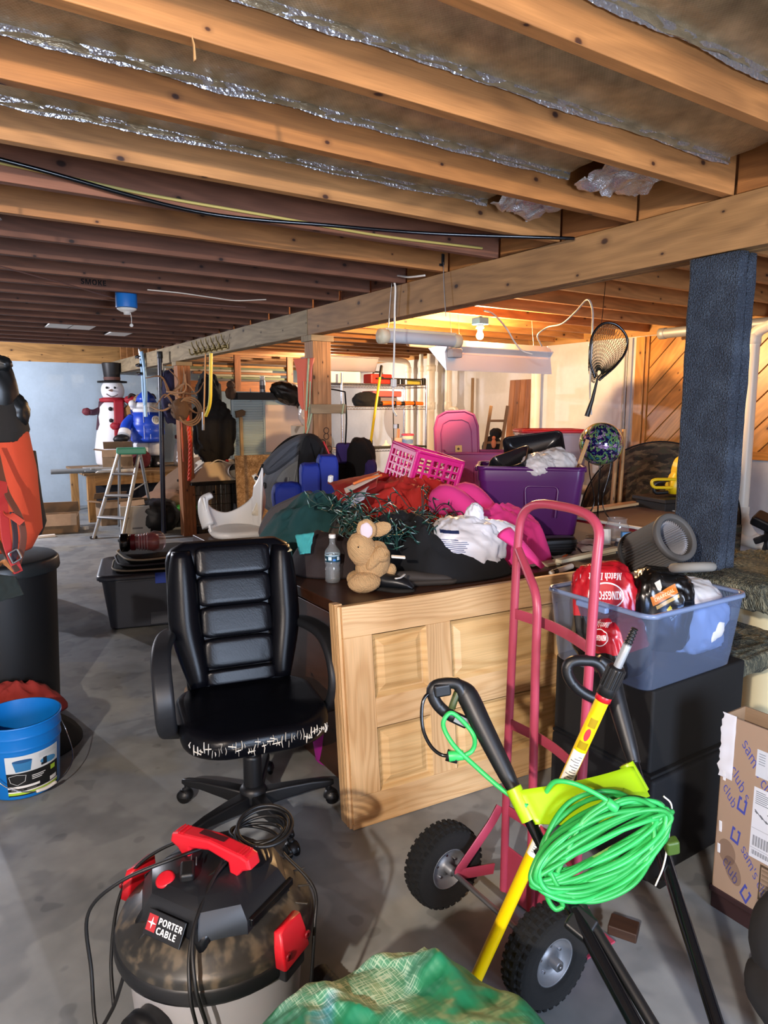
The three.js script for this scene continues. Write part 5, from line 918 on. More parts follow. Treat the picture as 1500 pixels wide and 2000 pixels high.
// pink crate with lattice sides
{
  const W = 0.32, H = 0.235, t = thing('plastic_crate', 'bright pink lattice crate tilted on the red jacket', 'crate', [2.36, 1.03, -3.3], R(-8));
  t.rotation.order = 'YXZ'; t.rotation.set(0.12, R(-8), R(-14));
  const pink = plastic(0xd6207e, 0.4), wall = (w, h, nx, ny) => { const holes = []; const mx = 0.022, my = 0.03, cw = (w - 2 * mx) / nx, ch = (h - 2 * my) / ny; for (let i = 0; i < nx; i++) for (let j = 0; j < ny; j++) { const x = -w / 2 + mx + cw * i + cw * 0.16, y = my + ch * j + ch * 0.14; holes.push([[x, y], [x, y + ch * 0.72], [x + cw * 0.68, y + ch * 0.72], [x + cw * 0.68, y]]); } return extr([[-w / 2, 0], [w / 2, 0], [w / 2, h], [-w / 2, h]], 0.008, 0.0015, 1, holes); };
  for (const [s, r] of [[1, 0], [-1, Math.PI]]) part('side', wall(W, H, 6, 4), pink, t, [0, 0, s * W / 2 * 0.98], [0, r, 0]);
  for (const [s, r] of [[1, Math.PI / 2], [-1, -Math.PI / 2]]) part('side', wall(W, H, 6, 4), pink, t, [s * W / 2 * 0.98, 0, 0], [0, r, 0]);
  part('crate_floor', at(wall(W, W, 7, 7), 0, 0.004, W / 2, -Math.PI / 2, 0, 0), pink, t);
  part('rim', sweep(rrect(W, W, 0.02, H), 1, { closed: true, profile: [[-0.008, -0.012], [0.01, -0.012], [0.01, 0.006], [-0.008, 0.006]], up: V(0, 1, 0) }), pink, t);
  for (const [x, z] of [[1, 1], [1, -1], [-1, 1], [-1, -1]]) part('corner_post', bx(0.022, H, 0.022, 0.008), pink, t, [x * W / 2 * 0.96, H / 2, z * W / 2 * 0.96]);
}
// pink fleece, carrier bag
{
  const pk = cloth(0xe63a8c, 0.9);
  const f = thing('pink_fleece', 'hot pink fleece with two sleeves bunched behind the white carrier bag', 'fleece', [2.34, TB, -2.56]);
  part('fleece_body', drape([[-0.3, 0.05], [-0.1, 0.28], [0.1, 0.26], [0.2, 0.05], [0.05, -0.2], [-0.2, -0.2]], 0.2, { s: 71, f: 5, fold: 0.35, pow: 3 }), pk, f);
  part('sleeve', sweep(curve([[-0.22, 0.2, -0.22], [-0.2, 0.28, -0.2], [-0.12, 0.2, -0.02]], 14), (k) => 0.062 * (0.75 + 0.35 * Math.sin(Math.PI * k)), { n: 14 }), pk, f);
  part('sleeve', sweep(curve([[-0.1, 0.22, -0.24], [-0.06, 0.29, -0.2], [0.02, 0.14, 0.0]], 14), (k) => 0.056 * (0.75 + 0.35 * Math.sin(Math.PI * k)), { n: 14 }), pk, f);
  part('hem_tail', sweep(curve([[1.768, 1.043, -1.907], [1.792, 0.994, -1.835], [1.821, 0.931, -1.757]].map((p) => [p[0] - 2.34, p[1] - TB, p[2] + 2.56]), 14), (k) => 0.05 * (1 - 0.7 * k), { n: 12, sy: 0.5 }), pk, f);
  const film = mat(0xf6f6fa, 0.35, { transmission: 0.05, thickness: 0, map: canvasTex(512, 512, (g, w, h) => { g.fillStyle = '#f0f0f4'; g.fillRect(0, 0, w, h); g.fillStyle = '#3c4a78'; for (let i = 0; i < 9; i++) g.fillRect(60 + (i * 13 % 30), 150 + i * 16, 120 + (i * 47 % 50), 6); g.fillStyle = '#27345e'; g.fillRect(70, 80, 120, 24); }) });
  const bg = thing('carrier_bag', 'white knotted carrier bag with blue print at the bench front edge', 'bag', [1.95, TB, -2.36], R(-30)); bg.scale.setScalar(1.12);
  const g = blob(0.145, 0.115, 0.11, { det: 40, amp: 0.1, rid: 0.14, rf: 3.2, s: 5, flat: 0.8, sq: 0.85 }), p = g.attributes.position, uv = g.attributes.uv; for (let i = 0; i < p.count; i++) uv.setXY(i, p.getX(i) / 0.3 + 0.5, p.getY(i) / 0.24 + 0.5);
  part('bag_body', g, film, bg, [0, 0.1, 0]);
  part('bag_knot', blob(0.035, 0.05, 0.03, { amp: 0.15, rid: 0.2, s: 8 }), film, bg, [0.04, 0.22, -0.01]);
  part('bag_ear', blob(0.085, 0.042, 0.04, { amp: 0.1, rid: 0.18, s: 12 }), film, bg, [0.14, 0.16, 0.0], [0, 0, -0.25]);
  one('white_strap', 'small white strap lying by the black shoe', 'strap', sweep(curve([[1.463, 0.847, -2.189], [1.491, 0.846, -2.195], [1.528, 0.849, -2.22]], 8), 0.006, { n: 6, sy: 0.5 }), M.white);
  one('white_tag', 'white paper tag tied behind the plush rabbit', 'tag', bx(0.055, 0.008, 0.018, 0.003), M.white, [1.458, 0.939, -2.161], [0.2, -0.5, -0.1]);
}
// dark purple tote with trays, white sacks
{
  tote('purple_tote', 'deep purple tote overflowing with dark trays and white sacks on the workbench', 0.62, 0.42, 0.4, plastic(0x501c60, 0.3), [2.95, TB, -2.98], R(-42), { recess: true, taper: 0.84 });
  const tray = (name, label, pos, rot, w, d) => { const t = thing(name, label, 'tray', pos); t.rotation.order = 'YXZ'; t.rotation.set(...rot); part('tray_body', loft([rrect(w * 0.86, d * 0.82, 0.03, 0), rrect(w * 0.9, d * 0.88, 0.03, 0.01), rrect(w, d, 0.03, 0.07), rrect(w * 1.05, d * 1.06, 0.035, 0.072), rrect(w * 1.05, d * 1.06, 0.035, 0.078), rrect(w * 0.98, d * 0.97, 0.03, 0.076), rrect(w * 0.86, d * 0.82, 0.03, 0.012)]), plastic(0x1e1e22, 0.22), t); part('tray_rib', bx(w * 0.7, 0.006, 0.012, 0.002), plastic(0x1e1e22, 0.22), t, [0, 0.004, 0]); };
  tray('black_tray', 'dark plastic tray standing tilted in the purple tote', [3.03, TB + 0.42, -3.02], [1.0, -0.5, 0.25], 0.34, 0.26);
  tray('black_tray', 'shiny black tray corner poking from the left of the purple tote', [2.82, TB + 0.37, -2.98], [0.5, -0.9, 0.4], 0.24, 0.18);
  const wh = mat(0xeeeef0, 0.4, { transmission: 0.2, thickness: 0 });
  one('white_sack', 'white plastic sack bulging over the right rim of the purple tote', 'sack', blob(0.13, 0.1, 0.11, { det: 36, amp: 0.12, rid: 0.14, rf: 3.4, s: 3 }), wh, [3.03, TB + 0.39, -2.86]);
  one('white_sack', 'crinkled thin white sack between the tray and the rim of the purple tote', 'sack', blob(0.1, 0.07, 0.09, { det: 36, amp: 0.14, rid: 0.16, rf: 4, s: 13 }), wh, [2.9, TB + 0.4, -2.86]);
  one('wooden_stick', 'pale wooden stick poking out of the right corner of the purple tote', 'stick', board(0.022, 0.3, 0.012, 'y'), M.stake, [3.22, TB + 0.4, -2.84], [0.1, -0.4, -0.28]);
  const bm = thing('rubber_bumper', 'black ribbed rubber bumper lying below the purple tote', 'bumper', [2.5, TB, -2.42], R(-22));
  part('bumper_body', loft([rrect(0.28, 0.1, 0.04, 0.0), rrect(0.33, 0.12, 0.045, 0.03), rrect(0.35, 0.13, 0.05, 0.075), rrect(0.33, 0.11, 0.05, 0.09)]), plastic(0x0b0b0c, 0.4), bm, null, [-0.05, 0, 0]);
  for (let i = 0; i < 3; i++) part('bumper_rib', sweep(rrect(0.335 + 0.006 * i, 0.123 + 0.004 * i, 0.045, 0.03 + i * 0.016), 0.0035, { n: 5, closed: true }), plastic(0x0b0b0c, 0.4), bm);
}
// small things at the right end of the bench
{
  for (const [i, x0, x1, w] of [[0, [2.325, 0.78, -2.237], [3.143, 0.78, -2.29], 0.05], [1, [2.362, 0.8, -2.184], [3.146, 0.8, -2.268], 0.035]]) { const a = V(...x0), b = V(...x1), L = a.distanceTo(b); one('trim_strip', ['wide cream wooden trim strip behind the charcoal bags', 'narrow cream wooden trim strip lying on the wider strip'][i], 'trim', bx(L, 0.018, w, 0.003), mat(0xe6dcb8, 0.5), a.clone().lerp(b, 0.5).setY(TB + 0.009 + i * 0.0195).toArray(), [0, -Math.atan2(b.z - a.z, b.x - a.x), 0]); }
  const lv = thing('caulk_tube', 'white tube with dark cap lying by the pink fleece tail', 'tube', [2.253, 0.79, -2.076], R(14));
  part('tube_body', sweep([V(-0.02, 0.012, 0), V(0.11, 0.012, 0)], 0.013, { n: 14 }), M.white, lv); part('tube_cap', sweep([V(-0.055, 0.012, 0), V(-0.02, 0.012, 0)], 0.0115, { n: 12 }), M.blackPlastic, lv); part('tube_tip', sweep([V(-0.075, 0.012, 0), V(-0.055, 0.012, 0)], 0.01, { n: 12 }), M.white, lv);
  const jar = thing('glass_jar', 'clear wide glass jar at the right end of the workbench', 'jar', [3.054, 0.78, -2.415]);
  part('jar_body', lathe([[0, 0.003], [0.055, 0.003], [0.062, 0.012], [0.062, 0.1], [0.05, 0.115], [0.05, 0.135], [0.053, 0.137], [0.053, 0.141], [0.048, 0.141]], 32), mat(0xf2f4f6, 0.05, { transmission: 0.9, thickness: 0, side: THREE.DoubleSide }), jar);
  const vial = thing('small_bottle', 'small grey bottle with pale cap before the glass jar', 'bottle', [2.863, 0.78, -2.249]);
  part('vial_body', lathe([[0, 0], [0.02, 0], [0.021, 0.004], [0.021, 0.05], [0.014, 0.06], [0, 0.06]], 20), plastic(0x4a5560, 0.3), vial); part('vial_cap', lathe([[0, 0.078], [0.013, 0.078], [0.014, 0.06], [0, 0.06]], 20), plastic(0xb8bcc0, 0.5), vial);
  one('small_carton', 'small blue and white carton beside the grey bottle', 'carton', bx(0.05, 0.085, 0.03, 0.002), plastic(0x4a8fd0, 0.5), [...[3.005, 0.78, -2.314]].map((v, i) => i === 1 ? TB + 0.0425 : v), [0, -0.6, 0]);
  one('white_card', 'white card standing against the glass jar', 'card', bx(0.075, 0.085, 0.002, 0.0005), M.paper, [...[2.972, 0.78, -2.434]].map((v, i) => i === 1 ? TB + 0.043 : v), [-0.15, -0.7, 0]);
  for (let i = 0; i < 7; i++) one('paper_sheet', ['crumpled grey paper below the purple tote', 'flat pale paper right of the rubber bumper', 'brown paper strip under the cream trim', 'small white paper by the caulk tube', 'grey leaflet near the glass jar', 'torn paper behind the white card', 'pale paper slip beside the small carton'][i], 'paper', sheet((u, v) => [(u - 0.5) * rr(0.16, 0.17), 0.006 + 0.012 * Math.abs(n3(u * 4 + i * 3, v * 4, 2)), (v - 0.5) * 0.1], 8, 6, 0.0015), i % 3 === 2 ? M.card : i % 3 ? M.paper : mat(0x8e8a86, 0.8), [[2.55, TB, -2.3], [2.8, TB, -2.38], [2.45, TB, -2.2], [2.24, TB, -2.3], [2.95, TB, -2.5], [3.1, TB, -2.55], [3.2, TB, -2.45]][i], [0, i * 0.9, 0]);
  const pl = thing('pliers', 'orange handled pliers lying near the cream trim strips', 'pliers', [2.479, 0.78, -2.268], R(20));
  for (const s of [-1, 1]) part('plier_handle', tube([[0, 0.008, 0], [0.05, 0.01, s * 0.014], [0.11, 0.008, s * 0.02]], 0.006, 8, 14), mat(0xe06a28, 0.4), pl); part('plier_jaw', bx(0.05, 0.012, 0.018, 0.004), M.steel, pl, [-0.03, 0.008, 0]);
}
// card table with a brown top and red apron
{
  const t = thing('card_table', 'red folding card table with grey-brown top behind the workbench', 'table', [3.98, 0, -2.98]);
  part('table_top', bx(0.78, 0.02, 0.78, 0.004), mat(0x6a5850, 0.6), t, [0, 0.775, 0]); 
  for (const [w, d, x, z] of [[0.82, 0.02, 0, 0.4], [0.82, 0.02, 0, -0.4], [0.02, 0.78, 0.4, 0], [0.02, 0.78, -0.4, 0]]) { part('edge_band', bx(w, 0.018, d, 0.004), M.white, t, [x, 0.78, z]); part('apron', bx(w * 0.98, 0.06, d * 0.98, 0.004), plastic(0x8a1c28, 0.4), t, [x * 0.985, 0.738, z * 0.985]); }
  for (const x of [-0.36, 0.36]) for (const z of [-0.36, 0.36]) part('leg', bx(0.03, 0.71, 0.03, 0.005), plastic(0x8a1c28, 0.4), t, [x, 0.355, z]);
  one('pine_board', 'pale pine board lying along the back of the card table', 'board', board(0.62, 0.02, 0.09, 'x'), M.pine, [4.1, 0.805, -3.28], [0, 0.1, 0]);
  // gazing ball on a wire stand
  const g = thing('gazing_ball', 'iridescent swirled glass gazing ball on a thin black wire stand', 'garden ornament', [3.62, 0.789, -3.02]);
  const swirl = tex(1024, 512, (u, v) => { const w = pn(u, v, 3, 3, 2, 3), a = pn(u, v, 12, 9, 5 , 3, 1) + w * 0.5, b = pn(u, v, 10, 12, 8, 3); const c = a > 0.5 ? [120, 170, 110] : b > 0.14 ? [170, 140, 190] : b < -0.2 ? [60, 120, 140] : [30, 24, 88]; const k = 1.0 + fbm(u * 60, v * 60, 2, 2) * 0.9; return c.map((q) => q * k); });
  const BH = 0.49;
  part('glass_ball', new THREE.SphereGeometry(0.14, 48, 32), mat(0xffffff, 0.08, { map: rep(swirl, 2, 1), metal: 0.5, clearcoat: 1, clearcoatRoughness: 0.05 }), g, [0, BH, 0]);
  part('stand_ring', new THREE.TorusGeometry(0.085, 0.005, 8, 40).rotateX(Math.PI / 2), M.blackTube, g, [0, BH - 0.1, 0]);
  for (let i = 0; i < 6; i++) { const a = i / 6 * 6.283 + 0.3, c = Math.cos(a), s = Math.sin(a); part('stand_leg', tube([[c * 0.085, BH - 0.1, s * 0.085], [c * 0.07, BH - 0.2, s * 0.07], [c * 0.03, 0.12, s * 0.03], [c * 0.05, 0.05, s * 0.05], [c * 0.09, 0.0, s * 0.09]], 0.003, 6, 24), M.blackTube, g); }
  // stakes
  for (const [i, a, b] of [[0, [4.292, 0.723, -3.471], [4.399, 1.352, -3.513]], [1, [4.345, 0.723, -3.437], [4.438, 1.352, -3.488]]]) { const A = V(...a), B = V(...b); A.y = 0; one('wooden_stake', ['left of two thin wooden stakes behind the gazing ball', 'right of two thin wooden stakes behind the gazing ball'][i], 'stake', uvm(sweep([A, B], 1, { profile: [[-0.012, -0.012], [0.012, -0.012], [0.012, 0.012], [-0.012, 0.012]] }), 'y'), M.stake); }
}
// camouflage blind and chainsaw
{
  const t = thing('camouflage_blind', 'round pop-up camouflage blind standing against the right wall', 'blind', [5.1, 0, -3.62], R(-50));
  const cm = mat(0xffffff, 0.9, { map: rep(camoTex(), 3, 3), side: THREE.DoubleSide });
  part('blind_cover', sheet((u, v) => { const a = mix(-0.06, Math.PI + 0.06, u), r = mix(0.05, 0.68, v); return [Math.cos(a) * r * 0.92, 0.56 + Math.sin(a) * r * 0.98, 0.22 * Math.cos(v * 1.5) + 0.03 * ridge(u * 4, v * 3, 6, 3)]; }, 48, 16, 0.006), cm, t);
  part('blind_skirt', sheet((u, v) => { const x = mix(-0.63, 0.63, u); return [x, 0.58 - 0.57 * v, 0.24 * Math.cos(x * 2) + 0.05 * ridge(u * 7, v * 2, 3, 3)]; }, 40, 12, 0.006), cm, t);
  part('hoop', sweep(Array.from({ length: 40 }, (_, i) => { const a = mix(-0.06, Math.PI + 0.06, i / 39); return V(Math.cos(a) * 0.635, 0.56 + Math.sin(a) * 0.675, 0.012); }), 0.008, { n: 6 }), M.blackCloth, t);
  const ch = thing('dark_chest', 'dark wooden chest in front of the camouflage blind', 'chest', [4.56, 0, -3.1], R(-12));
  part('chest_body', board(0.46, 0.84, 0.3, 'x', 0.008), mat(0x17120f, 0.7, { map: woodTex }), ch, [0, 0.42, 0]); part('chest_lid', board(0.5, 0.03, 0.34, 'x', 0.006), mat(0x1f1812, 0.6, { map: woodTex }), ch, [0, 0.856, 0]);
  const s = thing('chainsaw', 'yellow chainsaw with looped front handle beside the carpeted post', 'chainsaw', [4.5, 0.872, -3.1], R(-30));
  const yl = plastic(0xd9b814, 0.4);
  part('engine_cover', loft([rrect(0.2, 0.13, 0.04, 0.02), rrect(0.21, 0.14, 0.04, 0.08), rrect(0.17, 0.12, 0.04, 0.15), rrect(0.1, 0.08, 0.03, 0.2)]), yl, s, [0.08, 0, 0]);
  part('top_shroud', extr(smooth2([[0.0, 0.1], [0.02, 0.24], [0.1, 0.27], [0.15, 0.22], [0.16, 0.1], [0.08, 0.08]], 30), 0.1, 0.01), yl, s, [0.02, 0.03, 0]);
  part('front_handle', sweep(roundPath([[-0.02, 0.07, 0.07], [-0.16, 0.07, 0.07], [-0.18, 0.11, 0.07], [-0.16, 0.13, 0.07], [0.0, 0.13, 0.07]], 0.03, 6), 0.011, { n: 10 }), yl, s);
  part('guide_bar', extr(smooth2([[0.18, 0.03], [0.48, 0.02], [0.52, 0.045], [0.48, 0.07], [0.18, 0.075]], 30), 0.006, 0.001), M.steel, s); part('rear_grip', sweep(roundPath([[0.0, 0.03, 0], [-0.12, 0.02, 0], [-0.13, 0.09, 0], [-0.02, 0.12, 0]], 0.03, 5), 0.014, { n: 8 }), M.blackPlastic, s);
}
// second table: magenta tote, cardboard box, clear tote
{
  const t = thing('folding_table', 'white folding table carrying the magenta tote behind the red jacket', 'table', [4.3, 0, -4.72]);
  part('table_top', loft([rrect(1.9, 0.9, 0.05, 0.735), rrect(1.92, 0.92, 0.05, 0.745), rrect(1.92, 0.92, 0.05, 0.77), rrect(1.9, 0.9, 0.05, 0.778)]), M.white, t);
  for (const x of [-0.75, 0.75]) { for (const z of [-0.34, 0.34]) part('leg', sweep([V(x, 0, z), V(x, 0.74, z)], 0.014, { n: 10 }), M.steel, t); part('leg_brace', sweep([V(x, 0.2, -0.34), V(x, 0.2, 0.34)], 0.009, { n: 8 }), M.steel, t); }
  const mg = plastic(0x933878, 0.45), Y2 = 0.778;
  tote('magenta_tote', 'magenta tote with its lid standing upright inside it', 0.62, 0.44, 0.36, mg, [4.03, Y2, -4.72], R(-38), { taper: 0.84, recess: true });
  const lid = thing('tote_lid', 'magenta rounded tote lid standing upright in the magenta tote', 'lid', [4.05, Y2 + 0.24, -4.9], R(-38));
  const sh = [[-0.19, 0], [-0.19, 0.3], [-0.16, 0.4], [-0.08, 0.44], [0.08, 0.44], [0.16, 0.4], [0.19, 0.3], [0.19, 0]];
  part('lid_panel', extr(sh, 0.012, 0.004), mg, lid, [-0.08, 0.02, 0], [-0.1, 0, 0.05]); part('lid_rim', sweep(sh.map(([x, y]) => V(x * 1.03, y * 1.02, 0)), 0.012, { n: 6 }), mg, lid, [-0.08, 0.02, 0.005], [-0.1, 0, 0.05]);
  part('lid_ridge', sweep(sh.map(([x, y]) => V(x * 0.72, y * 0.78 + 0.03, 0.008)), 0.005, { n: 6 }), mg, lid, [-0.08, 0.02, 0.002], [-0.1, 0, 0.05]);
  part('price_sticker', bx(0.06, 0.06, 0.002, 0), mat(0xd9c07a, 0.6), lid, [-0.07, 0.13, 0.012], [-0.1, 0, 0.05]); part('sticker_mark', bx(0.02, 0.02, 0.002, 0), mat(0x3a2a1c, 0.6), lid, [-0.072, 0.128, 0.0135], [-0.1, 0, 0.8]);
  const ld = thing('toy_ladder', 'small wooden toy ladder leaning in the magenta tote', 'ladder', [4.33, Y2 + 0.3, -4.83], R(-38));
  for (const s of [-1, 1]) part('side_rail', board(0.03, 0.52, 0.022, 'y'), M.oldWood, ld, [s * 0.075, 0.2, 0], [0, 0, -0.13]);
  for (const y of [0.1, 0.3]) part('rung', board(0.13, 0.022, 0.02, 'x'), M.oldWood, ld, [y * 0.13 - 0.025, y + 0.02, 0]);
  one('dark_teddy', 'dark stuffed toy sitting in the magenta tote behind the toy ladder', 'plush toy', join([at(blob(0.1, 0.12, 0.09, { amp: 0.08, s: 4 }), 0, 0, 0), at(blob(0.06, 0.05, 0.06, { s: 7 }), 0.04, 0.14, 0)]), cloth(0x1c1a18), [4.39, Y2 + 0.36, -4.93]);
  one('orange_figurine', 'tiny orange and white figurine by the toy ladder', 'figurine', join([at(blob(0.022, 0.04, 0.02, { amp: 0.1, s: 5 }), 0, 0, 0), at(blob(0.016, 0.018, 0.016, { s: 2 }), 0, 0.05, 0), at(blob(0.03, 0.01, 0.01, { s: 1 }), 0, 0.01, 0)]), mat(0xc8764a, 0.7), [4.2, Y2 + 0.42, -4.7]);
  const bt = canvasTex(256, 256, (g, w, h) => { g.fillStyle = '#b0895a'; g.fillRect(0, 0, w, h); g.fillStyle = '#4a3524'; g.font = 'bold 30px sans-serif'; g.fillText('11 OZ.', 20, 70); g.fillText('BOTTLES', 130, 70, 110); for (const x of [60, 200]) { g.fillRect(x - 5, 160, 10, 60); g.beginPath(); g.moveTo(x - 20, 168); g.lineTo(x, 130); g.lineTo(x + 20, 168); g.fill(); g.fillRect(x - 22, 226, 44, 6); } });
  const b = thing('cardboard_box', 'small brown carton printed with up arrows beside the pink crate', 'box', [3.4, TB, -3.62], R(-38));
  part('carton', uvm(bx(0.26, 0.2, 0.22, 0.004), 'x'), M.card, b, [0, 0.1, 0]); part('printed_face', uvBadge(0.25, 0.19, 0.002), mat(0xffffff, 0.85, { map: bt }), b, [0, 0.1, 0.1115]);
  one('white_rag', 'white rag bunched on top of the small brown carton', 'rag', drape([[-0.11, -0.08], [0.08, -0.1], [0.12, 0.05], [0, 0.1], [-0.1, 0.06]], 0.06, { s: 5, f: 12, fold: 0.6 }), cloth(0xcfc6b6), [3.4, TB + 0.2, -3.62], [0, 0.3, 0]);
  one('copper_wire', 'bundle of copper coloured wire between the fleece and the purple tote', 'wire', join(Array.from({ length: 14 }, (_, i) => tube([[rr(-0.1, 0), 0.02 + i * 0.004, rr(-0.06, 0.06)], [0, 0.07 + rr(0, 0.05), rr(-0.05, 0.05)], [rr(0.05, 0.14), 0.02 + i * 0.003, rr(-0.06, 0.06)]], 0.006, 5, 14))), mat(0x7a5238, 0.5), [2.72, TB + 0.06, -3.22], [0, -0.5, 0]);
  heap('dark_cables', 'black cables and bags heaped left of the purple tote', 'cables', [[2.45, 0, -2.9], [2.6, 0, -2.8], [2.72, 0, -3.0], [2.85, 0, -3.3], [2.65, 0, -3.5], [2.5, 0, -3.3]], 0.12, mat(0x111216, 0.6), TB, { s: 81, f: 12, fold: 0.9 });
  one('blue_carton', 'small dark blue and white carton below the purple tote', 'carton', join([at(bx(0.16, 0.06, 0.06, 0.002), 0, 0, 0)]), mat(0x7888a0, 0.6), [2.5, TB + 0.05, -2.66], [0, -0.5, 0.06]);
  // clear tote with red lid
  tote('clear_tote', 'clear tote with a red lid right of the magenta tote', 0.6, 0.42, 0.52, mat(0xc9b8be, 0.35, { transmission: 0.45, thickness: 0 }), [4.7, Y2, -4.5], R(-30), { lid: plastic(0xc22a36, 0.4), taper: 0.88 });
  tote('pale_tote', 'pale contents tub inside the clear red-lidded tote', 0.46, 0.3, 0.26, mat(0xa59aa8, 0.7), [4.7, Y2 + 0.02, -4.5], R(-30));
}

// ---------------------------------------------------------------- hanging lights, cords, net
{
  const t = thing('shop_light', 'unlit white shop light with flared reflector hung under the right joists', 'light fixture', [3.92, 1.93, -4.395]);
  const L = 1.14, met = mat(0xd2e4f2, 0.35, { metal: 0.25 });
  const tl = [R(38), 0, 0];
  part('reflector', sheet((u, v) => { const k = (v - 0.5) * 2, a = Math.abs(k); return [(u - 0.5) * L, a < 0.3 ? 0.05 : 0.05 - (a - 0.3) * 0.14, k * 0.15]; }, 2, 20, 0.003), met, t, null, tl);
  part('channel', at(bx(L * 0.98, 0.055, 0.09, 0.006), 0, 0.078, 0), met, t, null, tl);
  for (const s of [-1, 1]) { part('end_plate', at(extr([[-0.15, -0.05], [-0.045, 0.05], [-0.045, 0.105], [0.045, 0.105], [0.045, 0.05], [0.15, -0.05]], 0.004, 0.001), s * L / 2, 0, 0, 0, Math.PI / 2, 0), met, t, null, tl); }
  part('end_socket', bx(0.1, 0.07, 0.07, 0.008), mat(0x8f9ca8, 0.5), t, [-L / 2 + 0.06, 0.0, 0.11]);
  for (const z of [-0.06, 0.06]) part('lamp_tube', sweep([V(-L / 2 + 0.03, 0.0, z), V(L / 2 - 0.03, 0.0, z)], 0.013, { n: 12 }), M.white, t);
  for (const x of [-0.4, 0.4]) part('hanging_wire', sweep([V(x, 0.06, 0.04), V(x, JB - 1.93 + 0.02, 0)], 0.0015, { n: 4 }), M.steel, t);
  const t2 = thing('strip_light', 'unlit round strip light with cream ends hung beyond the girder', 'light fixture', [2.88, 1.985, -3.988]);
  part('diffuser', sweep([V(-0.3, 0, 0), V(0.28, 0, 0)], 0.042, { n: 24 }), mat(0xb9c4cc, 0.3), t2);
  for (const x of [-0.32, 0.3]) part('end_cap', sweep([V(x - 0.025, 0, 0), V(x + 0.03, 0, 0)], 0.05, { n: 24 }), mat(0xd2cdb2, 0.5), t2);
  part('top_channel', bx(0.6, 0.02, 0.05, 0.004), mat(0xd2cdb2, 0.5), t2, [-0.01, 0.045, 0]);
  for (const x of [-0.28, 0.26]) part('hanging_wire', sweep([V(x, 0.04, 0), V(x * 0.9, JB - 1.985 + 0.02, 0)], 0.0018, { n: 4 }), M.steel, t2);
  const wc = plastic(0xddd8d0, 0.5), cord = (name, label, pts, r, n = 60) => one(name, label, 'cord', tube(pts, r, 7, n), wc);
  cord('power_lead', 'long white cord hanging from the joist past the girder to the wire shelf', [[2.38, 2.246, -3.268], [2.37, 2.257, -3.405], [2.365, 2.282, -3.568], [2.36, 2.221, -3.539], [2.36, 2.104, -3.544], [2.36, 1.866, -3.548], [2.36, 1.639, -3.559], [2.36, 1.5, -3.558], [2.36, 1.463, -3.524]], 0.006, 90);
  one('cord_connector', 'white plug connector on the long hanging cord', 'connector', join([bx(0.03, 0.05, 0.03, 0.006), at(bx(0.02, 0.03, 0.02, 0.005), 0.0, -0.26, 0.02)]), wc, [2.352, 1.659, -3.541]);
  one('hanging_wire', 'thin wire dropping from the joist left of the white cord', 'wire', tube([[2.37, 2.273, -3.587], [2.37, 2.143, -3.609], [2.37, 2, -3.626]], 0.002, 5, 12), M.steel);
  one('hanging_wire', 'thin wire loop on the girder right of the white cord', 'wire', tube([[2.385, 2.29, -3.107], [2.38, 2.16, -3.093], [2.38, 2.001, -3.072]], 0.002, 5, 12), M.steel);
  for (const [i, p] of [[2.4, 2.306, -3.126], [2.4, 2.306, -3.644]].entries()) one('black_hook', ['black hook above the right hanging wire', 'black hook above the white cord'][i], 'hook', join([bx(0.02, 0.06, 0.03, 0.004), at(bx(0.03, 0.015, 0.03, 0.004), -0.01, -0.03, 0)]), M.blackPlastic, [p[0] - 0.012, p[1], p[2]]);
  cord('lamp_cord', 'white cord draped from the bulb joist to the shop light', [[3.232, 2.175, -3.749], [3.315, 2.161, -3.753], [3.385, 2.063, -3.69], [3.464, 1.969, -3.683], [3.54, 1.913, -3.684], [3.599, 1.888, -3.642]], 0.006);
  cord('lamp_cord', 'white flat cord looping from the right end of the shop light up to the joists', [[3.883, 1.972, -3.835], [3.789, 2.042, -3.787], [3.775, 2.086, -3.684], [3.716, 2.091, -3.482], [3.645, 2.147, -3.297], [3.596, 2.201, -3.158], [3.574, 2.145, -3.102], [3.482, 1.973, -3.01], [3.441, 1.626, -2.976], [3.437, 1.468, -2.951]], 0.006, 90);
  // landing net
  const n = thing('landing_net', 'black teardrop landing net hanging by its hoop from the joists', 'net', [3.462, 1.808, -2.874], R(-33));
  const S = 4.2 / 1350, q = (x, y, z = 0) => [(x - 1185) * S, (700 - y) * S, z];
  const hoop = curve([q(1164, 738), q(1152, 700), q(1156, 655), q(1175, 634), q(1200, 636), q(1222, 660), q(1222, 685), q(1205, 712), q(1172, 742)], 70);
  part('hoop', sweep(hoop, 0.0075, { n: 8 }), M.blackTube, n);
  part('net_handle', sweep([V(...q(1168, 740)), V(...q(1160, 780)), V(...q(1151, 812))], (k) => 0.008 + 0.008 * k, { n: 10 }), M.blackPlastic, n);
  const strands = [], mesh = mat(0x26261e, 0.8), cx = q(1188, 680);
  const bagP = (u, v) => { const i = u * (hoop.length - 1), a = hoop[Math.floor(i)], b = hoop[Math.min(hoop.length - 1, Math.floor(i) + 1)], p = a.clone().lerp(b, i % 1); const c = V(cx[0] + 0.02, cx[1] - 0.06, -0.25); return p.lerp(c, v * 0.9).add(V(0, -0.05 * Math.sin(v * 3.1) - 0.08 * v * v, -0.1 * Math.sin(v * 3.1))); };
  for (let i = 0; i < 44; i++) strands.push(sweep(Array.from({ length: 13 }, (_, j) => bagP((i / 44 + j * 0.012) % 1, j / 12)), 0.0016, { n: 3, cap: false }), sweep(Array.from({ length: 13 }, (_, j) => bagP((i / 44 - j * 0.012 + 1) % 1, j / 12)), 0.0016, { n: 3, cap: false }));
  const nm = part('net_mesh', join(strands), mesh, n); nm.userData.kind = 'stuff';
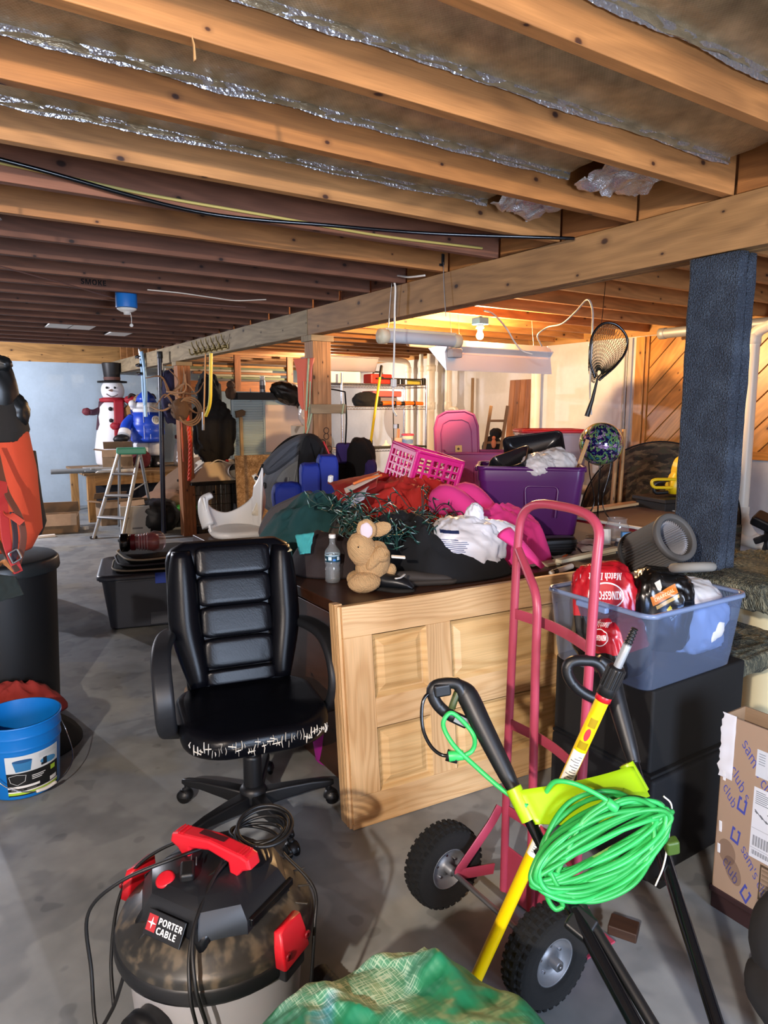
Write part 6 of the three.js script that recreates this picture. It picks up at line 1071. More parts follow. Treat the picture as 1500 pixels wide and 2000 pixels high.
  part('hang_cord', sweep([V(...q(1172, 634)), V(q(1176, 610)[0], JB + 0.01 - n.position.y, 0)], 0.002, { n: 4 }), M.blackTube, n);
  // cables along the joists
  one('black_cable', 'black cable sagging along the dark stained joist to the girder', 'cable', tube([[-3.0, 2.26, -2.62], [-0.6, 2.31, -2.64], [-0.1, 2.32, -2.64], [0.3, 2.29, -2.655], [0.9, 2.23, -2.66], [1.4, 2.23, -2.56], [1.8, 2.23, -2.45], [2.38, 2.23, -2.18]], 0.0075, 8, 90), M.blackTube);
  one('yellow_cable', 'pale yellow cable stapled along the joist above the black cable', 'cable', tube([[-3.0, 2.31, -2.7], [-0.8, 2.305, -2.70], [0.2, 2.30, -2.70], [0.7, 2.275, -2.70], [1.2, 2.268, -2.7], [1.7, 2.26, -2.7], [2.3, 2.275, -2.69]], 0.006, 8, 70), plastic(0xb8a860, 0.5));
  one('thin_cable', 'thin cable running across the far joists left of the blue box', 'cable', tube([[0.349, 2.238, -4.231], [0.723, 2.238, -4.608], [1.237, 2.238, -5.101], [1.431, 2.238, -4.976], [1.97, 2.238, -4.917]], 0.004, 6, 30), plastic(0x6a4a42, 0.6));
  one('white_cable', 'thin white cable clipped along the joists right of the blue box', 'cable', tube([[1.178, 2.238, -4.547], [1.373, 2.235, -4.536], [1.631, 2.234, -4.604], [1.785, 2.234, -4.635], [1.948, 2.236, -4.493]], 0.004, 6, 30), plastic(0xcfc8bc, 0.5));
  // pull-chain lampholder
  const lh = thing('lampholder', 'blue box with white pull-chain lampholder between the far joists', 'lampholder', [1.12, 0, -4.86]);
  part('blue_box', lathe([[0, 2.32], [0.066, 2.32], [0.068, 2.165], [0.064, 2.16], [0, 2.16]], 24), plastic(0x1a6ab8, 0.4), lh);
  part('lamp_base', lathe([[0, 2.16], [0.062, 2.16], [0.06, 2.15], [0.04, 2.138], [0.022, 2.133], [0.02, 2.118], [0, 2.118]], 24), M.white, lh); part('pull_chain', sweep([V(0.02, 2.128, 0.01), V(0.024, 2.09, 0.012), V(0.022, 2.06, 0.012)], 0.0022, { n: 5 }), M.white, lh); part('chain_end', new THREE.SphereGeometry(0.012, 12, 8), M.white, lh, [0.022, 2.05, 0.012]);
  const sm2 = canvasTex(256, 64, (g, w, h) => { g.clearRect(0, 0, w, h); g.fillStyle = '#120c0a'; g.font = 'bold 52px sans-serif'; g.fillText('SMOKE', 6, 50); });
  part('marker_lettering', uvBadge(0.22, 0.055, 0.001), mat(0xffffff, 0.8, { map: sm2, transparent: true }), ceiling, [0.93, 2.285, jz(8) + 0.0012]);
  for (const [i, p] of [[1.015, 2.262, -6.925], [1.201, 2.262, -6.59], [1.614, 2.262, -7.06]].entries()) { const k = Math.round((-1.49 - p[2]) / 0.4064); part('white_tile', bx(0.2, 0.012, 0.36, 0.003), M.white, ceiling, [p[0], JB + 0.008, jz(k) - 0.038 - 0.184], null); }
}
// pipes on the right wall
{
  const pipe = (name, label, pts, r, rad) => { const t = thing(name, label, 'pipe', [0, 0, 0]); const P = roundPath(pts, rad, 6); part('pipe_run', sweep(P, r, { n: 18 }), M.pvc, t); return t; };
  const a = pipe('drain_pipe', 'white drain pipe with elbows right of the carpeted post', [[5.6, 2.3, -2.9], [5.6, 2.19, -3.0], [5.6, 2.12, -3.19], [5.6, 0.62, -3.18], [5.6, 0.46, -3.1], [5.6, 0.4, -2.95], [5.6, 0.38, -2.0]], 0.05, 0.08);
  part('coupling', sweep([V(5.6, 2.02, -3.19), V(5.6, 2.1, -3.19)], 0.058, { n: 18 }), M.pvc, a); part('coupling', sweep([V(5.6, 0.6, -3.18), V(5.6, 0.7, -3.18)], 0.058, { n: 18 }), M.pvc, a);
  part('branch_pipe', sweep([V(5.6, 0.42, -3.0), V(5.6, 0.46, -4.4)], 0.05, { n: 18 }), M.pvc, a); part('coupling', sweep([V(5.6, 0.43, -3.02), V(5.6, 0.435, -3.15)], 0.062, { n: 18 }), M.pvc, a);
  const b = pipe('drain_pipe', 'thick white drain pipe with top elbow beside the leaning planks', [[4.0, 2.17, -5.75], [5.5, 2.14, -5.72], [5.72, 2.13, -5.72], [5.72, 1.9, -5.72], [5.72, 0.02, -5.72]], 0.055, 0.14); part('coupling', sweep([V(5.72, 1.9, -5.72), V(5.72, 2.0, -5.72)], 0.064, { n: 18 }), M.pvc, b);
  for (const [i, px, r] of [[0, 737, 0.04], [1, 758, 0.03], [2, 775, 0.055], [3, 800, 0.045]]) {
    const z = [-8.3, -7.98, -7.75, -7.36][i], x = 5.76;
    const v = pipe('supply_pipe', ['left thin white pipe with elbow behind the wire shelf', 'thin white pipe between the left and the thick pipe behind the wire shelf', 'thick white pipe in the middle behind the wire shelf', 'right white pipe with side outlet behind the wire shelf'][i], i === 0 ? [[5.0, 2.2, -8.5], [5.5, 2.2, z - 0.05], [x, 2.18, z], [x, 2.0, z], [x, 0.02, z]] : [[x, JB + 0.02, z], [x, 1.5, z], [x, 0.02, z]], r, 0.1);
    part('coupling', sweep([V(x, 2.02, z), V(x, 2.1, z)], r * 1.2, { n: 16 }), M.pvc, v); part('coupling', sweep([V(x, 1.5, z), V(x, 1.6, z)], r * 1.2, { n: 16 }), M.pvc, v);
    if (i === 3) part('side_outlet', sweep(roundPath([[x, 1.5, z], [x - 0.02, 1.52, z + 0.2], [x - 0.02, 1.4, z + 0.24]], 0.06, 4), 0.03, { n: 12 }), M.pvc, v);
  }
  for (let i = 0; i < 4; i++) one('leaning_plank', ['leftmost of four brown planks leaning on the right wall', 'second from left of four brown planks leaning on the right wall', 'third from left of four brown planks leaning on the right wall', 'rightmost of four brown planks leaning on the right wall'][i], 'plank', board(0.022, 1.84, 0.085, 'y'), i % 2 ? W(0x9a6238) : W(0xae7444), [5.78, 0.93, -6.22 + i * 0.09], [0, 0, -0.07]);
  one('wall_conduit', 'short brown conduit on the wall behind the wire shelf upright', 'conduit', sweep([V(5.83, 1.2, -6.95), V(5.83, 1.9, -6.95)], 0.02, { n: 10 }), M.card);
  const d = thing('duct_pipe', 'silver round duct lying along the top of the pine panelling', 'duct', [5.6, 2.16, -3.62]);
  part('duct_body', sweep([V(0, 0.02, -0.42), V(0, 0.02, 0.6)], 0.045, { n: 24 }), M.alu, d); part('duct_collar', sweep([V(0, 0.02, -0.44), V(0, 0.02, -0.38)], 0.05, { n: 24 }), M.alu, d);
}
one('camera_tripod', 'folded black tripod on the floor behind the drain pipe elbow', 'tripod', join([0, 1, 2].map((i) => sweep([V(0.03 * i, 0.02, 0.1 * i - 0.1), V(0.02, 0.5, 0), V(0.0, 0.66, 0.02 * i)], 0.022, { n: 8 })).concat([at(bx(0.16, 0.08, 0.2, 0.02), 0, 0.66, 0, 0.4, 0.3, 0.3), at(bx(0.05, 0.05, 0.32, 0.01), 0, 0.58, 0.06, -0.5, 0, 0)])), M.blackPlastic, [5.2, 0, -2.75]);
// wire shelf unit
{
  const X0 = 3.42, X1 = 4.46, Z0 = -6.08, Z1 = -6.5, lv = [0.35, 1.10, 1.53, 1.76];
  const t = thing('wire_shelf', 'chrome wire shelf unit with three loaded shelves at the right wall', 'shelf', [(X0 + X1) / 2, 0, (Z0 + Z1) / 2]);
  const w = X1 - X0, d = Z0 - Z1;
  for (const x of [-1, 1]) for (const z of [-1, 1]) part('upright', sweep([V(x * w / 2, 0, z * d / 2), V(x * w / 2, 1.86, z * d / 2)], 0.0125, { n: 10 }), M.chrome, t);
  for (const y of lv) {
    const bars = []; for (let i = 1; i < 30; i++) bars.push(sweep([V(-w / 2 + w * i / 30, y, -d / 2), V(-w / 2 + w * i / 30, y, d / 2)], 0.0022, { n: 4 }));
    for (const z of [-1, 1]) { bars.push(sweep([V(-w / 2, y, z * d / 2), V(w / 2, y, z * d / 2)], 0.004, { n: 6 }), sweep([V(-w / 2, y - 0.028, z * d / 2), V(w / 2, y - 0.028, z * d / 2)], 0.004, { n: 6 })); bars.push(sweep(Array.from({ length: 61 }, (_, i) => V(-w / 2 + w * i / 60, y - 0.014 + (i % 2 ? 0.013 : -0.013), z * d / 2)), 0.002, { n: 4 })); }
    for (const x of [-1, 1]) bars.push(sweep([V(x * w / 2, y, -d / 2), V(x * w / 2, y, d / 2)], 0.004, { n: 6 }), sweep([V(x * w / 2, y - 0.028, -d / 2), V(x * w / 2, y - 0.028, d / 2)], 0.004, { n: 6 }));
    part('wire_deck', join(bars), M.chrome, t);
  }
  const S = (x, lev, z = -6.28) => [x, lv[lev] + 0.004, z];
  // top deck
  const tb = thing('clear_bin', 'clear bin of papers on top of the wire shelf behind the middle post', 'bin', S(3.53, 3, -6.3));
  part('bin_body', loft([rrect(0.66, 0.34, 0.04, 0.12), rrect(0.72, 0.38, 0.04, 0.25), rrect(0.7, 0.36, 0.04, 0.25), rrect(0.64, 0.32, 0.04, 0.13)]), mat(0xd8d2da, 0.25, { transmission: 0.55, thickness: 0 }), tb); part('paper_stack', bx(0.5, 0.09, 0.26, 0.006), M.paper, tb, [0, 0.18, 0]); part('bin_lid', loft([rrect(0.73, 0.39, 0.04, 0.25), rrect(0.74, 0.4, 0.04, 0.262), rrect(0.68, 0.34, 0.04, 0.268)]), mat(0xd8d2da, 0.25, { transmission: 0.5, thickness: 0 }), tb);
  part('riser_box', bx(0.5, 0.115, 0.3, 0.01), M.white, tb, [-0.1, 0.058, 0]);
  const rt = thing('red_toolbox', 'red toolbox beside the middle post on top of the wire shelf', 'toolbox', S(3.93, 3, -6.22));
  part('toolbox_body', bx(0.26, 0.1, 0.16, 0.012, 2), plastic(0xc8281e, 0.4), rt, [0, 0.05, 0]); part('toolbox_grip', sweep(roundPath([[-0.06, 0.09, 0], [-0.05, 0.125, 0], [0.05, 0.125, 0], [0.06, 0.09, 0]], 0.02, 4), 0.009, { n: 6 }), M.blackPlastic, rt); part('toolbox_latch', bx(0.04, 0.03, 0.01, 0.003), M.blackPlastic, rt, [0, 0.06, 0.083]);
  one('black_case', 'small black case between the red toolbox and the long black bar', 'case', bx(0.1, 0.05, 0.12, 0.01, 2), M.blackPlastic, S(4.08, 3, -6.15).map((v, i) => i === 1 ? v + 0.025 : v));
  const bar = thing('bar_clamp', 'long black bar clamp lying across the top of the wire shelf', 'clamp', S(4.16, 3, -6.12)); part('clamp_bar', bx(0.62, 0.014, 0.022, 0.003), M.blackPlastic, bar, [0, 0.055, 0]); part('clamp_jaw', bx(0.03, 0.06, 0.04, 0.006), M.blackPlastic, bar, [0.02, 0.03, 0]); part('clamp_jaw', bx(0.03, 0.07, 0.04, 0.006), M.blackPlastic, bar, [0.29, 0.035, 0]);
  one('spirit_level', 'short yellow spirit level at the right end of the top shelf', 'level', bx(0.2, 0.05, 0.022, 0.004), mat(0xa89a3c, 0.5), [4.38, lv[3] + 0.03, -6.2], [0, 0.15, 0]);
  // second deck
  one('pink_case', 'pale red flat case on the second shelf of the wire unit', 'case', bx(0.36, 0.06, 0.24, 0.012, 2), plastic(0xb85a58, 0.4), S(4.05, 2, -6.33).map((v, i) => i === 1 ? v + 0.13 : v));
  one('grey_case', 'grey case under the pale red case on the wire shelf', 'case', bx(0.3, 0.1, 0.22, 0.012, 2), plastic(0x77727a, 0.5), S(4.05, 2, -6.36).map((v, i) => i === 1 ? v + 0.05 : v));
  for (const [i, x, l] of [[0, 4.07, 0.3], [1, 4.32, 0.24]]) { const g = thing('hedge_tool', ['longer orange power tool on the second shelf of the wire unit', 'shorter orange tool at the right end of the second shelf'][i], 'tool', S(x, 2, -6.12)); part('tool_body', sweep([V(-l / 2, 0.03, 0), V(-l / 4, 0.034, 0), V(l / 2, 0.03, 0)], (k) => 0.024 * (1 - 0.25 * k), { n: 12 }), plastic(0xe06018, 0.4), g); part('tool_band', sweep([V(-l * 0.02, 0.03, 0), V(l * 0.05, 0.03, 0)], 0.026, { n: 12 }), M.blackPlastic, g); part('tool_end', sweep([V(-l / 2 - 0.05, 0.028, 0), V(-l / 2, 0.03, 0)], 0.022, { n: 12 }), M.blackPlastic, g); }
  one('black_bag', 'black cloth bag draped on the left of the second shelf', 'bag', blob(0.14, 0.09, 0.14, { amp: 0.1, rid: 0.1, s: 5, flat: 0.6 }), M.blackCloth, S(3.78, 2, -6.2).map((v, i) => i === 1 ? v + 0.055 : v));
  // third deck
  const hl = (n, lb, x, z, c, h, r, top) => { const g = thing(n, lb, 'tub', S(x, 1, z)); part('tub_body', lathe([[0, 0.002], [r * 0.82, 0.002], [r * 0.85, 0.006], [r, h], [r * 0.94, h], [r * 0.78, 0.01], [0, 0.01]], 28), c, g); if (top) part('tub_rim', lathe([[r * 0.96, h - 0.012], [r * 1.06, h - 0.012], [r * 1.06, h + 0.006], [r * 0.9, h + 0.008]], 28), top, g); return g; };
  const rc = hl('brush_tub', 'clear tub with orange paint and a brush on the third shelf', 4.12, -6.14, mat(0xe2d8d4, 0.2, { transmission: 0.5, thickness: 0 }), 0.1, 0.06); part('paint', lathe([[0, 0.006], [0.045, 0.006], [0.054, 0.075], [0, 0.075]], 24), plastic(0xd8452a, 0.4), rc); part('brush_handle', sweep([V(0, 0.07, 0), V(0.012, 0.2, 0)], 0.007, { n: 8 }), M.stake, rc); part('brush_handle', sweep([V(0.015, 0.07, 0.01), V(0.03, 0.19, 0)], 0.006, { n: 8 }), mat(0xd06a30, 0.5), rc); part('brush_ferrule', bx(0.02, 0.05, 0.01, 0.003), M.blackPlastic, rc, [0.013, 0.22, 0]);
  const pc = hl('paint_can', 'white and blue paint can with pink rim on the third shelf', 4.3, -6.2, M.white, 0.13, 0.066, plastic(0xc8486a, 0.5)); part('can_label', new THREE.CylinderGeometry(0.063, 0.06, 0.07, 24, 1, true).translate(0, 0.065, 0), mat(0x6a8ac8, 0.5, { side: THREE.DoubleSide }), pc);
  one('white_funnel', 'small white funnel left of the brush tub', 'funnel', lathe([[0.05, 0.0], [0.046, 0.02], [0.012, 0.05], [0.01, 0.075], [0.006, 0.075], [0.008, 0.05], [0.04, 0.018]], 20), M.white, S(3.98, 1, -6.14));
  one('black_drill', 'black power drill lying on the left of the third shelf', 'drill', join([at(bx(0.16, 0.06, 0.06, 0.015, 2), 0, 0.05, 0), at(bx(0.05, 0.09, 0.05, 0.012, 2), 0.05, 0.045, 0.02), at(new THREE.CylinderGeometry(0.02, 0.024, 0.07, 14).rotateZ(Math.PI / 2), -0.1, 0.05, 0)]), M.blackPlastic, S(3.72, 1, -6.14));
  one('black_board', 'thin dark board lying along the front of the third shelf', 'board', bx(0.72, 0.018, 0.2, 0.004), M.black, S(3.98, 1, -6.0).map((v, i) => i === 1 ? v - 0.0 + 0.012 : v));
  const hn = thing('hanging_saw', 'black handled tool hanging under the second shelf', 'tool', [4.2, 1.49, -6.12]); part('saw_frame', sweep([V(-0.14, 0, 0), V(-0.14, -0.36, 0.01)], 0.006, { n: 6 }), M.blackPlastic, hn); part('saw_hook', sweep(roundPath([[-0.14, 0, 0], [-0.14, 0.03, 0], [-0.1, 0.035, 0]], 0.01, 3), 0.005, { n: 6 }), M.blackPlastic, hn);
  // amplifier and tote at the foot of the shelf
  const gt = tote('grey_tote', 'pale grey tote with a blue strap in front of the wire shelf', 0.62, 0.42, 0.62, plastic(0x9a9aa2, 0.5), [3.72, 0, -5.62], R(-4), { taper: 0.9 });
  part('blue_strap', bx(0.03, 0.12, 0.004, 0.001), plastic(0x3a3a78, 0.6), gt, [0.02, 0.5, 0.212]);
  const at2 = canvasTex(512, 256, (g, w, h) => { g.fillStyle = '#8c8a8c'; g.fillRect(0, 0, w, h); g.fillStyle = '#4a484c'; g.fillRect(10, 10, 300, 236); g.fillStyle = '#c9c4c4'; for (let i = 0; i < 24; i++) g.fillRect(20 + (i * 67 % 270), 20 + (i * 41 % 200), 14 + (i * 13 % 30), 8); g.fillStyle = '#a85a7a'; g.fillRect(120, 150, 120, 30); g.fillStyle = '#2a2a2c'; for (let i = 0; i < 5; i++) { g.beginPath(); g.arc(350 + i * 32, 70 + (i % 2) * 90, 20, 0, 7); g.fill(); } g.strokeStyle = '#ddd'; g.strokeRect(330, 20, 160, 210); });
  const am = thing('amplifier', 'grey amplifier back panel with printed connectors on the grey tote', 'amplifier', [3.74, 0.62, -5.64], R(-4));
  part('amp_case', bx(0.5, 0.17, 0.3, 0.006), plastic(0x77777a, 0.5), am, [0, 0.085, 0]); part('amp_panel', uvBadge(0.49, 0.155, 0.003), mat(0xffffff, 0.5, { map: at2 }), am, [0, 0.085, 0.152]); part('amp_lead', tube([[0.02, 0.1, 0.155], [0.06, 0.04, 0.18], [0.1, 0.05, 0.17], [0.1, 0.14, 0.158]], 0.005, 6, 20), M.blackTube, am); part('amp_lead', tube([[0.06, 0.16, 0.158], [0.02, 0.12, 0.18], [0.0, 0.08, 0.16]], 0.005, 6, 16), M.blackTube, am);
  one('yellow_broom', 'yellow broom handle leaning beside the middle post', 'broom', sweep([V(...[3.224, 1.781, -5.067]), V(...[2.879, 1.125, -4.693])], 0.011, { n: 12 }), mat(0xe0c41c, 0.4));
  one('broom_tip', 'black tip of the yellow broom handle', 'broom', sweep([V(...[3.27, 1.871, -5.114]), V(...[3.218, 1.768, -5.057])], 0.013, { n: 10 }), M.blackPlastic);
  one('osb_board', 'small brown board leaning in front of the wire shelf upright', 'board', uvm(bx(0.34, 0.9, 0.014, 0.002), 'x'), M.osb, [3.98, 0.45, -5.28], [-0.06, R(-4), 0]);
}

// ---------------------------------------------------------------- around the middle post
{
  const pp = [2.39, 1.917, -4.756];
  const hk = thing('orange_spade', 'orange plastic spade head hanging on the middle post', 'spade', [2.36, 1.66, -4.78], R(-62));
  part('spade_blade', extr([[-0.09, 0.16], [0.1, 0.16], [0.08, 0.08], [0.06, -0.18], [0.02, -0.22], [-0.02, -0.22], [-0.05, -0.16], [-0.06, 0.06]], 0.014, 0.004), plastic(0xe8735a, 0.45), hk, [0, 0.06, 0]); part('spade_shaft', sweep([V(0.02, 0.05, 0.012), V(0.03, -0.36, 0.01)], 0.014, { n: 8 }), plastic(0xd4642e, 0.5), hk); void pp;
  const st = thing('green_strap', 'pale green strap tied round the middle post holding the grey backpack', 'strap', [0, 0, 0]), gm = mat(0xa8b890, 0.6);

  part('strap_loop', sweep(curve([[2.385, 1.515, -4.68], [2.385, 1.51, -4.9], [2.56, 1.515, -4.9], [2.575, 1.51, -4.69], [2.47, 1.5, -4.68]], 30), 0.008, { n: 6, sy: 0.5 }), gm, st);
  part('strap_tail', tube([[2.37, 1.876, -4.709], [2.36, 1.651, -4.722], [2.36, 1.5, -4.745], [2.36, 1.307, -4.787]], 0.008, 6, 24), gm, st);
  part('strap_tail', tube([[2.385, 1.538, -4.674], [2.37, 1.424, -4.699], [2.36, 1.328, -4.734], [2.36, 1.269, -4.762]], 0.007, 6, 24), gm, st);
  part('strap_tail', tube([[2.385, 1.708, -4.719], [2.37, 1.5, -4.714], [2.36, 1.288, -4.761]], 0.006, 6, 24), gm, st);
  const wd = thing('wooden_batten', 'short grey batten nailed across the middle post with green cord', 'batten', [2.48, 1.505, -4.67]); part('batten', board(0.3, 0.07, 0.02, 'x'), M.girderGrey, wd, [0.03, 0, 0]); part('cord_wrap', bx(0.012, 0.08, 0.03, 0.004), gm, wd, [0.15, 0, 0], [0, 0, -0.2]);
  // backpack
  const g1 = cloth(0x666a72, 0.85), g2 = cloth(0x4c5058, 0.85), bpos = [2.087, 1.028, -4.525];
  const bp = thing('grey_backpack', 'grey hiking backpack hung by the green strap on the middle post', 'backpack', bpos, R(-20));
  const S = 4.95 / 1350, q = (x, y, z = 0) => [(x - 560) * S, (930 - y) * S, z];
  const outline = (pts) => smooth2(pts.map(([x, y]) => q(x, y)), 44);
  part('main_pack', extr(outline([[598, 852], [606, 885], [600, 930], [570, 985], [535, 1000], [512, 985], [510, 950], [530, 905], [565, 870]]), 0.15, 0.05, 3), g1, bp);
  part('top_lid', extr(outline([[600, 848], [598, 868], [560, 905], [522, 925], [512, 912], [540, 878], [575, 855]]), 0.15, 0.045, 3), g2, bp, [0, 0, 0.03]);
  part('mesh_pocket', extr(outline([[592, 895], [598, 925], [570, 975], [540, 990], [525, 975], [540, 930], [565, 905]]), 0.05, 0.02, 2), mat(0x7a7e80, 0.8), bp, [0, 0, 0.065]);
  for (const [a, b] of [[[548, 940], [536, 982]], [[562, 930], [552, 984]], [[576, 915], [566, 976]]]) part('pocket_seam', tube([q(...a, 0.092), q(...b, 0.092)], 0.006, 5, 6), mat(0x8c9092, 0.8), bp);
  part('side_strap', tube([q(515, 905, 0.06), q(505, 930, 0.08), q(512, 955, 0.08)], 0.012, 6, 14), M.blackCloth, bp); part('buckle', bx(0.05, 0.04, 0.03, 0.006), M.blackPlastic, bp, q(512, 945, 0.07));
  part('pack_frame', tube([q(602, 850, -0.09), q(570, 858, -0.1), q(530, 895, -0.1), q(508, 945, -0.1)], 0.012, 6, 20), M.blackCloth, bp); part('white_edge', tube([q(600, 856, 0.06), q(590, 872, 0.1), q(584, 878, 0.1)], 0.008, 5, 10), M.white, bp);
  const b2 = thing('black_backpack', 'black backpack with rounded top hanging right of the grey backpack', 'backpack', [2.215, 1.091, -4.333], R(-25));
  part('pack_body', extr(smooth2([[-0.09, -0.2], [-0.11, 0.1], [-0.06, 0.24], [0.03, 0.22], [0.1, 0.06], [0.13, -0.12], [0.1, -0.2]], 40), 0.2, 0.06, 3), M.blackCloth, b2); part('pack_flap', extr(smooth2([[-0.02, 0.0], [0.04, 0.12], [0.11, 0.02], [0.16, -0.08], [0.1, -0.14], [0.02, -0.1]], 30), 0.08, 0.03, 2), cloth(0x18181c), b2, [0, 0, 0.1]); part('pack_strap', tube([[0.05, 0.15, 0.12], [0.03, 0.02, 0.15], [0.1, -0.1, 0.15]], 0.01, 6, 14), cloth(0x222228), b2); part('red_piping', tube([[0.06, 0.19, 0.05], [0.1, 0.1, 0.06], [0.12, 0.0, 0.05]], 0.007, 5, 10), M.red, b2);
  const bb = thing('blue_bag', 'pair of bright blue bag pockets standing under the black backpack', 'bag', [2.08, 0.883, -4.023], R(-20)), bl = cloth(0x12309c, 0.7);
  part('left_pocket', blob(0.062, 0.24, 0.08, { amp: 0.03, rid: 0.05, sq: 0.28, s: 3 }), bl, bb, [-0.06, 0.03, 0.04]); part('right_pocket', blob(0.066, 0.26, 0.08, { amp: 0.03, rid: 0.05, sq: 0.28, s: 8 }), bl, bb, [0.06, 0.06, 0]); part('lower_fold', blob(0.1, 0.1, 0.08, { amp: 0.06, rid: 0.05, sq: 0.6, s: 5 }), bl, bb, [-0.2, 0.05, 0.0]);
  one('bag_stand', 'dark crate under the blue bag behind the teal blanket', 'crate', bx(0.6, 0.5, 0.4, 0.02), M.black, [2.15, 0.25, -4.42]);
  const pc = thing('grey_cushion', 'flat grey cushion leaning at the left end of the teal blanket', 'cushion', [1.63, 0.92, -3.5], R(-30)); part('cushion_body', extr(smooth2([[-0.17, -0.12], [-0.12, 0.02], [0.0, 0.09], [0.12, 0.13], [0.15, 0.04], [0.13, -0.1], [0, -0.13]], 40), 0.08, 0.03, 3), cloth(0x5c5a60, 0.9), pc, null, [-0.25, 0, 0]); part('cushion_seam', tube([[-0.12, -0.08, 0.05], [0.02, -0.03, 0.055], [0.1, -0.1, 0.05]], 0.004, 5, 14), cloth(0x3c3a40), pc);
  // things right of the middle post
  const pb = thing('purple_bag', 'purple and black folding chair bag hanging right of the middle post', 'bag', [2.722, 1.085, -4.667], R(-30)); part('purple_panel', bx(0.13, 0.16, 0.12, 0.03, 3), cloth(0x3c2c70), pb, [-0.07, 0.08, 0]); part('lower_panel', bx(0.14, 0.2, 0.12, 0.03, 3), M.blackCloth, pb, [-0.07, -0.1, 0]); part('black_fold', blob(0.11, 0.2, 0.09, { amp: 0.08, rid: 0.08, s: 4, sq: 0.7 }), M.blackCloth, pb, [0.06, -0.01, 0.02]); part('purple_fold', blob(0.05, 0.09, 0.06, { amp: 0.08, rid: 0.06, s: 6, sq: 0.7 }), cloth(0x352868), pb, [0.13, -0.05, 0.07]); part('black_strap', sweep(curve([[-0.06, 0.15, 0.04], [-0.05, 0.35, 0.03], [-0.06, 0.55, 0.0]], 10), 0.018, { n: 6, sy: 0.4 }), M.blackCloth, pb); part('strap_hook', tube([[-0.06, 0.55, 0], [-0.16, 0.57, -0.02], [-0.28, 0.58, -0.06]], 0.006, 5, 10), M.blackCloth, pb);
  const cb = thing('cream_carton', 'tall cream carton behind the purple bag', 'carton', [3.16, 0, -6.3]); part('carton_body', uvm(bx(0.26, 1.34, 0.3, 0.006), 'y'), mat(0xb8a48c, 0.8), cb, [0, 0.67, 0]); part('clear_bag', blob(0.1, 0.14, 0.1, { amp: 0.1, rid: 0.12, s: 4 }), mat(0xcfc8c4, 0.2, { transmission: 0.4, thickness: 0 }), cb, [0, 1.46, 0]);
  one('round_lid', 'large pale round lid hanging on the wall behind the purple bag', 'lid', new THREE.CylinderGeometry(0.3, 0.3, 0.02, 40).rotateZ(Math.PI / 2), mat(0xa49c9a, 0.5), [5.84, 1.35, -8.75]);
}
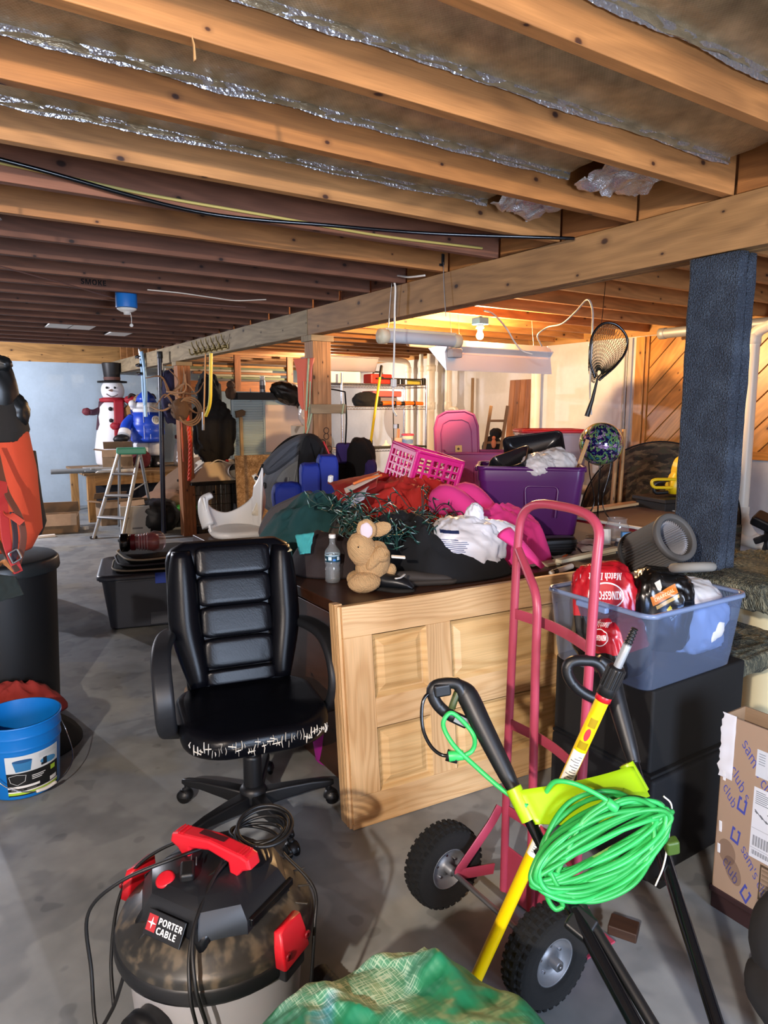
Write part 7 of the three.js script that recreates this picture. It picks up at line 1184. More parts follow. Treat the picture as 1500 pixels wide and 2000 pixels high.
// ---------------------------------------------------------------- white seat shell, crate panels, hood
{
  const w = plastic(0xd6d4d0, 0.4), t = thing('child_chair', 'white moulded plastic child seat shell lying behind the office chair', 'seat', [1.42, TB + 0.0, -3.82], R(-12));
  part('seat_shell', sheet((u, v) => { const a = mix(-1.25, 1.25, u), rim = 0.10 + 0.17 * Math.pow(Math.abs(u - 0.42) * 1.85, 1.7); return [Math.sin(a) * (0.15 + 0.03 * v), 0.02 + v * rim * (u > 0.8 ? 1.25 : 1), 0.12 - Math.cos(a) * 0.14 - 0.05 * v]; }, 40, 14, 0.012), w, t);
  part('seat_base', loft([rrect(0.3, 0.22, 0.09, 0.0, 6), rrect(0.34, 0.25, 0.1, 0.03, 6), rrect(0.3, 0.21, 0.09, 0.05, 6)]), w, t, [0.02, 0, 0.04], [0.1, 0, 0]); part('arm_horn', sweep(curve([[0.13, 0.1, 0.02], [0.17, 0.2, -0.02], [0.16, 0.29, -0.05], [0.135, 0.34, -0.06]], 16), (k) => 0.045 * (1 - 0.5 * k), { n: 12, sx: 0.5 }), mat(0xd8ceba, 0.4), t); part('arm_horn', sweep(curve([[-0.15, 0.06, 0.04], [-0.17, 0.15, 0.0], [-0.16, 0.21, -0.03], [-0.12, 0.23, -0.04]], 16), (k) => 0.05 * (1 - 0.35 * k), { n: 12, sx: 0.6 }), w, t); part('peg_hole', new THREE.SphereGeometry(0.012, 10, 8), M.blackPlastic, t, [0.142, 0.32, -0.03]);
  one('coiled_lead', 'grey coiled lead beside the white child seat', 'lead', join([0, 1, 2].map((i) => sweep(curve(Array.from({ length: 8 }, (_, j) => { const a = j / 8 * 6.283; return [0.02 * i, 0.055 + 0.055 * Math.sin(a), 0.05 * Math.cos(a) + 0.01 * i]; }), 40, true), 0.006, { n: 6, closed: true }))), M.white, [1.64, TB, -3.74], [0, 0.5, 0]);
  const lp = thing('louvre_panel', 'pale blue slatted panel with a pink-white sheet at the far end', 'panel', [3.75, 0.9, -8.3], R(0));
  const bl = mat(0xa4bcc8, 0.6); part('panel_frame', bx(1.3, 0.72, 0.02, 0.004), bl, lp, [0, 0.36, -0.016]);
  for (let i = 0; i < 22; i++) part('slat', bx(0.42, 0.022, 0.012, 0.003), bl, lp, [-0.43, 0.035 + i * 0.031, 0.0], [0.35, 0, 0]);
  for (const x of [-0.64, -0.22]) part('panel_stile', bx(0.03, 0.72, 0.03, 0.004), bl, lp, [x, 0.36, 0]);
  part('sheet_board', bx(0.86, 0.6, 0.02, 0.004), mat(0xe2d2ce, 0.7), lp, [0.22, 0.36, 0.012]);
  for (let i = 0; i < 3; i++) part('panel_wire', sweep([V(-0.4 + i * 0.16, 0.7, 0.02), V(-0.4 + i * 0.16, 0.86, 0.02)], 0.006, { n: 5 }), M.steel, lp);
  const ax = thing('old_hatchet', 'rusty hatchet with pale handle hanging in front of the slatted panel', 'hatchet', [3.18, 1.1, -8.2]); part('handle', board(0.04, 0.5, 0.03, 'y'), W(0xb8a888), ax, [0, 0.06, 0]); part('head', extr([[-0.06, 0.02], [-0.07, 0.1], [0.02, 0.12], [0.06, 0.1], [0.05, 0.05], [0, 0.03]], 0.04, 0.006), mat(0x5a4632, 0.7), ax, [0, 0.28, 0]);
  const fp = thing('particle_board', 'brown particle board sheet leaning left of the grey backpack', 'board', [3.32, 0, -7.98], R(0)); part('board_sheet', uvm(bx(0.86, 0.95, 0.016, 0.002), 'x'), M.osb, fp, [0.12, 0.475, 0], [-0.05, 0, 0]);
  one('panel_support', 'dark chest behind the particle board under the slatted panel', 'chest', bx(1.3, 0.88, 0.3, 0.01), mat(0x1a1614, 0.8), [3.75, 0.44, -8.3]);
}
{
  // wire dog crate with draped boards and the white hood on top
  const t = thing('dog_crate', 'black wire dog crate beside the far post', 'crate', [2.92, 0, -8.35]), bars = [], W2 = 0.72, H = 0.6, D = 0.5;
  for (let i = 0; i <= 16; i++) { const x = -W2 / 2 + W2 * i / 16; for (const z of [-D / 2, D / 2]) bars.push(sweep([V(x, 0.01, z), V(x, H, z)], 0.0025, { n: 4 })); }
  for (let j = 0; j <= 5; j++) { const y = 0.01 + (H - 0.01) * j / 5; bars.push(sweep([V(-W2 / 2, y, -D / 2), V(W2 / 2, y, -D / 2), V(W2 / 2, y, D / 2), V(-W2 / 2, y, D / 2)], 0.0035, { n: 4, closed: true })); }
  for (let i = 0; i <= 10; i++) { const z = -D / 2 + D * i / 10; for (const x of [-W2 / 2, W2 / 2]) bars.push(sweep([V(x, 0.01, z), V(x, H, z)], 0.0025, { n: 4 })); }
  part('wire_cage', join(bars), M.blackTube, t); part('tray', bx(W2 * 0.97, 0.02, D * 0.96, 0.006), M.blackPlastic, t, [0, 0.02, 0]);
  const pl = []; for (let i = 0; i < 11; i++) part('pale_board', board(0.058, 0.56, 0.012, 'y'), mat(i % 3 ? 0xc4bcb4 : 0xa89c92, 0.8, { map: rep(woodTex, 0.5, 2) }), t, [-0.32 + i * 0.064, 0.31, -0.2]); void pl; part('knot_hole', new THREE.CylinderGeometry(0.018, 0.018, 0.01, 16).rotateX(Math.PI / 2), M.black, t, [0.0, 0.46, -0.19]);
  const tb = thing('dark_board', 'dark board laid on the dog crate under the white hood', 'board', [2.92, 0.608, -8.35]); part('board_panel', bx(0.86, 0.03, 0.6, 0.004), M.black, tb, [0, 0.015, 0]);
  const h = thing('vent_hood', 'cream metal vent hood with a round duct mouth on the dog crate', 'vent hood', [2.98, 0.638, -8.35]), cm = mat(0xd8ccb8, 0.5);
  part('hood_body', loft([[0, 0.86, 0.5, 0], [0.02, 0.86, 0.5, 0], [0.22, 0.42, 0.3, -0.06], [0.24, 0.36, 0.26, -0.06]].map(([y, w, d, z]) => rrect(w, d, 0.02, y, 3, -0.05, z))), cm, h);
  part('duct_mouth', at(lathe([[0.082, 0], [0.09, 0], [0.092, 0.12], [0.086, 0.12], [0.08, 0.01]], 32), 0.06, 0.1, 0.14, Math.PI / 2 - 0.15, 0.1, 0), mat(0xa8a09a, 0.5), h); part('duct_dark', at(new THREE.CylinderGeometry(0.08, 0.08, 0.004, 24), 0.06, 0.1, 0.17, Math.PI / 2 - 0.15, 0.1, 0), mat(0x3a3634, 0.9), h);
  part('hood_lead', tube([[-0.2, 0.2, 0.1], [-0.1, 0.25, 0.12], [0, 0.22, 0.14], [0.06, 0.2, 0.14]], 0.008, 5, 20), M.white, h); part('red_plug', bx(0.04, 0.03, 0.03, 0.006), M.red, h, [0.02, 0.235, 0.1]);
}
// far post: antlers, rope, hooks, long rods
{
  const an = thing('antlers', 'brown antlers hung with rope on the far post', 'antlers', [2.38, 1.62, -8.1], R(-20)), am = mat(0x7a5c44, 0.8);
  for (let i = 0; i < 15; i++) {
    const a = rr(-0.5, 3.6), L = rr(0.16, 0.34), c = Math.cos(a), d = Math.sin(a), bend = rr(-0.16, 0.16), x = rr(-0.12, 0.16), y = rr(-0.12, 0.1);
    part('antler', sweep(curve([[x, y, 0.03], [x + c * L * 0.5 + d * bend, y + d * L * 0.5 - c * bend, rr(0.04, 0.12)], [x + c * L, y + d * L, rr(0.02, 0.12)]], 12), (k) => rr(0.014, 0.02) * (1 - 0.75 * k), { n: 6 }), i % 3 ? am : mat(0x98785c, 0.8), an);
  }
  for (let i = 0; i < 3; i++) part('cord_loop', sweep(curve(Array.from({ length: 9 }, (_, j) => { const a = j / 9 * 6.283; return [0.1 + 0.13 * Math.cos(a) + 0.02 * i, -0.14 + (0.12 + 0.02 * i) * Math.sin(a), 0.09 + 0.015 * i]; }), 40, true), 0.011, { n: 6, closed: true }), mat(0x8a6c50, 0.85), an);
  const rp = thing('orange_rope', 'twisted orange rope hanging down the far post', 'rope', [2.47, 1.02, -8.07]), om = mat(0xd8482c, 0.6);
  for (let k = 0; k < 3; k++) part('rope_strand', sweep(Array.from({ length: 60 }, (_, i) => { const a = i * 0.55 + k * 2.1; return V(0.012 * Math.cos(a) + 0.02 * Math.sin(i * 0.06), 0.42 - i * 0.013, 0.02 + 0.012 * Math.sin(a)); }), 0.012, { n: 6 }), om, rp);
  const rp2 = thing('orange_rope', 'thin red end of rope left of the twisted orange rope', 'rope', [2.4, 1.1, -8.06]); part('rope_strand', tube([[0, 0.36, 0.02], [-0.005, 0.1, 0.02], [0.0, -0.2, 0.02]], 0.009, 6, 16), mat(0xb85a40, 0.7), rp2);
  const rack = thing('hook_rack', 'ornate brass hook rack screwed on the girder', 'hook rack', [2.396, 2.103, -6.951]); const bm = mat(0x7c6a3c, 0.4, { metal: 0.6 });
  part('rack_plate', bx(0.008, 0.05, 1.0, 0.002), bm, rack, [0, -0.01, 0]); for (let i = 0; i < 7; i++) { const z = -0.45 + i * 0.15; part('hook', sweep(curve([[-0.005, 0, z], [-0.05, -0.03, z], [-0.07, -0.01, z], [-0.075, 0.03, z]], 10), 0.007, { n: 6 }), bm, rack); part('hook', sweep(curve([[-0.005, 0.02, z], [-0.04, 0.05, z + 0.02], [-0.06, 0.1, z + 0.03]], 10), 0.006, { n: 6 }), bm, rack); part('rosette', new THREE.SphereGeometry(0.02, 10, 8), bm, rack, [-0.01, -0.005, z]); }
  const yh = thing('yellow_hook', 'long yellow coated hook hanging from the hook rack', 'hook', [0, 0, 0]); part('hook_rod', sweep(roundPath([[2.33, 2.047, -6.749], [2.33, 1.551, -6.819], [2.33, 1.438, -6.973]], 0.12, 8), 0.017, { n: 10 }), mat(0xd8c43c, 0.4), yh);
  const wh = thing('sash_line', 'pale cord hanging beside the yellow coated hook', 'cord', [0, 0, 0]); part('cord_run', tube([[2.34, 2.06, -6.947], [2.34, 1.604, -7.032], [2.34, 1.289, -7.101]], 0.008, 6, 16), M.stake, wh); part('cord_snap', sweep([V(...[2.34, 1.474, -7.08]), V(...[2.34, 1.289, -7.101])], 0.014, { n: 8 }), M.steel, wh);
  const rod = thing('dark_rod', 'long dark blue fishing rod case standing left of the far post', 'rod case', [0, 0, 0]); const A = V(...[2.245, 0.015, -8.45]), B = V(...[2.296, 2.158, -8.45]); A.y = 0; part('rod_tube', sweep([A, B], 0.03, { n: 12 }), mat(0x14182c, 0.35), rod); part('rod_cap', sweep([B.clone().add(V(0, -0.06, 0)), B.clone().add(V(0, 0.02, 0))], 0.034, { n: 12 }), M.blackPlastic, rod);
  const bs = thing('blue_shears', 'pale blue handled grippers hanging on a hook at the girder', 'grippers', [2.37, 1.902, -9.543]); for (const s of [-1, 1]) part('grip_arm', sweep(curve([[-0.02, 0.35, s * 0.03], [0.0, 0.1, s * 0.06], [0.0, -0.25, s * 0.05], [0, -0.35, 0.0]], 16), 0.022, { n: 8 }), mat(0x8ab0d0, 0.4), bs); part('grip_pad', bx(0.03, 0.16, 0.09, 0.01), mat(0xa8c4d8, 0.5), bs, [0, -0.42, 0]);
  const hd = thing('golf_irons', 'dark metal club heads hanging left of the blue grippers', 'clubs', [2.36, 2.091, -9.599]); for (let i = 0; i < 3; i++) part('club_head', blob(0.05, 0.025, 0.09, { amp: 0.05, s: i }), M.blackShiny, hd, [-0.02, 0.1 - i * 0.11, -0.02]); part('club_hook', tube([[0.0, 0.2, 0], [-0.03, 0.22, 0.05], [-0.02, 0.05, 0.05]], 0.012, 6, 12), M.chrome, hd);
  for (const [i, p, l] of [[0, [2.875, 1.22, -8.32], 'black cloth bag hanging right of the far post'], [1, [2.883, 1.563, -8.496], 'black sleeve bag hanging above the white hood']]) { const g = thing('black_bag', l, 'bag', p); part('bag_body', blob(0.24 - 0.1 * i, 0.34, 0.12, { det: 30, amp: 0.16, rid: 0.16, rf: 2.6, s: 3 + i, sq: 0.75 }), M.blackCloth, g); part('bag_strap', tube([[-0.06, 0.2, 0], [-0.02, 0.5, 0], [-0.02, 1.36 - p[1] * 0.3, 0]], 0.012, 5, 12), M.blackCloth, g); }
  one('blue_plaid', 'dark blue and brown cloth bundle hanging left of the far post', 'cloth', blob(0.12, 0.3, 0.1, { amp: 0.14, rid: 0.1, s: 6, sq: 0.8 }), cloth(0x2c2a48), [2.408, 1.652, -8.457]);
  one('brown_bundle', 'brown fur cap hanging in the antlers', 'cap', blob(0.1, 0.12, 0.09, { amp: 0.14, rid: 0.1, s: 16 }), mat(0x5c4430, 0.95), [2.383, 1.5, -8.025]);
}
// lumber rack under the far joists
{
  const rk = thing('lumber_rack', 'orange timber rack slung under the far joists', 'rack', [0, 0, 0]);
  part('rack_beam', board(1.9, 0.14, 0.04, 'x'), W(0xb8743c), rk, [3.6, 1.82, -9.4]); for (const x of [2.8, 3.6, 4.4]) part('rack_hanger', board(0.09, 0.5, 0.04, 'y'), W(0xa86c3c), rk, [x, 2.0, -9.36]);
  const lab = ['grey weathered board lying on the timber rack', 'greenish moulding strip on the timber rack', 'pale moulding strip on the timber rack', 'brown offcut on the timber rack', 'white painted board end on the timber rack', 'second greenish strip on the timber rack', 'light pine offcut on the timber rack', 'dark board at the back of the timber rack'];
  const col = [0x6e6a66, 0x7c8a6a, 0xa8aa98, 0x9a6a44, 0xb0aca4, 0x6e7c5e, 0xc09058, 0x4a3c34];
  for (let i = 0; i < 8; i++) one('stacked_lumber', lab[i], 'lumber', board(rr(1.1, 1.8), 0.03, rr(0.05, 0.12), 'x'), W(col[i], 0.8), [3.5 + rr(-0.2, 0.3), 1.905 + i * 0.032, -9.42 + rr(-0.02, 0.02)], [0, rr(-0.09, 0.09), rr(-0.01, 0.01)]);
  const bb = thing('black_tarp_bag', 'black crumpled bag lying on the slatted panel below the timber rack', 'bag', [3.85, 1.7, -8.2]); part('bag_body', blob(0.26, 0.13, 0.16, { amp: 0.12, rid: 0.12, s: 9, det: 28 }), mat(0x0e0e10, 0.45), bb, null, [0, 0, -0.3]); part('bag_tail', blob(0.09, 0.12, 0.08, { amp: 0.12, rid: 0.1, s: 4 }), mat(0x0e0e10, 0.45), bb, [0.14, -0.1, 0.08]);
  const sc = thing('spray_can', 'silver and white spray can on top of the slatted panel', 'can', [3.52, 1.714, -8.3]); part('can_body', lathe([[0, 0], [0.035, 0], [0.036, 0.005], [0.036, 0.14], [0.025, 0.16], [0, 0.16]], 20), M.alu, sc); part('can_cap', lathe([[0, 0.205], [0.028, 0.205], [0.03, 0.2], [0.03, 0.155], [0, 0.155]], 20), M.white, sc); part('can_band', lathe([[0.0365, 0.04], [0.0368, 0.09]], 20), plastic(0x4a4a50, 0.5), sc);
  one('small_bear', 'small brown toy hanging above the slatted panel', 'plush toy', join([at(blob(0.07, 0.08, 0.06, { amp: 0.1, s: 2 }), 0, 0, 0), at(blob(0.05, 0.05, 0.05, { s: 4 }), 0, 0.1, 0)]), mat(0x5a4638, 0.95), [3.1, 1.7, -8.3]);
  one('dark_shelf_box', 'dark box standing on the slatted panel under the spray can', 'box', bx(0.7, 0.09, 0.2, 0.01), mat(0x26282c, 0.7), [3.5, 1.667, -8.3]);
  one('open_carton', 'orange-brown carton at the right end of the slatted panel', 'carton', uvm(bx(0.3, 0.16, 0.2, 0.004), 'x'), M.card, [4.12, 1.7, -8.3]);
}

// ---------------------------------------------------------------- far left: bench with holiday figures, ladder, boxes
{
  const BY = 0.66;
  const t = thing('side_bench', 'rough pine bench under the snowman at the far blue wall', 'bench', [2.75, 0, -10.55]);
  part('bench_top', board(2.3, 0.03, 1.5, 'x'), M.oldWood, t, [0, BY - 0.015, 0]); part('apron', board(2.2, 0.14, 0.035, 'x'), M.ledger, t, [0, BY - 0.1, 0.7]);
  for (const x of [-1.06, 1.06]) for (const z of [-0.66, 0.68]) part('leg', board(0.1, BY - 0.03, 0.09, 'y'), M.ledger, t, [x, (BY - 0.03) / 2, z]);
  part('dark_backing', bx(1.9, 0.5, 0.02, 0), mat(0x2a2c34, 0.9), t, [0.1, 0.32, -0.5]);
  // large snowman
  const wh = mat(0xdfe0e2, 0.6), red = mat(0x9c1626, 0.6), blk = mat(0x101014, 0.5), px = 2.28, pz = -11.05;
  const s = thing('snowman', 'tall white snowman in black top hat and red scarf at the blue wall', 'snowman', [px, BY, pz], R(-8));
  part('body', lathe([[0, 0], [0.26, 0], [0.29, 0.05], [0.3, 0.25], [0.26, 0.5], [0.22, 0.62], [0.225, 0.75], [0.2, 0.88], [0.13, 0.98], [0, 1.0]], 36), wh, s);
  const hd = part('head', new THREE.SphereGeometry(0.165, 28, 20).scale(1, 1.1, 1), wh, s, [0.0, 1.12, 0.0]);
  const hat = part('top_hat', lathe([[0, 1.53], [0.12, 1.53], [0.135, 1.52], [0.11, 1.27], [0.21, 1.26], [0.21, 1.235], [0, 1.235]], 32), blk, s); part('hat_band', lathe([[0.117, 1.275], [0.12, 1.32]], 32), mat(0x5a3a34, 0.7), hat);
  for (const x of [-0.07, 0.04]) part('eye', new THREE.SphereGeometry(0.018, 10, 8), blk, hd, [x - 0.02, 0.04, 0.155]); part('nose', new THREE.ConeGeometry(0.025, 0.14, 12).rotateX(Math.PI / 2), mat(0xd8b8a0, 0.7), hd, [-0.05, 0.0, 0.2], [0, -0.5, 0]); part('smile', tube([[-0.1, -0.05, 0.135], [-0.03, -0.09, 0.15], [0.06, -0.06, 0.15]], 0.007, 5, 12), mat(0x6a5a5a, 0.6), hd);
  part('scarf', lathe([[0.13, 0.95], [0.19, 0.95], [0.2, 1.0], [0.14, 1.02]], 28), red, s); part('scarf_tail', sheet((u, v) => [0.06 + (u - 0.5) * 0.14 - 0.02 * v, 0.98 - 0.55 * v, 0.2 + 0.07 * Math.sin(v * 2.4)], 6, 14, 0.03), red, s); part('scarf_back', sheet((u, v) => [-0.2 - 0.06 * v + u * 0.08, 0.96 - 0.42 * v, 0.02 + 0.05 * u], 4, 10, 0.02), mat(0x3e1a2c, 0.7), s);
  for (const [y, z] of [[0.85, 0.215], [0.68, 0.232]]) part('button', new THREE.SphereGeometry(0.03, 12, 8).scale(1, 1, 0.5), blk, s, [-0.06, y, z]);
  part('arm', sweep(curve([[-0.19, 0.84, 0], [-0.28, 0.8, 0.06], [-0.34, 0.8, 0.08]], 10), 0.045, { n: 10 }), mat(0x3e1a2c, 0.7), s); part('mitten', blob(0.065, 0.055, 0.05, { amp: 0.1, s: 3 }), mat(0x6a2430, 0.7), s, [-0.38, 0.81, 0.08]); part('mitten', blob(0.08, 0.06, 0.05, { amp: 0.1, s: 5 }), red, s, [0.0, 0.6, 0.26]);
  const rd = thing('plush_reindeer', 'shaggy brown plush reindeer held in front of the snowman', 'plush toy', [px + 0.26, BY + 0.78, pz + 0.2]); part('body', blob(0.16, 0.16, 0.12, { amp: 0.14, rid: 0.1, s: 4 }), mat(0x8a6438, 0.95), rd); part('head', blob(0.13, 0.12, 0.12, { amp: 0.14, rid: 0.12, s: 8 }), mat(0x9a7a58, 0.95), rd, [0.08, 0.16, 0.06]); part('muzzle', blob(0.06, 0.05, 0.06, { amp: 0.1, s: 9 }), mat(0xa8907a, 0.95), rd, [0.1, 0.09, 0.16]); part('hat', blob(0.13, 0.07, 0.1, { amp: 0.1, s: 12 }), red, rd, [-0.02, 0.2, 0.0]); part('bobble', new THREE.SphereGeometry(0.04, 12, 10), M.white, rd, [-0.06, 0.09, 0.14]);
  for (const q of [-1, 1]) part('horn', sweep(curve([[0.08 + q * 0.06, 0.24, 0.04], [0.1 + q * 0.16, 0.28, 0.05], [0.1 + q * 0.2, 0.22, 0.06]], 8), (k) => 0.03 * (1 - 0.5 * k), { n: 7 }), mat(0x3a2a26, 0.9), rd);
  // blue puffer figure
  const bl = plastic(0x1c48c0, 0.35), b = thing('blue_figure', 'plastic figure in blue puffer jacket and blue bobble hat on the bench', 'figure', [2.62, BY, -10.5], R(-4));
  part('jacket', lathe([[0, 0.36], [0.2, 0.36], [0.235, 0.39], [0.235, 0.43], [0.225, 0.45], [0.245, 0.49], [0.245, 0.54], [0.235, 0.56], [0.248, 0.6], [0.245, 0.65], [0.232, 0.67], [0.235, 0.7], [0.215, 0.77], [0.17, 0.82], [0, 0.83]], 36), bl, b);
  part('collar', lathe([[0.1, 0.78], [0.18, 0.79], [0.195, 0.83], [0.17, 0.86], [0.1, 0.86]], 28), wh, b); const hh = part('hat', lathe([[0.0, 1.12], [0.05, 1.1], [0.12, 1.03], [0.155, 0.93], [0, 0.93]], 28), bl, b); part('hat_brim', lathe([[0.1, 0.86], [0.17, 0.865], [0.182, 0.9], [0.17, 0.94], [0.1, 0.95]], 28), wh, hh); part('bobble', new THREE.SphereGeometry(0.055, 14, 10), wh, hh, [-0.2, 0.92, 0.06]);
  for (const q of [-1, 1]) { part('trouser', lathe([[0, 0.16], [0.095, 0.16], [0.105, 0.2], [0.11, 0.34], [0.08, 0.38], [0, 0.38]], 20), wh, b, [q * 0.1, 0, 0]); part('boot', loft([rrect(0.16, 0.24, 0.06, 0.0), rrect(0.17, 0.25, 0.06, 0.05), rrect(0.13, 0.16, 0.05, 0.1), rrect(0.14, 0.15, 0.05, 0.17)]), blk, b, [q * 0.1, 0, 0.04]); part('boot_star', new THREE.SphereGeometry(0.022, 8, 6), wh, b, [q * 0.1, 0.06, 0.16]); }
  part('round_badge', new THREE.CylinderGeometry(0.062, 0.062, 0.014, 28).rotateX(Math.PI / 2), wh, b, [0.09, 0.69, 0.225], [-0.15, 0.3, 0]); part('badge_mark', new THREE.TorusGeometry(0.03, 0.006, 6, 20), mat(0xb8b090, 0.6), b, [0.092, 0.69, 0.234], [-0.15, 0.3, 0]);
  part('arm', sweep(curve([[-0.2, 0.72, 0.02], [-0.3, 0.62, 0.08], [-0.34, 0.5, 0.16]], 12), 0.075, { n: 14 }), bl, b); part('cuff', sweep(curve([[-0.33, 0.54, 0.14], [-0.36, 0.47, 0.19]], 6), 0.085, { n: 14 }), wh, b); part('glove', blob(0.11, 0.065, 0.07, { amp: 0.06, s: 5 }), blk, b, [-0.4, 0.43, 0.22], [0, 0, 0.1]); for (const x of [-0.08, 0.0, 0.16]) part('tie_string', sweep([V(x, 0.9, 0.2), V(x * 1.1, 0.42, 0.25)], 0.003, { n: 4 }), wh, b);
  // small snowman behind
  const s2 = thing('snowman', 'small white snowman with brown hat and striped scarf behind the far post', 'snowman', [3.16, BY, -10.45]); part('body', lathe([[0, 0], [0.17, 0], [0.19, 0.1], [0.16, 0.3], [0.11, 0.4], [0, 0.42]], 28), wh, s2); part('head', new THREE.SphereGeometry(0.13, 20, 16), wh, s2, [0, 0.58, 0]); part('hat', blob(0.13, 0.12, 0.12, { amp: 0.1, rid: 0.06, s: 4 }), mat(0x4a2e2c, 0.8), s2, [0.04, 0.7, 0]); part('scarf', lathe([[0.09, 0.4], [0.15, 0.41], [0.15, 0.46], [0.09, 0.47]], 24), mat(0x5c1a24, 0.8), s2); for (let i = 0; i < 3; i++) part('scarf_stripe', bx(0.07, 0.03, 0.03, 0.006), i % 2 ? wh : red, s2, [0.05, 0.4 - i * 0.05, 0.15]); part('beak', new THREE.ConeGeometry(0.02, 0.08, 10).rotateX(Math.PI / 2), blk, s2, [-0.06, 0.57, 0.14]);
  one('blue_stocking', 'blue and white striped knitted arm toy between the snowman and the blue figure', 'toy', join([at(blob(0.1, 0.16, 0.09, { amp: 0.1, rid: 0.08, s: 3 }), 0, 0, 0), at(blob(0.08, 0.1, 0.08, { amp: 0.1, s: 5 }), 0.03, 0.2, 0)]), cloth(0x1c2c6a), [2.5, BY + 0.62, -10.75]);
  one('red_stocking', 'dark red knitted toy below the blue figure glove', 'toy', blob(0.12, 0.13, 0.1, { amp: 0.12, rid: 0.1, s: 7 }), cloth(0x5a1820), [2.48, BY + 0.13, -10.35]);
  // things on the bench
  const bo = (name, label, w, h, d, pos, turn, open = true) => { const q = thing(name, label, 'box', pos, turn); part('front_panel', uvm(bx(w, h, 0.006, 0.001), 'x'), M.card, q, [0, h / 2, d / 2]); part('rear_panel', uvm(bx(w, h, 0.006, 0.001), 'x'), M.card, q, [0, h / 2, -d / 2]); for (const x of [-1, 1]) part('side_panel', uvm(bx(0.006, h, d, 0.001), 'z'), M.card, q, [x * w / 2, h / 2, 0]); part('bottom_panel', bx(w, 0.006, d, 0.001), M.card, q, [0, 0.003, 0]); if (open) { part('flap', uvm(bx(w, 0.005, d * 0.45, 0.001), 'x'), M.card, q, [0, h + 0.06, -d / 2 - 0.06], [-0.9, 0, 0]); part('flap', uvm(bx(w, 0.005, d * 0.4, 0.001), 'x'), M.card, q, [0, h - 0.03, d / 2 + 0.05], [0.9, 0, 0]); part('flap', uvm(bx(w * 0.35, 0.005, d, 0.001), 'x'), M.card, q, [-w * 0.62, h + 0.01, 0], [0, 0, -0.15]); } else { part('top_panel', uvm(bx(w, 0.005, d, 0.001), 'x'), M.card, q, [0, h, 0]); } return q; };
  bo('open_box', 'open cardboard box on the bench in front of the snowman', 0.38, 0.22, 0.3, [2.1, BY + 0.06, -10.1], R(-14));
  const pstk = ['grey paper pad at the bottom of the stack on the bench', 'white magazine above the grey pad on the bench', 'pale blue folder in the stack on the bench', 'white envelope on the stack on the bench', 'grey newspaper on top of the stack on the bench'];
  for (let i = 0; i < 5; i++) one('paper_stack', pstk[i], 'paper', bx(rr(0.4, 0.55), 0.012, rr(0.3, 0.36), 0.002), mat([0x8a8c92, 0xc4c6ca, 0x8c98a4, 0xb8bcc0, 0x9a9a98][i], 0.8), [1.9 + rr(-0.05, 0.05), BY + 0.006 + i * 0.0125, -10.02 + rr(-0.04, 0.04)], [0, rr(-0.4, 0.4), 0]);
  one('paper_roll', 'grey paper roll sticking out left of the bench', 'roll', sweep([V(1.22, BY + 0.035, -9.92), V(1.75, BY + 0.035, -9.88)], 0.033, { n: 14 }), mat(0x7a8084, 0.7));
  one('metal_strips', 'bundle of white metal strips lying on the bench by the ladder', 'strips', join([0, 1, 2, 3].map((i) => at(bx(0.5, 0.008, 0.03, 0.002), 0, 0.005 + i * 0.009, i * 0.015, 0, i * 0.09, 0))), M.white, [2.0, BY, -9.83]);
  // stepladder
  const ld = thing('stepladder', 'grey aluminium stepladder with green plastic top in front of the bench', 'ladder', [0, 0, 0]);
  const fL = V(...[1.46, 0, -8.564]), fR = V(...[1.695, 0, -8.186]), tL = V(...[1.828, 0.989, -8.72]), tR = V(...[2.067, 0.981, -8.72]), bL = tL.clone().setY(0).add(V(0.08, 0, -0.6)), bR = tR.clone().setY(0).add(V(0.26, 0, -0.52));
  const prof = [[-0.04, -0.016], [0.04, -0.016], [0.04, 0.016], [-0.04, 0.016]], up = V(1, 0, 0.3);
  for (const [a, b] of [[fL, tL], [fR, tR]]) part('front_rail', sweep([a, b], 1, { profile: prof, up }), M.alu, ld); for (const [a, b] of [[bL, tL], [bR, tR]]) part('rear_rail', sweep([a.clone(), b.clone().add(V(0.02, 0, -0.06))], 1, { profile: prof.map(([x, y]) => [x * 0.7, y]), up }), M.alu, ld);
  for (const k of [0.25, 0.5, 0.75]) { const a = fL.clone().lerp(tL, k), b = fR.clone().lerp(tR, k); part('step', sweep([a, b], 1, { profile: [[-0.05, -0.012], [0.05, -0.012], [0.05, 0.012], [-0.05, 0.012]], up: V(0, 1, 0) }), M.alu, ld); }
  part('brace', sweep([fR.clone().lerp(tR, 0.55), bR.clone().lerp(tR, 0.6)], 0.008, { n: 6 }), M.alu, ld); part('brace', sweep([bL.clone().lerp(tL, 0.35), bR.clone().lerp(tR, 0.35)], 0.012, { n: 6 }), M.alu, ld);
  const tc = tL.clone().add(tR).multiplyScalar(0.5); part('ladder_top', bx(0.34, 0.08, 0.2, 0.02, 2), plastic(0x3a8c72, 0.45), ld, [tc.x + 0.03, tc.y + 0.02, tc.z - 0.02], [0, R(-12), 0]);
  for (const f of [fL, fR]) part('rubber_foot', bx(0.08, 0.03, 0.05, 0.006), M.blackPlastic, ld, [f.x, 0.015, f.z]);
  // floor things
  bo('floor_box', 'flattened open cardboard box on the floor against the blue wall', 0.62, 0.2, 0.42, [1.12, 0, -9.4], R(-12));
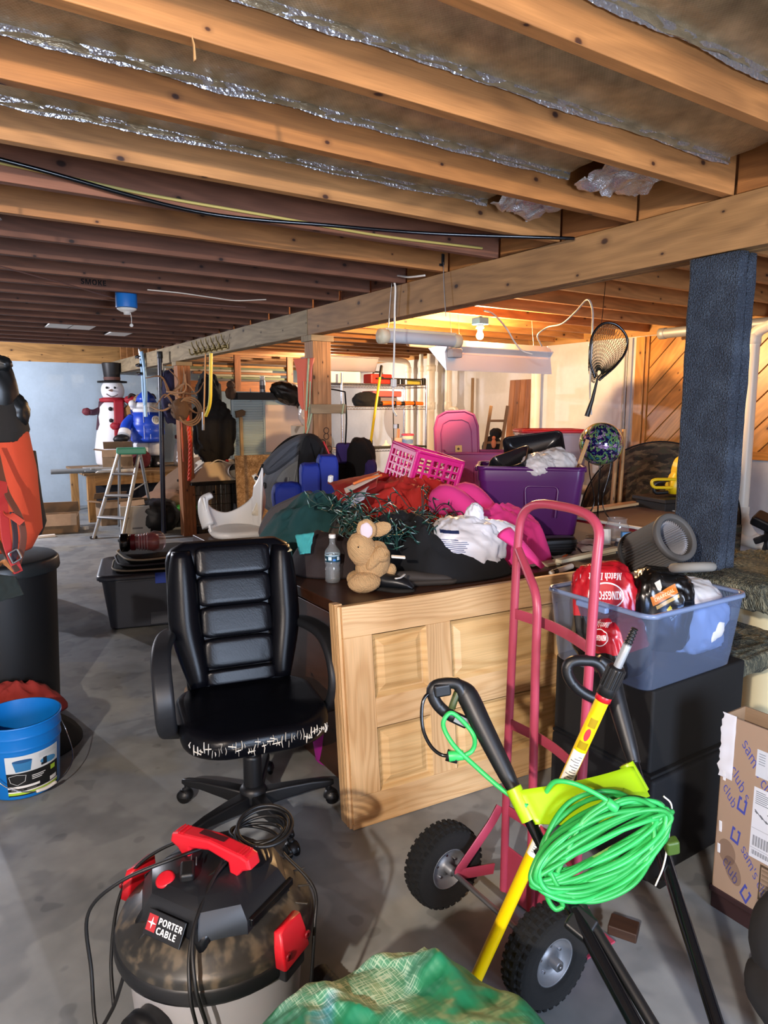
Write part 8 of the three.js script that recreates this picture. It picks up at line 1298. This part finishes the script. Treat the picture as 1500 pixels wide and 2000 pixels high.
  const wb = thing('white_carton', 'grey white carton with open flaps on the floor by the stepladder', 'box', [1.98, 0, -8.75], R(-10)); part('carton_body', bx(0.34, 0.34, 0.28, 0.006), mat(0x9a9c9c, 0.7), wb, [0, 0.17, 0]); part('carton_flap', bx(0.34, 0.006, 0.16, 0.001), M.card, wb, [0, 0.36, -0.16], [-0.7, 0, 0]); part('inner_fold', bx(0.28, 0.006, 0.14, 0.001), M.card, wb, [-0.02, 0.365, 0.05], [0.35, 0, 0.1]); part('printed_mark', bx(0.12, 0.02, 0.002, 0), mat(0x55565a, 0.7), wb, [0.02, 0.07, 0.141]);
  bo('flap_box', 'opened brown carton leaning behind the stepladder', 0.42, 0.3, 0.24, [1.92, 0, -9.58], R(4));
  const cu = thing('dog_bed', 'big brown cushion folded against the bench behind the dark rod case', 'cushion', [2.7, 0, -9.36], R(-15)); part('cushion_body', blob(0.46, 0.17, 0.3, { det: 30, amp: 0.06, rid: 0.04, sq: 0.7, s: 4 }), cloth(0x7c6450), cu, [0.08, 0.52, 0], [0.3, 0, 0.62]); part('cushion_fold', blob(0.3, 0.13, 0.26, { det: 24, amp: 0.06, rid: 0.05, sq: 0.7, s: 8 }), cloth(0x8a6a54), cu, [-0.22, 0.3, 0.14], [0.2, 0, 0.4]); part('dark_rim', blob(0.25, 0.1, 0.22, { amp: 0.06, s: 6, sq: 0.7 }), cloth(0x55463a), cu, [0.34, 0.72, -0.05], [0, 0, 0.2]); part('prop_box', bx(0.6, 0.36, 0.3, 0.01), M.card, cu, [0.05, 0.18, -0.1]);
  one('dark_bin_bag', 'dark bin bag on the floor left of the far post', 'bag', blob(0.24, 0.2, 0.2, { amp: 0.12, rid: 0.1, s: 9, flat: 0.9, sq: 0.8 }), mat(0x121214, 0.5), [2.26, 0.18, -8.75]);
  one('green_crate', 'dark crate with bright green cloth on the floor behind the far post', 'crate', join([at(bx(0.5, 0.2, 0.3, 0.01), 0, 0.1, 0)]), mat(0x151515, 0.8), [2.75, 0, -8.98]); one('green_cloth', 'bright green cloth lying on the dark crate behind the far post', 'cloth', drape([[-0.18, -0.1], [0.18, -0.1], [0.2, 0.1], [-0.18, 0.12]], 0.05, { s: 3, f: 9, fold: 0.5 }), cloth(0x3c9a3a), [2.68, 0.2, -8.96]);
  for (const [i, p] of [[1.0, 0, -8.95], [0.86, 0, -9.1], [1.5, 0, -9.3]].entries()) one('litter', ['white paper scrap on the floor before the flattened box', 'yellowish scrap on the floor left of the flattened box', 'small white scrap on the floor by the bench leg'][i], 'litter', bx([0.2, 0.14, 0.06][i], 0.03 + 0.005 * i, [0.06, 0.1, 0.05][i], 0.006), i === 1 ? mat(0xb8a46a, 0.8) : M.white, [p[0], 0.016, p[2]], [0, 0.2 * i, 0]);
  // black bag pile at the foot of the far wall on the left
  one('black_clothes', 'black clothes slumped on the floor behind the hunting jacket', 'clothes', blob(0.16, 0.3, 0.2, { amp: 0.12, rid: 0.1, s: 6, flat: 0.9, sq: 0.8 }), M.blackCloth, [0.42, 0.28, -6.2]);
}
// grey tote left of the chair
{
  const g = plastic(0x33363f, 0.42), t = thing('lidded_tote', 'dark grey lidded tote with blue tape left of the office chair', 'tote', [1.24, 0, -5.06], R(-14));
  const W = 0.66, D = 0.64, H = 0.36;
  part('tote_body', loft([rrect(W * 0.84, D * 0.84, 0.05, 0.002), rrect(W * 0.86, D * 0.86, 0.05, 0.014), rrect(W * 0.97, D * 0.97, 0.05, H - 0.02), rrect(W * 0.99, D * 0.99, 0.05, H - 0.015), rrect(W * 0.99, D * 0.99, 0.05, H)]), g, t);
  for (const s of [-1, 1]) part('recess_panel', extr([[-0.02, 0.02], [-0.02, H - 0.06], [0.22, H - 0.06], [0.22, 0.02]], 0.014, 0.004), g, t, [0.0, 0, s * D * 0.452], [-s * 0.105, 0, 0]);
  part('lid', loft([rrect(W * 1.02, D * 1.02, 0.05, H - 0.005), rrect(W * 1.06, D * 1.06, 0.055, H + 0.002), rrect(W * 1.06, D * 1.06, 0.055, H + 0.028), rrect(W * 1.0, D * 1.0, 0.05, H + 0.036), rrect(W * 0.9, D * 0.9, 0.05, H + 0.026)]), plastic(0x3e414a, 0.38), t);
  part('blue_tape', bx(0.07, 0.075, 0.004, 0.001), mat(0x1c3c9c, 0.6), t, [0.06, H, D * 0.533]);
  for (const z of [-0.15, 0.12]) part('lid_clip', bx(0.012, 0.02, 0.12, 0.004), g, t, [-W * 0.51, H - 0.03, z]);
  const lay = ['lower black and white folded bag on the grey tote', 'middle black folded bag on the grey tote', 'upper black and cream folded bag on the grey tote'];
  for (let i = 0; i < 3; i++) { const f = thing('folded_bag', lay[i], 'bag', [1.3, H + 0.036 + i * 0.034, -5.02], R(-14 + i * 7)); part('bag_body', loft([rrect(0.6 - i * 0.05, 0.46, 0.12, 0.0), rrect(0.64 - i * 0.05, 0.5, 0.14, 0.012), rrect(0.6 - i * 0.05, 0.46, 0.12, 0.03)]), M.blackCloth, f); part('pale_piping', sweep(rrect(0.645 - i * 0.05, 0.505, 0.14, 0.012 + 0.004 * i), 0.007, { n: 6, closed: true }), mat(i === 1 ? 0x44444a : 0xb4a890, 0.7), f); }
  const j = thing('glass_lantern', 'red and clear glass lantern lying on its side on the folded bags', 'lantern', [1.16, H + 0.036 + 0.102 + 0.075, -4.98], R(-16));
  const gl = mat(0xf0e4e4, 0.05, { transmission: 0.85, thickness: 0, side: THREE.DoubleSide });
  part('glass_globe', at(lathe([[0.03, -0.13], [0.05, -0.12], [0.055, -0.05], [0.06, -0.02], [0.075, 0.03], [0.068, 0.08], [0.04, 0.105], [0, 0.11]], 32), 0.06, 0, 0, 0, 0, -Math.PI / 2), gl, j); part('red_filling', at(lathe([[0, -0.11], [0.042, -0.1], [0.05, -0.04], [0.066, 0.02], [0.05, 0.06], [0, 0.065]], 28), 0.06, -0.004, 0, 0, 0, -Math.PI / 2), mat(0xb81c2c, 0.35), j); part('black_base', at(lathe([[0, -0.2], [0.055, -0.2], [0.065, -0.19], [0.065, -0.15], [0.05, -0.13], [0, -0.13]], 28), 0.06, 0, 0, 0, 0, -Math.PI / 2), M.blackShiny, j);
  part('red_band', at(lathe([[0.052, -0.13], [0.058, -0.125], [0.058, -0.1], [0.052, -0.095]], 28), 0.06, 0, 0, 0, 0, -Math.PI / 2), mat(0x6a1420, 0.4), j); for (let i = 0; i < 4; i++) part('glass_swirl', at(new THREE.TorusGeometry(0.055 + i * 0.002, 0.004, 6, 28).rotateY(Math.PI / 2), -0.01 + i * 0.018, 0, 0), mat(0xc89ca0, 0.2), j);
  one('pink_bucket', 'magenta bucket on the floor under the workbench behind the chair', 'bucket', lathe([[0, 0.003], [0.11, 0.003], [0.12, 0.01], [0.14, 0.22], [0.145, 0.225], [0.13, 0.225], [0.11, 0.02], [0, 0.02]], 36), plastic(0xa01c8c, 0.4), [1.38, 0, -2.42 - 0.06]);
  one('cardboard_tub', 'tan cardboard tub on the floor behind the chair base', 'tub', lathe([[0, 0], [0.13, 0], [0.132, 0.01], [0.132, 0.18], [0, 0.18]], 36), M.card, [1.02, 0, -3.1]); one('pale_stone', 'pale stone on the floor beside the magenta bucket', 'stone', blob(0.05, 0.025, 0.035, { amp: 0.14, rid: 0.1, s: 5, flat: 0.7 }), mat(0x8c8478, 0.9), [1.2, 0.018, -2.72]);
}

renderer.render(scene, camera);
